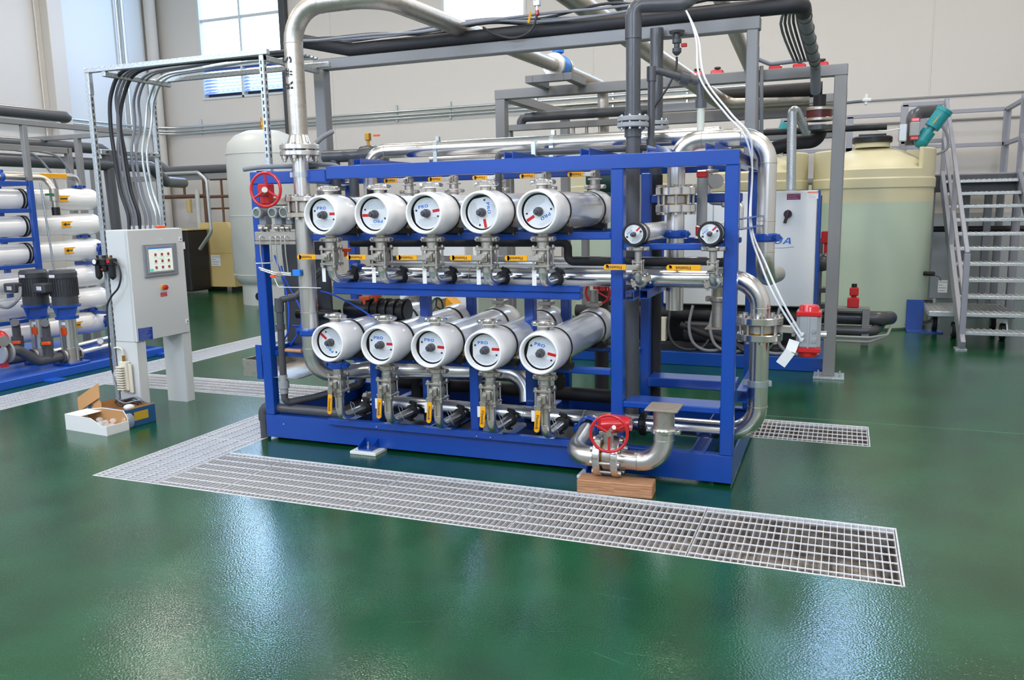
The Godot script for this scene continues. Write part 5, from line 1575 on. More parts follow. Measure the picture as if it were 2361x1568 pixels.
func cabinet():
	var x := -1.49
	var o := thing("control_cabinet", "pale grey control cabinet with touch screen standing on two legs", "cabinet", Vector3(-1.61, 0, -0.57))
	part(o, "body", mb().box(Vector3(-1.73, 0.63, -0.885), Vector3(-1.513, 1.57, -0.263), 0.008), M.cab)
	var d := part(o, "door", mb().box(Vector3(-1.51, 0.634, -0.881), Vector3(-1.49, 1.566, -0.267), 0.008), M.cab)
	part(d, "screen_bezel", mb().box(Vector3(-1.492, 1.165, -0.785), Vector3(-1.474, 1.44, -0.41), 0.006), M.cab_dark)
	part(d, "bezel_step", mb().box(Vector3(-1.48, 1.195, -0.735), Vector3(-1.468, 1.425, -0.437), 0.003), M.pvc_light)
	var sc := mb()
	sc.quad(Vector3(-1.4675, 1.21, -0.452), Vector3(-1.4675, 1.21, -0.716), Vector3(-1.4675, 1.411, -0.716), Vector3(-1.4675, 1.411, -0.452), Vector3.RIGHT)
	part(d, "touch_screen", sc, M.screen)
	part(d, "emergency_stop", mb().cyl(Vector3(-1.49, 1.065, -0.602), Vector3(-1.478, 1.065, -0.602), 0.024, 18), M.yellow)
	part(d, "stop_button", mb().lathe(Vector3(-1.478, 1.065, -0.602), Vector3.RIGHT, [Vector2(0.012, 0), Vector2(0.022, 0.012), Vector2(0.022, 0.026), Vector2(0.018, 0.032), Vector2(0, 0.034)], 18), M.red)
	var lr := mb()
	lr.quad(Vector3(-1.489, 0.985, -0.565), Vector3(-1.489, 0.985, -0.64), Vector3(-1.489, 1.02, -0.64), Vector3(-1.489, 1.02, -0.565), Vector3.RIGHT)
	part(d, "red_label", lr, M.label_red)
	var lb := mb()
	lb.quad(Vector3(-1.489, 0.64, -0.285), Vector3(-1.489, 0.635, -0.44), Vector3(-1.489, 0.742, -0.442), Vector3(-1.489, 0.747, -0.287), Vector3.RIGHT)
	part(d, "blue_label", lb, M.label_blue)
	var lw := mb()
	lw.quad(Vector3(-1.489, 1.475, -0.57), Vector3(-1.489, 1.475, -0.64), Vector3(-1.489, 1.49, -0.64), Vector3(-1.489, 1.49, -0.57), Vector3.RIGHT)
	part(d, "name_label", lw, M.label_white)
	for y in [1.47, 0.733]:
		var k := part(d, "lock", mb().box(Vector3(-1.492, y - 0.02, -0.865), Vector3(-1.484, y + 0.02, -0.833), 0.002), M.white)
		part(k, "key_slot", mb().cyl(Vector3(-1.486, y, -0.849), Vector3(-1.482, y, -0.849), 0.006, 10), M.text_dark)
	for z in [-0.36, -0.885]:
		var lg := mb()
		lg.prism([Vector2(0, 0), Vector2(0.225, 0), Vector2(0.235, 0.63), Vector2(0, 0.63)], Transform3D(Basis(Vector3(1, 0, 0), Vector3(0, 1, 0), Vector3(0, 0, 1)), Vector3(-1.73, 0, z)), 0.012)
		lg.prism([Vector2(0, 0), Vector2(0.225, 0), Vector2(0.235, 0.63), Vector2(0, 0.63)], Transform3D(Basis.IDENTITY, Vector3(-1.73, 0, z + 0.083)), 0.012)
		lg.box(Vector3(-1.515, 0, z + 0.012), Vector3(-1.5, 0.63, z + 0.083), 0.002)
		lg.box(Vector3(-1.73, 0, z + 0.012), Vector3(-1.518, 0.012, z + 0.083), 0.002)
		part(o, "leg", lg, M.cab)
	var gl := mb()
	for k in 7:
		gl.cyl(Vector3(-1.6, 1.57, -0.41 - k * 0.06), Vector3(-1.6, 1.6, -0.41 - k * 0.06), 0.02, 10)
	part(o, "cable_glands", gl, M.frame)
	part(o, "orange_key", mb().box(Vector3(-1.57, 1.572, -0.74), Vector3(-1.54, 1.592, -0.66), 0.004), M.orange)
	part(o, "side_socket", mb().box(Vector3(-1.7, 1.05, -0.905), Vector3(-1.58, 1.35, -0.887), 0.005), M.tape)
	# air filter regulator set on the near side
	var f := thing("filter_regulator", "black air filter regulator set with small gauge on the cabinet's side", "regulator", Vector3(-1.68, 1.16, -0.2))
	for k in 3:
		var c := Vector3(-1.78 + k * 0.075, 1.28, -0.21)
		part(f, ["filter_bowl", "regulator", "lubricator_bowl"][k], mb().box(c + Vector3(-0.033, 0, -0.035), c + Vector3(0.033, 0.06, 0.035), 0.008).lathe(c, Vector3.DOWN, [Vector2(0.028, 0), Vector2(0.028, 0.09 if k != 1 else 0.04), Vector2(0.02, 0.105 if k != 1 else 0.05), Vector2(0.008, 0.115 if k != 1 else 0.055), Vector2(0, 0.12 if k != 1 else 0.056)], 16).cyl(c + Vector3(0, 0.06, 0), c + Vector3(0, 0.085, 0), 0.018 if k == 1 else 0.01, 12), M.black)
	var g := part(f, "gauge", mb().cyl(Vector3(-1.76, 1.315, -0.175), Vector3(-1.76, 1.315, -0.155), 0.024, 20), M.black)
	part(g, "gauge_face", mb().cyl(Vector3(-1.76, 1.315, -0.155), Vector3(-1.76, 1.315, -0.1535), 0.021, 20), M.white)
	part(f, "red_clip", mb().box(Vector3(-1.715, 1.245, -0.178), Vector3(-1.69, 1.255, -0.17), 0.001), M.red)
	part(f, "brass_plug", mb().cyl(Vector3(-1.63, 1.34, -0.2), Vector3(-1.63, 1.355, -0.2), 0.012, 8), M.brass)
	part(f, "blow_off_label", mb().box(Vector3(-1.645, 1.305, -0.176), Vector3(-1.615, 1.33, -0.1735), 0.0), M.red)
	single("air_hose", mb().hose([Vector3(-1.6, 1.31, -0.2), Vector3(-1.54, 1.29, -0.19), Vector3(-1.52, 1.2, -0.19), Vector3(-1.56, 1.1, -0.19), Vector3(-1.66, 1.02, -0.2), Vector3(-1.74, 0.92, -0.22), Vector3(-1.75, 0.7, -0.22), Vector3(-1.76, 0.5, -0.22), Vector3(-1.73, 0.3, -0.22), Vector3(-1.66, 0.22, -0.21)], 0.008, 8), M.cable_dark, "black air hose looping from the regulator down the cabinet's side", "hose")
	# ivory terminal block with its cable on the near leg
	var tb := thing("terminal_block", "ivory slotted connector block hanging on the cabinet's near leg", "connector", Vector3(-1.62, 0.2, -0.2))
	part(tb, "body", mb().box(Vector3(-1.665, 0.22, -0.262), Vector3(-1.585, 0.47, -0.215), 0.006), M.ivory)
	for k in 10:
		part(tb, "tooth", mb().box(Vector3(-1.672, 0.23 + k * 0.021, -0.216), Vector3(-1.605, 0.243 + k * 0.021, -0.18), 0.003), M.ivory)
	part(tb, "cover", mb().box(Vector3(-1.6, 0.2, -0.25), Vector3(-1.555, 0.45, -0.235), 0.003), M.ivory)
	part(tb, "plug", mb().cyl(Vector3(-1.63, 0.47, -0.24), Vector3(-1.63, 0.52, -0.24), 0.013, 10), M.brass)
	part(tb, "cord", mb().hose([Vector3(-1.63, 0.52, -0.24), Vector3(-1.64, 0.57, -0.24), Vector3(-1.69, 0.585, -0.24), Vector3(-1.74, 0.575, -0.25)], 0.008, 8), M.ivory)
	single("plastic_bag", mb().ball(Vector3(-1.71, 0.32, -0.23), 0.04, 12, 2.2), M.sheet, "crumpled clear plastic bag behind the ivory connector block", "bag")

func carton_box(lo: Vector3, hi: Vector3, t := 0.006) -> MB:
	var b := mb()
	b.box(lo, Vector3(hi.x, lo.y + t, hi.z), 0.001)
	b.box(lo, Vector3(lo.x + t, hi.y, hi.z), 0.001)
	b.box(Vector3(hi.x - t, lo.y, lo.z), hi, 0.001)
	b.box(Vector3(lo.x + t, lo.y, lo.z), Vector3(hi.x - t, hi.y, lo.z + t), 0.001)
	b.box(Vector3(lo.x + t, lo.y, hi.z - t), Vector3(hi.x - t, hi.y, hi.z), 0.001)
	return b

func cartons():
	# white bin with a low front
	var o := thing("white_parts_bin", "open white cardboard parts bin with a low front on the floor", "box", Vector3(-1.5, 0, 0.2))
	o.rotation.y = -0.1
	var b := mb()
	b.X = Transform3D(Basis.IDENTITY, Vector3.ZERO)
	b.box(Vector3(-0.25, 0, -0.1), Vector3(0.25, 0.005, 0.1), 0.0)
	b.box(Vector3(-0.25, 0, -0.1), Vector3(-0.244, 0.125, 0.1), 0.001)
	b.box(Vector3(0.244, 0, -0.1), Vector3(0.25, 0.075, 0.1), 0.001)
	for z in [-0.1, 0.094]:
		b.prism([Vector2(-0.244, 0.005), Vector2(0.244, 0.005), Vector2(0.244, 0.075), Vector2(0.19, 0.075), Vector2(0.06, 0.125), Vector2(-0.244, 0.125)] if z > 0 else [Vector2(-0.244, 0.005), Vector2(0.244, 0.005), Vector2(0.244, 0.1), Vector2(0.2, 0.155), Vector2(-0.05, 0.155), Vector2(-0.244, 0.125)], Transform3D(Basis.IDENTITY, Vector3(0, 0, z)), 0.006)
	var body := MeshInstance3D.new()
	body.name = "bin_body"
	body.mesh = b.mesh()
	body.material_override = M.cardwhite
	o.add_child(body)
	var l := MeshInstance3D.new()
	l.name = "inner_back"
	l.mesh = mb().prism([Vector2(-0.24, 0.006), Vector2(0.24, 0.006), Vector2(0.24, 0.097), Vector2(0.198, 0.15), Vector2(-0.05, 0.15), Vector2(-0.24, 0.12)], Transform3D(Basis.IDENTITY, Vector3(0, 0, -0.094)), 0.002).mesh()
	l.material_override = M.card
	o.add_child(l)
	var c := MeshInstance3D.new()
	c.name = "top_flap"
	c.mesh = mb().box(Vector3(-0.25, 0.124, -0.1), Vector3(-0.06, 0.128, 0.1), 0.0).mesh()
	c.material_override = M.cardwhite
	o.add_child(c)
	var rg := RandomNumberGenerator.new()
	rg.seed = 3
	for k in 7:
		var p := Vector3(-1.5 + rg.randf_range(-0.05, 0.2), 0.045 + rg.randf_range(0, 0.03), 0.2 + rg.randf_range(-0.05, 0.05))
		single("parts_packet", mb().ball(p, rg.randf_range(0.022, 0.036), 10, 0.7), M.sheet, "clear plastic packet lying in the white parts bin", "packet", "packets in the white bin")
	# blue and yellow carton with open flap
	var q := thing("tool_carton", "opened blue and yellow cardboard carton of cables beside the cabinet leg", "box", Vector3(-1.52, 0, -0.06))
	q.rotation.y = -0.12
	var cb := carton_box(Vector3(-0.23, 0, -0.13), Vector3(0.26, 0.15, 0.13))
	var bm := MeshInstance3D.new()
	bm.name = "carton_body"
	bm.mesh = cb.mesh()
	bm.material_override = std("1d4f7c", 0.6)
	q.add_child(bm)
	for e in [["yellow_panel", mb().box(Vector3(0.2605, 0.05, -0.06), Vector3(0.2615, 0.12, 0.07), 0.0), std("c09a28", 0.6)], ["yellow_panel", mb().box(Vector3(-0.18, 0.11, 0.1302), Vector3(0.05, 0.14, 0.1312), 0.0), std("c09a28", 0.6)], ["flap", mb().bar(Vector3(-0.2, 0.155, 0.14), Vector3(-0.26, 0.26, 0.1), 0.006, 0.3, Vector3(1, 0.3, 0), 0.0), M.card], ["flap", mb().box(Vector3(0.25, 0.15, -0.13), Vector3(0.256, 0.158, 0.13), 0.0), M.card], ["lining", carton_box(Vector3(-0.222, 0.02, -0.122), Vector3(0.252, 0.149, 0.122), 0.003), M.card], ["wrap_film", mb().ball(Vector3(0.25, 0.06, 0.12), 0.05, 12, 1.4), M.sheet]]:
		var m := MeshInstance3D.new()
		m.name = e[0]
		m.mesh = e[1].mesh()
		m.material_override = e[2]
		q.add_child(m, true)
	var big := mb()
	big.prism([Vector2(0, 0), Vector2(0.32, -0.01), Vector2(0.26, 0.07), Vector2(0.02, 0.125)], Transform3D(Basis(Vector3(0.96, -0.12, 0.2).normalized(), Vector3(0, 0.93, -0.35), Vector3(-0.2, 0.3, 0.9).normalized()), Vector3(-0.31, 0.15, 0.1)), 0.004)
	var fl := MeshInstance3D.new()
	fl.name = "lid"
	fl.mesh = big.mesh()
	fl.material_override = M.card
	q.add_child(fl)
	for k in 3:
		var pts := []
		for i in 13:
			var a := TAU * i / 12.0 + k
			pts.append(Vector3(-1.47 + k * 0.02 + cos(a) * (0.11 + 0.012 * k), 0.155 + 0.015 * k + 0.012 * sin(a * 3), -0.08 + sin(a) * 0.06))
		single("coiled_cable", mb().hose(pts, 0.006, 7, 4), M.cable_dark if k < 2 else M.cable, "coil of %s cable on top of the blue carton, %s coil" % [["black", "black", "grey"][k], ["lowest", "middle", "topmost"][k]], "cable", "coils on the blue carton")
	single("paper_packet", mb().ball(Vector3(-1.36, 0.15, 0.0), 0.045, 12, 0.5), M.paper, "white wrapped packet lying in the blue carton", "packet")

func arrow_label(o: Node3D, c: Vector3, u: Vector3, nrm: Vector3, w: float, h: float, both: bool):
	var B := Basis(u, nrm.cross(u), nrm)
	var s := part(o, "flow_label", mb().prism([Vector2(-w / 2, -h / 2), Vector2(w / 2, -h / 2), Vector2(w / 2, h / 2), Vector2(-w / 2, h / 2)], Transform3D(B, c), 0.001), M.yellow)
	var a := w * 0.42
	var p := [Vector2(a, 0), Vector2(a * 0.5, h * 0.32), Vector2(a * 0.5, h * 0.1), Vector2(-a, h * 0.1), Vector2(-a, -h * 0.1), Vector2(a * 0.5, -h * 0.1), Vector2(a * 0.5, -h * 0.32)]
	if both:
		p = [Vector2(a, 0), Vector2(a * 0.5, h * 0.3), Vector2(a * 0.5, h * 0.08), Vector2(-a * 0.5, h * 0.08), Vector2(-a * 0.5, h * 0.3), Vector2(-a, 0), Vector2(-a * 0.5, -h * 0.3), Vector2(-a * 0.5, -h * 0.08), Vector2(a * 0.5, -h * 0.08), Vector2(a * 0.5, -h * 0.3)]
	part(s, "arrow", mb().prism(p, Transform3D(B, c + nrm * 0.001), 0.0008), M.text_dark)

func left_rack():
	# blue deck of the left membrane rack
	var o := thing("rack_skid", "blue painted deck and frame of the membrane rack at the far left", "skid frame", Vector3(-4.6, 0, -1.0))
	part(o, "deck", mb().box(Vector3(-5.6, 0.02, -2.72), Vector3(-3.7, 0.09, 2.6), 0.008), M.blue_dull)
	part(o, "edge_channel", mb().box(Vector3(-3.7, 0.0, -2.72), Vector3(-3.66, 0.09, 2.6), 0.006), M.blue_dull)
	var gr := mb()
	for k in 24:
		gr.bar(Vector3(-4.35, 0.095, -1.75 - k * 0.04), Vector3(-3.75, 0.095, -1.75 - k * 0.04), 0.006, 0.01, Vector3.UP, 0.0)
	for k in 10:
		gr.bar(Vector3(-4.35 + k * 0.066, 0.097, -1.72), Vector3(-4.35 + k * 0.066, 0.097, -2.7), 0.008, 0.008, Vector3.UP, 0.0)
	var dg := part(o, "deck_grating", gr, M.blue)
	dg.set_meta("kind", "stuff")
	part(o, "deck_lug", mb().box(Vector3(-3.66, 0.0, -1.2), Vector3(-3.5, 0.02, -1.05), 0.002).box(Vector3(-3.66, 0.0, -2.75), Vector3(-3.5, 0.03, -2.6), 0.002), M.blue_dull)
	for z in [-0.6, -1.78]:
		part(o, "frame_post", mb().box(Vector3(-4.44, 0.09, z), Vector3(-4.39, 2.08, z + 0.06), 0.005), M.blue)
		part(o, "frame_post", mb().box(Vector3(-4.95, 0.09, z), Vector3(-4.9, 2.08, z + 0.06), 0.005), M.blue)
	for y in [2.03, 1.735, 1.42, 1.13, 0.53]:
		part(o, "side_rail", mb().box(Vector3(-4.43, y, -1.72), Vector3(-4.4, y + 0.045, 1.5), 0.004), M.blue)
		part(o, "cross_rail", mb().box(Vector3(-4.9, y, -1.77), Vector3(-4.44, y + 0.04, -1.73), 0.004), M.blue)
	part(o, "short_post", mb().box(Vector3(-3.95, 0.09, -2.5), Vector3(-3.88, 0.42, -2.44), 0.004), M.blue)
	for y in [1.1, 0.5]:
		part(o, "cross_rail", mb().box(Vector3(-4.75, y, -2.55), Vector3(-4.3, y + 0.04, -2.5), 0.004), M.blue)
	var ys := [1.883, 1.586, 1.282, 0.965, 0.69, 0.395]
	var nm := ["topmost", "second from top", "third from top", "third from bottom", "second from bottom", "lowest"]
	for k in 6:
		var c := Vector3(-4.6, ys[k], -2.78)
		var v := thing("rack_vessel", "white domed membrane vessel with yellow arrow label, %s in the left rack" % nm[k], "pressure vessel", c, "vessels of the left rack")
		part(v, "shell", mb().lathe(c, Vector3.BACK, [Vector2(0, 0), Vector2(0.06, 0.006), Vector2(0.1, 0.03), Vector2(0.125, 0.08), Vector2(0.132, 0.14), Vector2(0.132, 0.38), Vector2(0.126, 0.46), Vector2(0.115, 0.54), Vector2(0.115, 3.6), Vector2(0, 3.6)], 36, true), M.vessel)
		for z in [1.02, 1.06]:
			part(v, "strap", mb().lathe(c + Vector3(0, 0, z), Vector3.BACK, [Vector2(0.114, -0.012), Vector2(0.12, -0.012), Vector2(0.12, 0.012), Vector2(0.114, 0.012)], 32), M.rubber)
		arrow_label(v, c + Vector3(0.1335, 0.005, 0.52) - Vector3(0.016, 0, 0), Vector3(0, 0, -1), Vector3.RIGHT, 0.2, 0.075, k % 3 != 0)
		if k in [0, 1, 4]:
			part(v, "port_coupling", mb().coupling(c + Vector3(0.02, 0.15 if k == 0 else -0.145, 0.26), Vector3.UP, 0.035, 0.04, Vector3(0, 0, 1)), M.blue)
		if k in [2, 5]:
			part(v, "side_coupling", mb().coupling(c + Vector3(0.145, 0.0, 0.14), Vector3.RIGHT, 0.032, 0.05, Vector3(0, 1, 0)), M.blue)
			part(v, "side_pipe", mb().cyl(c + Vector3(0.12, 0, 0.14), c + Vector3(0.5, 0.02, 0.0), 0.026, 14), M.steel)
	# stainless feed line with a green-tagged check valve
	var f := thing("rack_feed_line", "stainless line above the left rack with a green tag and black coupling", "pipe", Vector3(-4.4, 1.85, -1.5))
	part(f, "run", mb().pipe([Vector3(-4.45, 2.12, 1.0), Vector3(-4.45, 2.12, -1.98), Vector3(-4.36, 1.98, -2.0)], 0.034, 0.08, 16), M.steel_matt)
	part(f, "second_run", mb().pipe([Vector3(-4.58, 2.15, -1.2), Vector3(-4.58, 2.15, -2.52), Vector3(-4.58, 2.02, -2.52)], 0.034, 0.08, 16), M.steel_matt)
	part(f, "valve", mb().cyl(Vector3(-4.36, 1.86, -2.0), Vector3(-4.36, 2.0, -2.0), 0.05, 16).cyl(Vector3(-4.36, 1.76, -2.0), Vector3(-4.36, 1.87, -2.0), 0.035, 16), M.cast)
	part(f, "green_tag", mb().box(Vector3(-4.42, 1.92, -1.95), Vector3(-4.3, 1.945, -1.93), 0.002), M.green)
	part(f, "black_cap", mb().cyl(Vector3(-4.36, 1.7, -2.0), Vector3(-4.36, 1.79, -2.0), 0.044, 16), M.black)
	part(f, "arrow_band", mb().box(Vector3(-4.547, 2.125, -2.35), Vector3(-4.543, 2.175, -2.0), 0.001), M.yellow)
	part(f, "coupling", mb().coupling(Vector3(-4.45, 2.12, -1.45), Vector3.BACK, 0.034, 0.04, Vector3(0, 1, 0)), M.blue)
	single("thin_conduit", mb().pipe([Vector3(-4.36, 2.06, -1.84), Vector3(-4.35, 0.9, -1.9)], 0.012, 0.02, 8), M.galv, "thin galvanised conduit beside the blue post of the left rack", "conduit")
	# two upright multistage pumps
	for k in 2:
		var c: Vector3 = [Vector3(-3.82, 0.09, -1.55), Vector3(-4.2, 0.09, -1.5)][k]
		var p := thing("upright_pump", "upright steel pump with dark finned motor, %s of the two" % ["right", "left"][k], "pump", c, "upright pumps of the left rack")
		part(p, "base_plate", mb().box(c + Vector3(-0.13, 0, -0.13), c + Vector3(0.13, 0.03, 0.13), 0.006), M.blue)
		part(p, "foot", mb().cyl(c + Vector3(0, 0.03, 0), c + Vector3(0, 0.18, 0), 0.085, 20), M.steel_matt)
		part(p, "chamber", mb().cyl(c + Vector3(0, 0.18, 0), c + Vector3(0, 0.5, 0), 0.077, 24), M.steel)
		for q in [[0.1, 0.0], [-0.1, 0.0], [0.0, 0.1], [0.0, -0.1]]:
			part(p, "stay_bolt", mb().cyl(c + Vector3(q[0], 0.05, q[1]), c + Vector3(q[0], 0.52, q[1]), 0.008, 8), M.steel)
		part(p, "head_ring", mb().cyl(c + Vector3(0, 0.5, 0), c + Vector3(0, 0.53, 0), 0.118, 24), M.blue)
		var hd := mb()
		hd.cyl(c + Vector3(0, 0.63, 0), c + Vector3(0, 0.655, 0), 0.15, 28)
		for q in [1.0, -1.0]:
			hd.prism([Vector2(-0.09, 0), Vector2(0.09, 0), Vector2(0.12, 0.1), Vector2(-0.12, 0.1)], Transform3D(Basis(Vector3(0.7, 0, 0.7 * q), Vector3.UP, Vector3(-0.7 * q, 0, 0.7)), c + Vector3(-0.05 * q, 0.53, 0.05)), 0.02)
		part(p, "lantern", hd, M.blue)
		part(p, "coupling_guard", mb().cyl(c + Vector3(0, 0.53, 0), c + Vector3(0, 0.63, 0), 0.07, 20), M.steel)
		var mt := mb()
		mt.lathe(c, Vector3.UP, [Vector2(0.13, 0.655), Vector2(0.13, 0.75), Vector2(0.128, 0.75), Vector2(0.128, 0.94), Vector2(0.138, 0.945), Vector2(0.142, 1.0), Vector2(0.125, 1.03), Vector2(0, 1.035)], 32)
		var m := part(p, "motor", mt, M.motor)
		var fins := mb()
		for i in 32:
			var a := TAU * i / 32
			var e := Vector3(cos(a), 0, sin(a))
			fins.bar(c + e * 0.132 + Vector3(0, 0.75, 0), c + e * 0.132 + Vector3(0, 0.94, 0), 0.006, 0.02, e, 0.001)
		part(m, "cooling_fins", fins, M.motor)
		var jb := part(p, "terminal_box", mb().box(c + Vector3(-0.17, 0.8, 0.1), c + Vector3(-0.0, 0.9, 0.24), 0.012), M.motor)
		part(jb, "rating_plate", mb().box(c + Vector3(-0.11, 0.83, 0.24), c + Vector3(-0.04, 0.87, 0.2415), 0.0), M.label_white)
		part(p, "maker_label", mb().box(c + Vector3(-0.03, 0.955, 0.139), c + Vector3(0.05, 0.985, 0.144), 0.001), M.white)
		part(p, "orange_label", mb().box(c + Vector3(-0.02, 0.33, 0.077), c + Vector3(0.06, 0.41, 0.08), 0.0), M.orange)
		part(p, "white_label", mb().box(c + Vector3(0.0, 0.44, 0.0775), c + Vector3(0.06, 0.47, 0.08), 0.0), M.white)
		for s in [-1.0, 1.0]:
			part(p, "pump_flange", mb().flange(c + Vector3(0, 0.1, 0.085 * s), Vector3(0, 0, s), 0.075, 0.022), M.cast)
			part(p, "flange_bolts", mb().bolts(c + Vector3(0, 0.1, 0.085 * s), Vector3(0, 0, s), 0.058, 4, 0.008, -0.01, 0.035, 0.78), M.steel)
		# suction line in plastic with an orange-handled valve
		var s := thing("suction_pipe", "dark grey plastic suction pipe with orange valve lever before the %s pump" % ["right", "left"][k], "pipe", c + Vector3(0, 0.0, 0.3), "pump suction pipes")
		part(s, "run", mb().pipe([c + Vector3(0, 0.1, 0.107), c + Vector3(0, 0.1, 0.4), c + Vector3(0, 0.26, 0.62), c + Vector3(0, 0.26, 0.72)], 0.052, 0.1, 20), M.pvc)
		part(s, "flange", mb().flange(c + Vector3(0, 0.1, 0.107), Vector3.BACK, 0.075, 0.022), M.pvc)
		part(s, "tee", mb().cyl(c + Vector3(0, 0.1, 0.27), c + Vector3(0, 0.22, 0.27), 0.05, 18).cyl(c + Vector3(0, 0.22, 0.27), c + Vector3(0, 0.34, 0.27), 0.058, 18).pipe([c + Vector3(0, 0.34, 0.27), c + Vector3(0, 0.47, 0.27), c + Vector3(0.07, 0.5, 0.33)], 0.042, 0.05, 16), M.pvc)
		part(s, "green_mark", mb().box(c + Vector3(-0.03, 0.25, 0.325), c + Vector3(0.0, 0.29, 0.332), 0.002), M.green)
		part(s, "orange_lever", mb().bar(c + Vector3(0.02, 0.28, 0.345), c + Vector3(0.13, 0.29, 0.345), 0.03, 0.035, Vector3.UP, 0.01), M.orange)
		single("discharge_pipe", mb().pipe([c + Vector3(0, 0.1, -0.107), c + Vector3(0, 0.14, -1.0)], 0.032, 0.05, 16), M.steel, "stainless discharge pipe running back from the %s pump" % ["right", "left"][k], "pipe", "pump discharge pipes")
	single("pump_conduit", mb().hose([Vector3(-4.12, 0.95, -1.27), Vector3(-4.0, 0.85, -1.15), Vector3(-4.1, 0.76, -1.1), Vector3(-4.25, 0.78, -1.1), Vector3(-4.35, 0.9, -1.1), Vector3(-4.36, 1.1, -1.1)], 0.016, 8), M.cable, "grey flexible conduit curving between the two pump terminal boxes", "conduit")
	var cv := thing("red_check_valve", "red cast valve with white flange at the picture's left edge", "valve", Vector3(-3.84, 0.09, -0.85))
	part(cv, "body", mb().ball(Vector3(-3.84, 0.48, -0.75), 0.1, 16).cyl(Vector3(-3.84, 0.2, -0.79), Vector3(-3.84, 0.45, -0.76), 0.04, 14), M.red)
	part(cv, "gauge", mb().cyl(Vector3(-3.76, 0.48, -0.75), Vector3(-3.72, 0.47, -0.72), 0.05, 18), M.cast)
	part(cv, "flange", mb().flange(Vector3(-3.82, 0.35, -0.83), Vector3.BACK, 0.11, 0.025), M.pvc_light)
	part(cv, "flange", mb().flange(Vector3(-3.82, 0.35, -0.75), Vector3.BACK, 0.11, 0.025), M.pvc_light)
	var pg := thing("pressure_gauge", "small round pressure gauge on the discharge pipe of the right pump", "gauge", Vector3(-3.82, 0.25, -1.95))
	part(pg, "stem", mb().cyl(Vector3(-3.82, 0.2, -1.95), Vector3(-3.82, 0.25, -1.95), 0.01, 8), M.brass)
	part(pg, "case", mb().cyl(Vector3(-3.83, 0.28, -1.96), Vector3(-3.8, 0.28, -1.93), 0.035, 18), M.cast)
	part(pg, "dial", mb().cyl(Vector3(-3.8, 0.28, -1.93), Vector3(-3.799, 0.28, -1.929), 0.03, 18), M.white)
	# grey racks and plastic pipes over the left rack
	var g := thing("grey_rack", "grey painted steel rack over the left membrane rack", "pipe rack", Vector3(-4.6, 0, -2.0))
	part(g, "beam", mb().box(Vector3(-4.45, 2.68, -3.3), Vector3(-4.39, 2.74, 1.5), 0.005), M.paint)
	part(g, "post", mb().box(Vector3(-4.45, 2.08, -1.78), Vector3(-4.39, 2.68, -1.72), 0.005), M.paint)
	part(g, "beam", mb().box(Vector3(-4.95, 2.44, -2.7), Vector3(-4.88, 2.51, 1.5), 0.005), M.paint)
	part(g, "post", mb().box(Vector3(-4.95, 0.09, -2.75), Vector3(-4.88, 2.51, -2.68), 0.005), M.paint)
	part(g, "beam", mb().box(Vector3(-6.9, 2.68, -3.3), Vector3(-4.39, 2.74, -3.24), 0.005), M.paint)
	part(g, "beam", mb().box(Vector3(-6.3, 2.58, -3.3), Vector3(-6.24, 2.64, 1.5), 0.005), M.paint)
	part(g, "post", mb().box(Vector3(-5.4, 0.02, -3.3), Vector3(-5.33, 2.68, -3.23), 0.005), M.paint)
	part(g, "post", mb().box(Vector3(-6.6, 0.02, -4.6), Vector3(-6.5, 2.4, -4.5), 0.005), M.paint)
	for a in [["highest of the grey plastic pipes over the left rack, ending in an elbow", [Vector3(-6.0, 3.03, 2.0), Vector3(-6.0, 3.03, -3.7), Vector3(-6.15, 3.03, -3.75)], 0.075], ["middle grey plastic pipe over the left rack, running towards the strut frame", [Vector3(-6.0, 2.63, 2.0), Vector3(-6.0, 2.63, -4.3), Vector3(-6.0, 0.05, -4.4)], 0.075], ["lowest thick grey plastic pipe behind the left rack, stepping down near the wall rack", [Vector3(-6.0, 2.41, 2.0), Vector3(-6.0, 2.41, -5.1), Vector3(-6.2, 2.2, -5.6), Vector3(-6.5, 2.2, -6.3)], 0.085]]:
		single("plastic_main", mb().pipe(a[1], a[2], 0.12, 20), M.pvc, a[0], "pipe", "grey plastic mains over the left rack")
	for k in 2:
		single("rack_cable", mb().hose([Vector3(-4.9, 2.45, -2.0 - k * 0.3), Vector3(-4.85, 2.4, -2.2 - k * 0.3), Vector3(-4.8, 2.2, -2.35 - k * 0.28), Vector3(-4.78, 2.0, -2.4 - k * 0.25)], 0.014, 8), M.cable, "grey cable hanging from the left grey rack, %s one" % ["nearer", "farther"][k], "cable", "cables of the left grey rack")

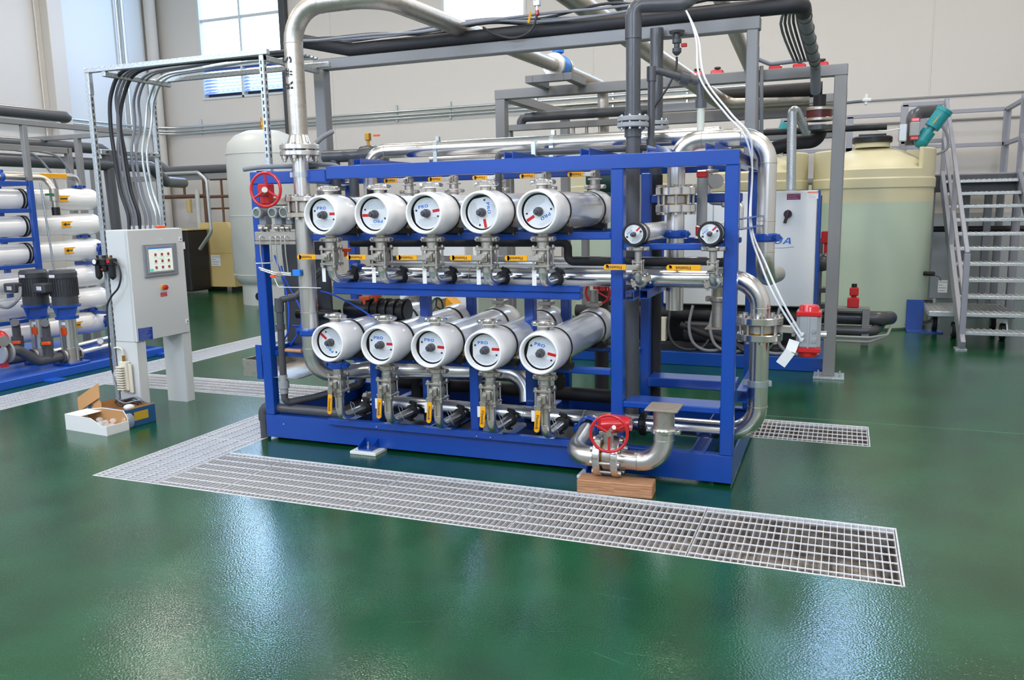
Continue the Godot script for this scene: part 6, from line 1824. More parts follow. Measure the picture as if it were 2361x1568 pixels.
func far_left():
	# tall pale grey pressure tank
	var c := Vector3(-5.95, 0, -7.8)
	var t := thing("pressure_tank", "tall pale grey domed pressure tank by the back wall", "tank", c)
	part(t, "shell", mb().lathe(c, Vector3.UP, [Vector2(0, 0.28), Vector2(0.35, 0.3), Vector2(0.6, 0.4), Vector2(0.68, 0.55), Vector2(0.68, 2.72), Vector2(0.64, 2.92), Vector2(0.5, 3.06), Vector2(0.3, 3.14), Vector2(0, 3.17)], 48, true), M.gtank)
	part(t, "skirt", mb().lathe(c, Vector3.UP, [Vector2(0.55, 0.0), Vector2(0.55, 0.42)], 40), M.gtank)
	part(t, "vent_hole", mb().cyl(c + Vector3(0.1, 0.17, 0.535), c + Vector3(0.1, 0.17, 0.556), 0.075, 18), M.black)
	for y in [0.56, 1.62, 2.72]:
		part(t, "weld_seam", mb().ring(c + Vector3(0, y, 0), Vector3.UP, 0.68, 0.008, 48, 6), M.gtank)
	part(t, "plug", mb().cyl(c + Vector3(0.2, 0.85, 0.64), c + Vector3(0.21, 0.85, 0.7), 0.03, 10), M.cast)
	part(t, "relief_valve", mb().cyl(c + Vector3(0, 3.16, 0), c + Vector3(0, 3.38, 0), 0.03, 10).cyl(c + Vector3(0, 3.24, 0), c + Vector3(0, 3.3, 0), 0.05, 10), M.brass)
	# compressors
	var y := thing("tan_compressor", "tan enclosed compressor cabinet with a notice, beside the grey tank", "compressor", Vector3(-8.55, 0, -9.6))
	part(y, "panel", mb().prism([Vector2(0, 0.1), Vector2(0.85, 0.1), Vector2(0.85, 1.32), Vector2(0.72, 1.48), Vector2(0, 1.48)], Transform3D(Basis.IDENTITY, Vector3(-9.0, 0, -9.95)), 0.6), M.tan)
	part(y, "feet", mb().box(Vector3(-8.95, 0, -9.9), Vector3(-8.85, 0.1, -9.4)).box(Vector3(-8.3, 0, -9.9), Vector3(-8.2, 0.1, -9.4)), M.black)
	part(y, "panel_joint", mb().box(Vector3(-8.99, 0.82, -9.351), Vector3(-8.16, 0.83, -9.349), 0.0), M.card)
	part(y, "notice", mb().box(Vector3(-8.75, 0.55, -9.35), Vector3(-8.5, 0.78, -9.345), 0.0), M.label_white)
	var k := thing("black_compressor", "black enclosed machine left of the tan compressor", "compressor", Vector3(-9.3, 0, -9.0))
	part(k, "housing", mb().box(Vector3(-9.9, 0.05, -9.3), Vector3(-8.75, 1.33, -8.7), 0.02), M.black)
	part(k, "lid_edge", mb().box(Vector3(-9.92, 1.33, -9.32), Vector3(-8.73, 1.36, -8.68), 0.006), M.tan)
	part(k, "front_panel", mb().box(Vector3(-9.6, 0.2, -8.7), Vector3(-8.9, 1.15, -8.69), 0.006), M.cable_dark)
	part(k, "label", mb().box(Vector3(-8.97, 0.95, -8.69), Vector3(-8.82, 1.1, -8.685), 0.0), M.label_white)
	# pipe rack on the wall side
	var r := thing("corner_rack", "grey steel rack with plastic pipe in the far left corner", "pipe rack", Vector3(-8.2, 0, -8.6))
	part(r, "beam", mb().box(Vector3(-10.3, 2.36, -8.7), Vector3(-5.3, 2.47, -8.6), 0.006), M.paint)
	part(r, "post", mb().box(Vector3(-10.15, 0, -8.7), Vector3(-10.0, 2.36, -8.58), 0.006), M.paint)
	part(r, "post", mb().box(Vector3(-5.4, 0, -8.7), Vector3(-5.3, 2.36, -8.58), 0.006), M.paint)
	single("rack_pvc", mb().pipe([Vector3(-10.6, 2.78, -8.6), Vector3(-9.4, 2.78, -8.6), Vector3(-9.05, 2.56, -8.65), Vector3(-5.4, 2.56, -8.65)], 0.085, 0.1, 18), M.pvc, "dark grey plastic pipe with a step lying on the far left rack", "pipe")
	single("rack_conduit", mb().pipe([Vector3(-9.6, 2.5, -8.55), Vector3(-8.2, 2.5, -8.55), Vector3(-8.0, 2.35, -8.55), Vector3(-7.98, 1.3, -8.55), Vector3(-8.4, 0.95, -8.65)], 0.035, 0.15, 12), M.galv, "galvanised conduit curving down from the far left rack to the black machine", "conduit")
	var cp := thing("copper_pipework", "network of old copper pipes on the wall above the compressors", "pipe", Vector3(-9.2, 1.4, -10.0))
	var z := -9.9
	part(cp, "run", mb().pipe([Vector3(-10.5, 2.06, z), Vector3(-9.2, 2.06, z)], 0.045, 0.05, 12), M.copper)
	for q in [[Vector3(-9.28, 2.45, z), Vector3(-9.28, 1.3, z), 0.04], [Vector3(-9.1, 2.42, z), Vector3(-8.3, 2.42, z), 0.03], [Vector3(-8.8, 2.42, z), Vector3(-8.8, 1.45, z), 0.026], [Vector3(-8.4, 2.42, z), Vector3(-8.4, 1.5, z), 0.03], [Vector3(-9.28, 2.04, z), Vector3(-8.4, 2.04, z), 0.035], [Vector3(-9.28, 1.78, z), Vector3(-8.4, 1.78, z), 0.022], [Vector3(-9.85, 2.42, z), Vector3(-9.85, 2.06, z), 0.028], [Vector3(-9.85, 2.42, z), Vector3(-10.4, 2.42, z), 0.028]]:
		part(cp, "run", mb().cyl(q[0], q[1], q[2], 10), M.copper)
	part(cp, "pipe_insulation", mb().cyl(Vector3(-9.36, 1.15, z + 0.15), Vector3(-9.36, 2.2, z + 0.15), 0.05, 12), M.gtank)
	part(cp, "yellow_filter", mb().cyl(Vector3(-9.75, 1.7, z), Vector3(-9.75, 2.0, z), 0.06, 12), M.tan)
	part(cp, "yellow_lever", mb().box(Vector3(-9.12, 1.5, z + 0.06), Vector3(-9.08, 1.7, z + 0.08), 0.004), M.yellow)
	# conduits along the walls
	for k2 in 3:
		var yy: float = [3.68, 3.6, 3.54][k2]
		single("wall_conduit", mb().pipe([Vector3(WX0 + 0.14, yy + 0.02, -5.5), Vector3(WX0 + 0.14, yy, WZ0 + 0.5), Vector3(WX0 + 0.6, yy, WZ0 + 0.09), Vector3(2.4, yy + 0.06, WZ0 + 0.09)], 0.028 if k2 == 0 else 0.018, 0.3, 10), M.zinc, "galvanised conduit along the back wall, %s of three parallel runs" % ["top and thickest", "middle", "lowest"][k2], "conduit", "conduits along the back wall")
	var x := -10.1
	for q in [-10.1, -8.2, -6.68, -4.88, -3.63, -1.75, -0.2, 1.2]:
		part(get_node("wall_back"), "strut_clip", mb().box(Vector3(q - 0.02, 3.5, WZ0), Vector3(q + 0.02, 3.85, WZ0 + 0.05), 0.004), M.zinc)
	single("down_pipe", mb().cyl(Vector3(-11.15, 0, -10.65), Vector3(-11.15, WH, -10.65), 0.13, 20), M.wall, "white painted down pipe in the left corner of the hall", "pipe")
	single("riser_conduit", mb().cyl(Vector3(WX0 + 0.13, 3.0, -9.9), Vector3(WX0 + 0.13, 8.8, -9.9), 0.035, 10).cyl(Vector3(WX0 + 0.12, 3.5, -9.75), Vector3(WX0 + 0.12, 8.8, -9.75), 0.02, 8), M.zinc, "upright conduit on the pale left wall panel", "conduit")
	single("thin_wall_conduit", mb().cyl(Vector3(WX0 + 0.04, 3.0, -7.75), Vector3(WX0 + 0.04, 8.8, -7.75), 0.02, 8), M.wall, "thin upright conduit on the cream left wall", "conduit")

func back_frame():
	var z := -3.48
	var o := thing("equipment_frame", "tall grey painted portal frame behind the blue skid", "frame", Vector3(2.2, 0, z))
	part(o, "top_beam", mb().box(Vector3(0.46, 2.825, z - 0.11), Vector3(3.955, 2.925, z), 0.006), M.paint)
	part(o, "column", mb().box(Vector3(3.84, 0.02, z - 0.11), Vector3(3.952, 2.825, z), 0.006), M.paint)
	part(o, "column", mb().box(Vector3(0.465, 0.02, z - 0.11), Vector3(0.575, 2.825, z), 0.006), M.paint)
	for x in [3.9, 0.52]:
		var fp := part(o, "foot_plate", mb().box(Vector3(x - 0.14, 0, z - 0.19), Vector3(x + 0.14, 0.022, z + 0.09), 0.003), M.galv)
		part(fp, "anchor_bolts", mb().bolts(Vector3(x, 0.022, z - 0.05), Vector3.UP, 0.14, 4, 0.012, 0, 0.025, 0.78), M.zinc)
	for x in [0.46, 3.84]:
		part(o, "side_beam", mb().box(Vector3(x, 2.825, z - 2.2), Vector3(x + 0.11, 2.925, z - 0.11), 0.006), M.paint)
		part(o, "column", mb().box(Vector3(x, 0.02, z - 2.3), Vector3(x + 0.11, 2.825, z - 2.2), 0.006), M.paint)
	part(o, "rear_beam", mb().box(Vector3(0.46, 2.825, z - 2.3), Vector3(3.95, 2.925, z - 2.2), 0.006), M.paint)
	part(o, "mid_beam", mb().box(Vector3(1.9, 2.56, -4.5), Vector3(3.84, 2.68, -4.4), 0.006), M.paint)
	part(o, "low_beam", mb().box(Vector3(1.9, 2.36, -4.9), Vector3(3.84, 2.46, -4.8), 0.006), M.paint)
	var pl := mb()
	pl.box(Vector3(1.02, 2.9, z - 0.05), Vector3(1.42, 2.97, z + 0.36), 0.004)
	part(o, "meter_bracket", mb().box(Vector3(1.0, 2.895, z), Vector3(1.08, 2.965, z + 0.5), 0.004).box(Vector3(1.4, 2.895, z), Vector3(1.48, 2.965, z + 0.5), 0.004).box(Vector3(1.08, 2.895, z + 0.42), Vector3(1.4, 2.965, z + 0.5), 0.004), M.paint)
	# low rack with black pipe left of the frame's middle
	var lr := thing("channel_rack", "grey channel carrying a dark plastic pipe behind the skid's middle", "pipe rack", Vector3(0.8, 0, -4.55))
	part(lr, "channel", mb().box(Vector3(0.1, 2.59, -4.6), Vector3(1.9, 2.66, -4.5), 0.004), M.paint)
	part(lr, "leg", mb().box(Vector3(0.12, 0.0, -4.62), Vector3(0.22, 2.59, -4.52), 0.004), M.paint)
	part(lr, "leg", mb().box(Vector3(1.75, 0.0, -4.62), Vector3(1.85, 2.59, -4.52), 0.004), M.paint)
	single("rack_black_pipe", mb().pipe([Vector3(0.35, 2.66, -4.55), Vector3(0.35, 2.74, -4.55), Vector3(1.9, 2.74, -4.55)], 0.055, 0.07, 16), M.pvc, "dark plastic pipe with elbow on the grey channel behind the skid", "pipe")
	single("thin_steel_rail", mb().cyl(Vector3(0.1, 2.98, -5.6), Vector3(2.4, 2.98, -5.6), 0.025, 10), M.steel_matt, "thin steel line behind the portal frame", "pipe")
	for k in 3:
		single("solenoid_valve", mb().box(Vector3(0.95 + k * 0.16, 2.4, -4.6), Vector3(1.05 + k * 0.16, 2.52, -4.5), 0.01).cyl(Vector3(1.0 + k * 0.16, 2.52, -4.55), Vector3(1.0 + k * 0.16, 2.6, -4.55), 0.02, 8), M.cast, "small grey valve head under the channel, %s of three" % ["left", "middle", "right"][k], "valve", "valve heads under the channel")
	single("valve_tray", mb().box(Vector3(0.35, 2.33, -4.75), Vector3(1.6, 2.37, -4.35), 0.006), M.motor, "dark tray below the grey channel behind the skid", "tray")
	# thick pipes passing over the frame
	single("steel_main", mb().pipe([Vector3(1.85, 3.35, -0.6), Vector3(2.35, 3.0, -3.0), Vector3(2.75, 2.72, -4.2), Vector3(3.6, 2.72, -4.25)], 0.08, 0.2, 20), M.steel_matt, "thick steel pipe slanting over the portal frame behind the grey dropper", "pipe")
	single("slant_pipe", mb().cyl(Vector3(3.0, 3.35, -1.4), Vector3(3.1, 2.92, -3.6), 0.06, 20), M.steel_matt, "steel pipe slanting down to the portal frame beside the white tubes", "pipe")
	single("grey_slant_pipe", mb().cyl(Vector3(1.9, 3.65, -2.0), Vector3(2.15, 3.3, -3.2), 0.055, 16), M.pvc, "grey plastic pipe slanting high above the portal frame", "pipe")
	single("black_main", mb().cyl(Vector3(2.6, 2.8, -4.2), Vector3(3.72, 2.8, -4.2), 0.075, 20), M.foam, "shiny black pipe under the portal frame's right half", "pipe")
	single("second_black_main", mb().cyl(Vector3(2.6, 2.4, -4.2), Vector3(4.33, 2.4, -4.2), 0.03, 16), M.foam, "thin black pipe reaching past the column towards the pale tank", "pipe")
	single("far_black_pipe", mb().pipe([Vector3(3.0, 2.18, -4.35), Vector3(3.45, 2.29, -4.3), Vector3(3.7, 2.3, -4.3), Vector3(3.71, 2.42, -4.3)], 0.07, 0.1, 18), M.foam, "black bent pipe below the red-banded expansion joint", "pipe")
	var ej := thing("expansion_joint", "flanged expansion joint with dark red rubber bellows under the portal frame", "pipe joint", Vector3(3.705, 2.40, -4.0))
	part(ej, "bellows", mb().cyl(Vector3(3.705, 2.50, -4.0), Vector3(3.705, 2.57, -4.0), 0.12, 24), M.darkred)
	part(ej, "flange", mb().flange(Vector3(3.705, 2.57, -4.0), Vector3.UP, 0.13, 0.03), M.steel_matt)
	part(ej, "flange", mb().flange(Vector3(3.705, 2.47, -4.0), Vector3.UP, 0.13, 0.03), M.steel_matt)
	part(ej, "flange", mb().flange(Vector3(3.705, 2.38, -4.0), Vector3.UP, 0.14, 0.05), M.pvc)
	part(ej, "stem", mb().cyl(Vector3(3.705, 2.60, -4.0), Vector3(3.705, 2.72, -4.0), 0.06, 16), M.foam)
	for k in 5:
		var x: float = [2.55, 2.75, 3.3, 3.52, 3.72][k]
		var a := thing("red_actuator", "small red valve actuator with black indicator on the portal frame, %s from left" % ["first", "second", "third", "fourth", "fifth"][k], "actuator", Vector3(x, 2.925, -3.75), "red actuators on the portal frame")
		part(a, "body", mb().box(Vector3(x - 0.06, 2.925, -3.8), Vector3(x + 0.06, 2.99, -3.7), 0.01), M.red)
		part(a, "indicator", mb().lathe(Vector3(x, 2.99, -3.75), Vector3.UP, [Vector2(0.02, 0), Vector2(0.02, 0.01), Vector2(0.035, 0.015), Vector2(0.03, 0.03), Vector2(0, 0.032)], 12), M.black)
	var bt := thing("blue_transmitter", "blue transmitter head with a red cover on a slanting steel pipe", "transmitter", Vector3(3.13, 2.98, -3.4))
	part(bt, "head", mb().cyl(Vector3(3.13, 3.0, -3.4), Vector3(3.13, 3.12, -3.4), 0.05, 16).cyl(Vector3(3.13, 3.06, -3.4), Vector3(3.14, 3.06, -3.33), 0.04, 16), M.tape)
	part(bt, "red_cap", mb().cyl(Vector3(3.14, 3.06, -3.33), Vector3(3.14, 3.06, -3.32), 0.02, 12), M.red)
	single("frame_conduit", mb().pipe([Vector3(3.15, 3.02, -3.4), Vector3(3.28, 2.96, -3.42), Vector3(3.7, 2.98, -3.42)], 0.02, 0.05, 8), M.cable, "grey conduit lying on the portal frame's top beam", "conduit")
	for k in 3:
		single("rack_dropper", mb().pipe([Vector3(3.12 + k * 0.04, 2.95, -3.42), Vector3(3.13 + k * 0.04, 2.6, -3.42), Vector3(3.15 + k * 0.04, 1.82, -3.42)], 0.018, 0.05, 8), M.cable, "grey conduit hanging down beside the rack's right post, %s of three" % ["left", "middle", "right"][k], "conduit", "conduits beside the rack's right post")
	single("galv_bend", mb().pipe([Vector3(3.48, 1.8, -3.75), Vector3(3.465, 2.63, -3.75), Vector3(3.6, 2.36, -3.95)], 0.045, 0.04, 14), M.galv, "bright galvanised conduit bending over above the white enclosure", "conduit")
	var xh := thing("cross_handle", "small white cross-shaped hose end past the portal frame's column", "fitting", Vector3(4.15, 2.6, -4.0))
	part(xh, "arm", mb().cyl(Vector3(3.95, 2.63, -4.0), Vector3(4.12, 2.64, -4.0), 0.014, 8), M.cable)
	part(xh, "cross", mb().box(Vector3(4.11, 2.6, -4.02), Vector3(4.14, 2.7, -3.98), 0.005).box(Vector3(4.09, 2.63, -4.03), Vector3(4.17, 2.66, -3.97), 0.005), M.white)
	# second blue skid with the white enclosure
	var s := thing("second_skid", "blue base frame of the second machine behind the main skid", "skid frame", Vector3(2.0, 0, -4.4))
	part(s, "base_rail", mb().box(Vector3(-0.6, 0.0, -3.85), Vector3(3.86, 0.14, -3.75), 0.006), M.blue)
	part(s, "base_rail", mb().box(Vector3(-0.6, 0.0, -5.3), Vector3(3.86, 0.14, -5.2), 0.006), M.blue)
	part(s, "end_rail", mb().box(Vector3(3.76, 0.0, -5.2), Vector3(3.86, 0.14, -3.85), 0.006), M.blue)
	part(s, "deck", mb().box(Vector3(-0.5, 0.1, -5.2), Vector3(3.76, 0.12, -3.85), 0.002), M.cable_dark)
	for x in [2.13, 3.73]:
		part(s, "support", mb().box(Vector3(x - 0.03, 0.14, -4.2), Vector3(x + 0.03, 1.75, -4.12), 0.004), M.blue)
	var e := thing("white_enclosure", "large white electrical enclosure with rotary switch on the second skid", "enclosure", Vector3(2.95, 0.63, -4.0))
	part(e, "body", mb().box(Vector3(2.2, 0.63, -4.12), Vector3(3.73, 1.8, -3.92), 0.01), M.encl)
	part(e, "door", mb().box(Vector3(2.72, 0.64, -3.92), Vector3(3.72, 1.79, -3.9), 0.008), M.encl)
	part(e, "door", mb().box(Vector3(2.21, 0.64, -3.92), Vector3(2.71, 1.79, -3.9), 0.008), M.encl)
	part(e, "edge_trim", mb().box(Vector3(3.73, 0.63, -4.12), Vector3(3.75, 1.8, -3.9), 0.002), M.blue)
	var sw := part(e, "rotary_switch", mb().cyl(Vector3(3.45, 1.57, -3.9), Vector3(3.45, 1.57, -3.87), 0.04, 18), M.black)
	part(sw, "switch_handle", mb().bar(Vector3(3.46, 1.61, -3.86), Vector3(3.425, 1.48, -3.86), 0.03, 0.03), M.black)
	part(sw, "red_mark", mb().bar(Vector3(3.458, 1.605, -3.843), Vector3(3.445, 1.55, -3.843), 0.016, 0.004), M.red)
	for q in [[3.5, 1.71, 0.13, 0.06, "label_purple"], [3.68, 1.715, 0.1, 0.06, "label_white"]]:
		var b := mb()
		b.quad(Vector3(q[0] - q[2] / 2, q[1], -3.899), Vector3(q[0] + q[2] / 2, q[1], -3.899), Vector3(q[0] + q[2] / 2, q[1] + q[3], -3.899), Vector3(q[0] - q[2] / 2, q[1] + q[3], -3.899), Vector3.BACK)
		part(e, "label", b, M[q[4]])
	part(e, "orange_strip", mb().box(Vector3(3.63, 1.775, -3.9), Vector3(3.73, 1.785, -3.898), 0.0), M.orange)
	var lg := letters(e, "UA", 0.062, Transform3D(Basis(Vector3(1.5, 0, 0), Vector3(0.35, 1, 0), Vector3.BACK), Vector3(3.41, 1.3, -3.899)), M.text_blue)
	lg.name = "logo"
	part(e, "swoosh", mb().hose([Vector3(3.2, 1.245, -3.899), Vector3(3.32, 1.232, -3.899), Vector3(3.42, 1.232, -3.899), Vector3(3.52, 1.242, -3.899)], 0.002, 5), M.text_blue)
	var lb := mb()
	lb.quad(Vector3(2.23, 0.64, -3.899), Vector3(2.3, 0.64, -3.899), Vector3(2.3, 0.8, -3.899), Vector3(2.23, 0.8, -3.899), Vector3.BACK)
	part(e, "blue_label", lb, M.label_blue)
	# pipes, cable loops and made-up dark machinery under the enclosure
	single("skid_black_pipe", mb().cyl(Vector3(1.2, 0.52, -3.98), Vector3(3.7, 0.52, -3.98), 0.07, 18), M.foam, "thick black pipe running below the white enclosure", "pipe")
	single("slant_black_pipe", mb().cyl(Vector3(2.4, 0.42, -3.85), Vector3(3.1, 0.18, -3.82), 0.035, 14), M.foam, "black pipe slanting down behind the second skid's rail", "pipe")
	for k in 6:
		var x := 2.3 + k * 0.22
		single("cable_loop", mb().hose([Vector3(x, 0.62, -3.9), Vector3(x - 0.02, 0.42, -3.8), Vector3(x + 0.03, 0.25, -3.76), Vector3(x + 0.16, 0.17, -3.76), Vector3(x + 0.34, 0.19, -3.8), Vector3(x + 0.42, 0.3, -3.84)], 0.017, 8), M.cable if k % 3 else M.cable_dark, "cable looping below the white enclosure, %s from left" % ["first", "second", "third", "fourth", "fifth", "sixth"][k], "cable", "cable loops under the enclosure")
	var bm := thing("made_up_black_block", "made-up black machinery filling the dark space under the white enclosure", "pump", Vector3(2.6, 0.12, -4.5))  # invented machinery, darkens the space where bright floor would show
	part(bm, "housing", mb().box(Vector3(1.3, 0.12, -5.0), Vector3(3.7, 0.62, -4.3), 0.02), M.black)
	part(bm, "motor", mb().cyl(Vector3(2.4, 0.3, -4.15), Vector3(3.2, 0.3, -4.15), 0.12, 20), M.motor)
	part(bm, "cable_duct", mb().box(Vector3(1.4, 0.12, -4.1), Vector3(3.7, 0.2, -3.9), 0.006), M.cable_dark)
	single("finned_block", mb().box(Vector3(2.2, 0.25, -3.85), Vector3(2.26, 0.5, -3.75), 0.004), M.ivory, "ivory finned connector below the white enclosure", "connector")
	single("green_motor", mb().lathe(Vector3(1.05, 2.0, -5.0), Vector3.RIGHT, [Vector2(0, 0), Vector2(0.16, 0.01), Vector2(0.18, 0.05), Vector2(0.18, 0.42), Vector2(0.12, 0.46), Vector2(0, 0.46)], 24).box(Vector3(1.1, 1.8, -5.1), Vector3(1.45, 1.85, -4.9), 0.01), std("2a4a44", 0.45), "dark green electric motor seen above the rightmost upper vessel", "motor")
	single("motor_stand", mb().box(Vector3(0.9, 1.76, -5.15), Vector3(1.7, 1.8, -4.85), 0.005).box(Vector3(0.95, 0.12, -5.1), Vector3(1.03, 1.76, -5.0), 0.004).box(Vector3(1.55, 0.12, -5.1), Vector3(1.63, 1.76, -5.0), 0.004), M.paint, "grey stand carrying the dark green motor", "stand")
	var cv := thing("cast_check_valve", "dark cast-iron valve with small hand wheel behind the lower vessels", "valve", Vector3(-0.1, 0, -2.6))
	part(cv, "body", mb().ball(Vector3(-0.12, 0.68, -2.6), 0.15, 20).cyl(Vector3(-0.12, 0.0, -2.6), Vector3(-0.12, 0.6, -2.6), 0.1, 18), M.motor)
	part(cv, "boss", mb().cyl(Vector3(-0.12, 0.68, -2.45), Vector3(-0.12, 0.68, -2.43), 0.04, 14), M.motor)
	part(cv, "wheel", mb().wheel(Vector3(0.14, 0.7, -2.6), Vector3(1, 0, 0.25), 0.09, 0.01), std("1d4a38", 0.4))
	single("yellow_bin", mb().prism([Vector2(0, 0), Vector2(0.34, 0), Vector2(0.42, 0.42), Vector2(0.1, 0.75)], Transform3D(Basis(Vector3.UP, 0.2), Vector3(-0.12, 0, -3.3)), 0.3), M.yellow, "yellow plastic bin glimpsed behind the lower vessels", "bin")
	single("grey_bin", mb().lathe(Vector3(-0.25, 0, -3.2), Vector3.UP, [Vector2(0.16, 0), Vector2(0.2, 0.7), Vector2(0.21, 0.72), Vector2(0, 0.72)], 20), M.pvc_light, "grey round bin beside the yellow bin behind the vessels", "bin")
	var wv := thing("rear_hand_wheel", "red hand wheel valve glimpsed between the rightmost vessels", "hand wheel", Vector3(2.1, 0.0, -1.78))
	part(wv, "wheel", mb().wheel(Vector3(2.1, 0.98, -1.7), Vector3(0.15, 0, 1), 0.1, 0.011), M.red)
	part(wv, "gear_box", mb().box(Vector3(2.05, 0.98, -1.82), Vector3(2.17, 1.13, -1.72), 0.012), M.red)
	part(wv, "stem", mb().cyl(Vector3(2.11, 0.0, -1.78), Vector3(2.11, 1.0, -1.78), 0.06, 16), M.foam)
	for k in 5:
		var x: float = VX[k]
		var rv := thing("rear_valve", "grey valve with yellow lever on the rear port of the %s upper vessel" % ORD[k], "valve", Vector3(x, YU + 0.11, -0.93), "rear valves of the upper row")
		part(rv, "stem", mb().cyl(Vector3(x + 0.01, YU + 0.11, -0.93), Vector3(x + 0.01, YU + 0.21, -0.93), 0.035, 16), M.cast)
		part(rv, "coupling", mb().coupling(Vector3(x + 0.01, YU + 0.16, -0.93), Vector3.UP, 0.036, 0.034, Vector3(1, 0, 0)), M.cast)
		var bo := mb()
		valve_body(bo, Vector3(x + 0.01, YU + 0.25, -0.93), 0.9)
		part(rv, "valve_body", bo, M.cast)
		lever(rv, Vector3(x, YU + 0.25, -0.862), Vector3.LEFT, Vector3.BACK, 0.06, 0.17, false)
	for k in range(2, 5):
		single("rear_port_valve", mb().cyl(Vector3(VX[k], YL + 0.11, -0.93), Vector3(VX[k], YL + 0.27, -0.93), 0.032, 16).box(Vector3(VX[k] - 0.05, YL + 0.15, -0.98), Vector3(VX[k] + 0.05, YL + 0.18, -0.88), 0.004), M.cast, "grey valve on the rear port of the %s lower vessel" % ORD[k], "valve", "rear valves of the lower row")
	single("white_elbow_pipe", mb().pipe([Vector3(-0.1, 0.9, -4.2), Vector3(-0.1, 1.42, -4.2), Vector3(0.4, 1.42, -4.2)], 0.06, 0.08, 16), M.white, "white plastic elbow pipe glimpsed between the vessel rows", "pipe")
	single("far_cabinet", mb().box(Vector3(-1.6, 0.1, -5.3), Vector3(-0.6, 1.5, -4.9), 0.01), M.encl, "white cabinet glimpsed behind the left of the vessels", "cabinet")
	for k in 2:
		single("far_ladder_rail", mb().box(Vector3(0.7 + k * 0.22, 0.8, -4.4), Vector3(0.74 + k * 0.22, 1.7, -4.37), 0.003), std("d8a878", 0.6), "tan wooden rail seen between the vessel rows, %s one" % ["left", "right"][k], "rail", "tan rails between the rows")

func plastic_tank(c: Vector3, r: float, label: String, full: float, detail: bool):
	var t := thing("plastic_tank", label, "tank", c, "pale plastic tanks")
	part(t, "lower_wall", mb().lathe(c, Vector3.UP, [Vector2(0, 0.0), Vector2(r - 0.03, 0.0), Vector2(r, 0.03), Vector2(r, full)], 56), M.tank_full)
	var uw := mb()
	var k := 72
	for i in k:
		var a0 := TAU * i / k
		var a1 := TAU * (i + 1) / k
		var mid := wrapf((a0 + a1) / 2, -PI, PI)
		var top := 2.1 if detail and mid > -0.73 and mid < 0.83 else 2.35
		var prof := [Vector2(r, full), Vector2(r, full + 0.17), Vector2(r + 0.014, full + 0.19), Vector2(r + 0.014, full + 0.3), Vector2(r, full + 0.32), Vector2(r, top - 0.02), Vector2(r - 0.015, top), Vector2(r - 0.05, top), Vector2(r - 0.05, 1.98)]
		for j in prof.size() - 1:
			var p: Vector2 = prof[j]
			var q: Vector2 = prof[j + 1]
			var e := (q - p).normalized()
			var e0 := Vector3(sin(a0), 0, cos(a0))
			var e1 := Vector3(sin(a1), 0, cos(a1))
			var n0 := e0 * e.y - Vector3.UP * e.x
			var n1 := e1 * e.y - Vector3.UP * e.x
			uw.tri(c + e0 * p.x + Vector3.UP * p.y, c + e1 * p.x + Vector3.UP * p.y, c + e1 * q.x + Vector3.UP * q.y, n0, n1, n1)
			uw.tri(c + e0 * p.x + Vector3.UP * p.y, c + e1 * q.x + Vector3.UP * q.y, c + e0 * q.x + Vector3.UP * q.y, n0, n1, n0)
	part(t, "upper_wall", uw, M.tank)
	if detail:
		for a in [-0.73 - 0.03, 0.83 + 0.03]:
			var e := Vector3(sin(a), 0, cos(a))
			part(t, "cut_edge", mb().bar(c + e * (r - 0.027) + Vector3(0, 2.08, 0), c + e * (r - 0.027) + Vector3(0, 2.35, 0), 0.03, 0.06, e, 0.006), M.tank)
	part(t, "dome", mb().lathe(c, Vector3.UP, [Vector2(r - 0.045, 2.02), Vector2(r - 0.06, 2.1), Vector2(r * 0.75, 2.22), Vector2(r * 0.5, 2.33), Vector2(r * 0.25, 2.39), Vector2(0, 2.41)], 56, true), M.tank)
	if detail:
		part(t, "manway_neck", mb().cyl(c + Vector3(-0.03, 2.38, 0.15), c + Vector3(-0.03, 2.45, 0.15), 0.22, 28), M.tank)
		var lid := part(t, "manway_lid", mb().lathe(c + Vector3(-0.03, 2.44, 0.15), Vector3.UP, [Vector2(0.24, 0), Vector2(0.25, 0.01), Vector2(0.25, 0.07), Vector2(0.23, 0.085), Vector2(0, 0.09)], 36), M.black)
		part(lid, "lid_ribs", mb().box(c + Vector3(-0.2, 2.53, 0.13), c + Vector3(0.14, 2.56, 0.18), 0.006), M.black)

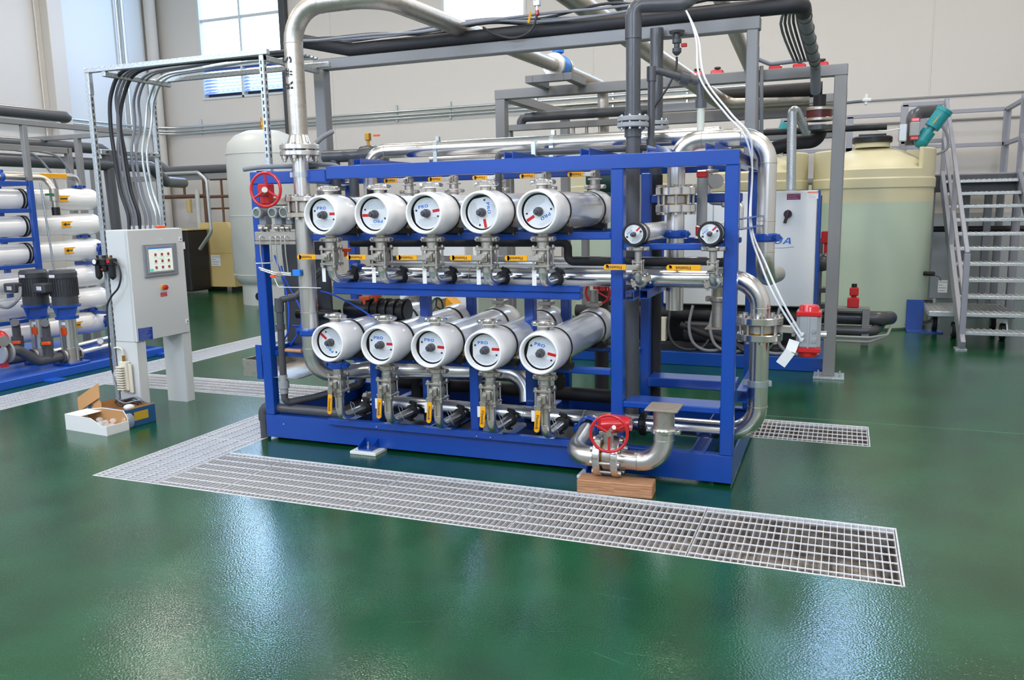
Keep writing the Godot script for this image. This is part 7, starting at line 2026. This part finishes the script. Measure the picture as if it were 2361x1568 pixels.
func right_side():
	plastic_tank(Vector3(4.31, 0, -7.55), 0.76, "large pale plastic tank, nearest the stairs, part filled with greenish water", 1.66, true)
	plastic_tank(Vector3(2.72, 0, -7.55), 0.76, "pale plastic tank behind the white enclosure", 1.66, true)
	plastic_tank(Vector3(0.9, 0, -7.55), 0.85, "pale plastic tank glimpsed behind the upper vessels", 1.66, false)
	# fittings on the tank
	single("tank_bracket", mb().box(Vector3(4.78, 0.0, -6.95), Vector3(4.98, 0.4, -6.93), 0.002).box(Vector3(4.78, 0.0, -6.93), Vector3(5.2, 0.015, -6.7), 0.002), M.blue, "blue angle bracket on the floor at the pale tank's foot", "bracket")
	var lv := thing("level_sensor", "thin sensor lead with white tag on the pale tank's side", "sensor", Vector3(5.05, 0.3, -7.3))
	part(lv, "upper_fitting", mb().cyl(Vector3(4.98, 0.72, -7.2), Vector3(5.1, 0.72, -7.15), 0.03, 10), M.black)
	part(lv, "lower_fitting", mb().cyl(Vector3(4.98, 0.34, -7.2), Vector3(5.1, 0.34, -7.15), 0.035, 10), M.black)
	part(lv, "conduit", mb().pipe([Vector3(5.12, 0.4, -7.15), Vector3(5.12, 0.1, -7.1), Vector3(4.6, 0.06, -6.9)], 0.02, 0.1, 8), M.pvc_light)
	part(lv, "tag", mb().box(Vector3(5.15, 0.48, -7.14), Vector3(5.26, 0.64, -7.135), 0.0), M.label_white)
	part(lv, "lead", mb().hose([Vector3(5.1, 0.7, -7.15), Vector3(5.16, 0.68, -7.14), Vector3(5.18, 0.63, -7.13)], 0.004, 6), M.black)
	var tl := thing("level_pipe_stand", "low grey angle stand with red valve over dark plastic pipes by the tank", "stand", Vector3(3.9, 0, -5.6))
	part(tl, "top", mb().box(Vector3(3.55, 0.42, -5.7), Vector3(4.3, 0.44, -5.5), 0.003), M.paint)
	part(tl, "leg", mb().box(Vector3(4.22, 0.0, -5.6), Vector3(4.3, 0.42, -5.5), 0.003), M.paint)
	part(tl, "leg", mb().box(Vector3(3.8, 0.0, -5.7), Vector3(3.87, 0.42, -5.62), 0.003), M.paint)
	var rv := thing("red_valve", "small red actuator with black knob on the low grey stand", "actuator", Vector3(4.12, 0.44, -5.6))
	part(rv, "body", mb().box(Vector3(4.05, 0.44, -5.65), Vector3(4.18, 0.56, -5.53), 0.012), M.red)
	part(rv, "head", mb().box(Vector3(4.07, 0.58, -5.65), Vector3(4.17, 0.68, -5.54), 0.012).cyl(Vector3(4.12, 0.55, -5.6), Vector3(4.12, 0.6, -5.6), 0.03, 10), M.red)
	part(rv, "knob", mb().cyl(Vector3(4.12, 0.68, -5.6), Vector3(4.12, 0.72, -5.6), 0.03, 8), M.black)
	for k in 2:
		single("tank_pipe", mb().pipe([Vector3(3.2, 0.3 - k * 0.13, -5.75 + k * 0.2), Vector3(4.45 - k * 0.1, 0.3 - k * 0.13, -5.75 + k * 0.2), Vector3(4.55 - k * 0.1, 0.25 - k * 0.08, -6.2)], 0.085 if k == 0 else 0.06, 0.1, 18), M.pvc, "dark plastic pipe along the floor to the tank, %s one" % ["thicker upper", "thinner lower"][k], "pipe", "pipes along the floor to the tank")
	for k in 2:
		single("floor_tube", mb().pipe([Vector3(3.2, 0.08 + k * 0.05, -5.3), Vector3(4.3, 0.08 + k * 0.05, -5.3), Vector3(4.5, 0.14, -5.5), Vector3(4.55, 0.2, -5.8)], 0.016, 0.1, 8), M.pvc_light, "pale grey tube along the floor before the dark pipes, %s one" % ["lower", "upper"][k], "tube", "pale tubes on the floor")
	single("sample_pipe", mb().cyl(Vector3(3.72, 0.1, -4.6), Vector3(3.72, 1.3, -4.6), 0.06, 14).ball(Vector3(3.78, 1.05, -4.5), 0.1, 14).box(Vector3(3.66, 0.55, -4.68), Vector3(3.9, 0.6, -4.5), 0.005).box(Vector3(3.66, 0.72, -4.68), Vector3(3.9, 0.77, -4.5), 0.005), M.pvc, "dark plastic pipe with ball and flanges right of the enclosure", "pipe")
	single("small_red_actuator", mb().box(Vector3(3.76, 1.25, -4.45), Vector3(3.87, 1.38, -4.38), 0.01).box(Vector3(3.79, 1.15, -4.45), Vector3(3.84, 1.25, -4.4), 0.005), M.red, "small red actuator on the dark pipe beside the white enclosure", "actuator")
	# tank-top equipment
	var am := thing("tank_actuator", "grey valve actuator with red caps and dark elbow on the tank's top", "actuator", Vector3(4.85, 2.4, -7.35))
	part(am, "elbow", mb().pipe([Vector3(4.77, 2.4, -7.55), Vector3(4.77, 2.82, -7.55), Vector3(5.1, 2.86, -7.9)], 0.085, 0.11, 20), M.pvc)
	part(am, "body", mb().box(Vector3(4.72, 2.5, -7.35), Vector3(4.84, 2.68, -7.24), 0.012), M.pvc_light)
	part(am, "cap", mb().box(Vector3(4.73, 2.68, -7.34), Vector3(4.83, 2.73, -7.25), 0.01), M.red)
	part(am, "cap", mb().box(Vector3(4.73, 2.45, -7.34), Vector3(4.83, 2.5, -7.25), 0.01), M.red)
	part(am, "side_box", mb().box(Vector3(4.59, 2.44, -7.36), Vector3(4.69, 2.66, -7.25), 0.01), M.alu)
	single("tank_air_line", mb().hose([Vector3(4.2, 2.6, -7.0), Vector3(4.4, 2.57, -7.1), Vector3(4.6, 2.6, -7.25)], 0.01, 6), M.tube_white, "white air line reaching the actuator on the tank top", "tube")
	var tm := thing("teal_mixer", "teal mixer motor tilted on the top of the pale tank", "mixer", Vector3(5.05, 2.4, -7.45))
	var a := Vector3(4.86, 2.42, -7.35)
	var d := Vector3(0.55, 0.83, -0.05).normalized()
	part(tm, "motor", mb().cyl(a + d * 0.22, a + d * 0.48, 0.095, 24).cyl(a + d * 0.44, a + d * 0.49, 0.103, 24), M.teal)
	part(tm, "gear_case", mb().cyl(a, a + d * 0.17, 0.088, 20).ball(a + d * 0.02, 0.095, 16).cyl(a + d * 0.15, a + d * 0.23, 0.05, 16), M.teal)
	part(tm, "plate", mb().bar(a + d * 0.27 + Vector3(-0.02, 0.0, 0.094), a + d * 0.37 + Vector3(-0.02, 0, 0.094), 0.04, 0.008), M.yellow)
	part(tm, "cord", mb().hose([a + d * 0.25 + Vector3(0.09, 0, 0), a + Vector3(0.3, 0.1, 0), a + Vector3(0.32, -0.08, 0), a + Vector3(0.2, -0.16, 0)], 0.016, 8), M.cable)
	single("second_teal_mixer", mb().cyl(Vector3(3.08, 2.42, -7.4), Vector3(3.2, 2.75, -7.4), 0.1, 18), M.teal, "teal mixer motor on the tank behind the white enclosure", "mixer")
	single("stair_tank_pipe", mb().cyl(Vector3(4.9, 1.22, -9.6), Vector3(7.0, 1.22, -9.6), 0.045, 12), M.foam, "thin black pipe passing behind the stairs", "pipe")
	stairs()

func stairs():
	var x0 := 5.3
	var x1 := 6.2
	var run := 0.29
	var rise := 0.175
	var o := thing("steel_stairs", "grey steel stairs with bright open treads and handrails at the right", "stairs", Vector3(5.75, 0, -7.0))
	for x in [x0 - 0.03, x1 + 0.03]:
		part(o, "stringer", mb().bar(Vector3(x, 0.02, -5.45), Vector3(x, 2.0, -8.75), 0.05, 0.2, Vector3.UP, 0.004), M.paint_rail)
	for k in 11:
		var y := 0.2 + rise * k
		var z := -5.6 - run * k
		var tr := part(o, "tread", mb().box(Vector3(x0, y - 0.045, z - 0.24), Vector3(x1, y - 0.005, z), 0.004), M.galv)
		var rb := mb()
		for i in 14:
			rb.box(Vector3(x0 + 0.02 + i * 0.064, y - 0.005, z - 0.23), Vector3(x0 + 0.045 + i * 0.064, y + 0.004, z - 0.002), 0.002)
		part(tr, "tread_ribs", rb, M.alu)
	# platform
	part(o, "platform", mb().box(Vector3(3.2, 1.96, -10.3), Vector3(6.3, 2.04, -8.75), 0.006), M.paint_rail)
	part(o, "platform_fascia", mb().box(Vector3(4.85, 1.78, -8.75), Vector3(6.25, 2.02, -8.7), 0.005), M.motor)
	for p in [[5.15, -8.8], [6.25, -8.8], [6.25, -10.2], [3.3, -10.2], [5.7, -9.6], [6.0, -9.6]]:
		part(o, "platform_post", mb().box(Vector3(p[0] - 0.05, 0.0, p[1] - 0.05), Vector3(p[0] + 0.05, 1.96, p[1] + 0.05), 0.005), M.paint_rail)
	# handrails of the flight
	for x in [x0 - 0.03, x1 + 0.03]:
		part(o, "handrail", mb().bar(Vector3(x, 1.08, -5.55), Vector3(x, 3.08, -8.75), 0.045, 0.05, Vector3.UP, 0.004), M.paint_rail)
		part(o, "knee_rail", mb().bar(Vector3(x, 0.56, -5.55), Vector3(x, 2.56, -8.75), 0.04, 0.045, Vector3.UP, 0.004), M.paint_rail)
		for p in [[-5.55, 0.0, 1.08], [-7.1, 0.9, 2.05], [-8.75, 1.9, 3.1]]:
			part(o, "rail_post", mb().box(Vector3(x - 0.03, p[1], p[0] - 0.03), Vector3(x + 0.03, p[2], p[0] + 0.03), 0.004), M.paint_rail)
		part(o, "foot", mb().box(Vector3(x - 0.07, 0.0, -5.62), Vector3(x + 0.05, 0.015, -5.45), 0.002), M.galv)
	# guard rails of the platform
	for y in [3.05, 2.52]:
		part(o, "guard_rail", mb().box(Vector3(2.9, y - 0.03, -10.3), Vector3(6.3, y + 0.03, -10.24), 0.004), M.paint_rail)
		part(o, "guard_rail", mb().box(Vector3(4.7, y - 0.03, -8.8), Vector3(5.3, y + 0.03, -8.75), 0.004), M.paint_rail)
		part(o, "guard_rail", mb().box(Vector3(6.24, y - 0.03, -10.3), Vector3(6.3, y + 0.03, -8.75), 0.004), M.paint_rail)
	for p in [[3.0, -10.27], [4.0, -10.27], [5.1, -10.27], [6.27, -10.27], [4.73, -8.78]]:
		part(o, "guard_post", mb().box(Vector3(p[0] - 0.05, 2.04, p[1] - 0.03), Vector3(p[0] + 0.05, 3.05, p[1] + 0.03), 0.004), M.paint_rail)
	# platform truck
	var t := thing("platform_truck", "low aluminium platform truck with black castors beside the stairs", "cart", Vector3(5.5, 0, -6.7))
	part(t, "deck", mb().box(Vector3(4.98, 0.27, -7.2), Vector3(5.9, 0.34, -6.25), 0.01), M.galv)
	var rb := mb()
	for i in 18:
		rb.box(Vector3(4.99 + i * 0.05, 0.34, -7.18), Vector3(5.01 + i * 0.05, 0.346, -6.27), 0.002)
	part(t, "deck_ribs", rb, M.alu)
	for p in [[5.12, -6.95], [5.28, -6.38], [5.8, -6.38], [5.8, -7.1]]:
		var w := part(t, "castor", mb().cyl(Vector3(p[0] - 0.025, 0.1, p[1]), Vector3(p[0] + 0.025, 0.1, p[1]), 0.1, 24), M.rubber)
		part(w, "wheel_hub", mb().cyl(Vector3(p[0] - 0.03, 0.1, p[1]), Vector3(p[0] + 0.03, 0.1, p[1]), 0.05, 16), M.alu)
		part(w, "fork", mb().bar(Vector3(p[0] + 0.035, 0.1, p[1]), Vector3(p[0] + 0.02, 0.27, p[1] - 0.03), 0.01, 0.05), M.zinc)
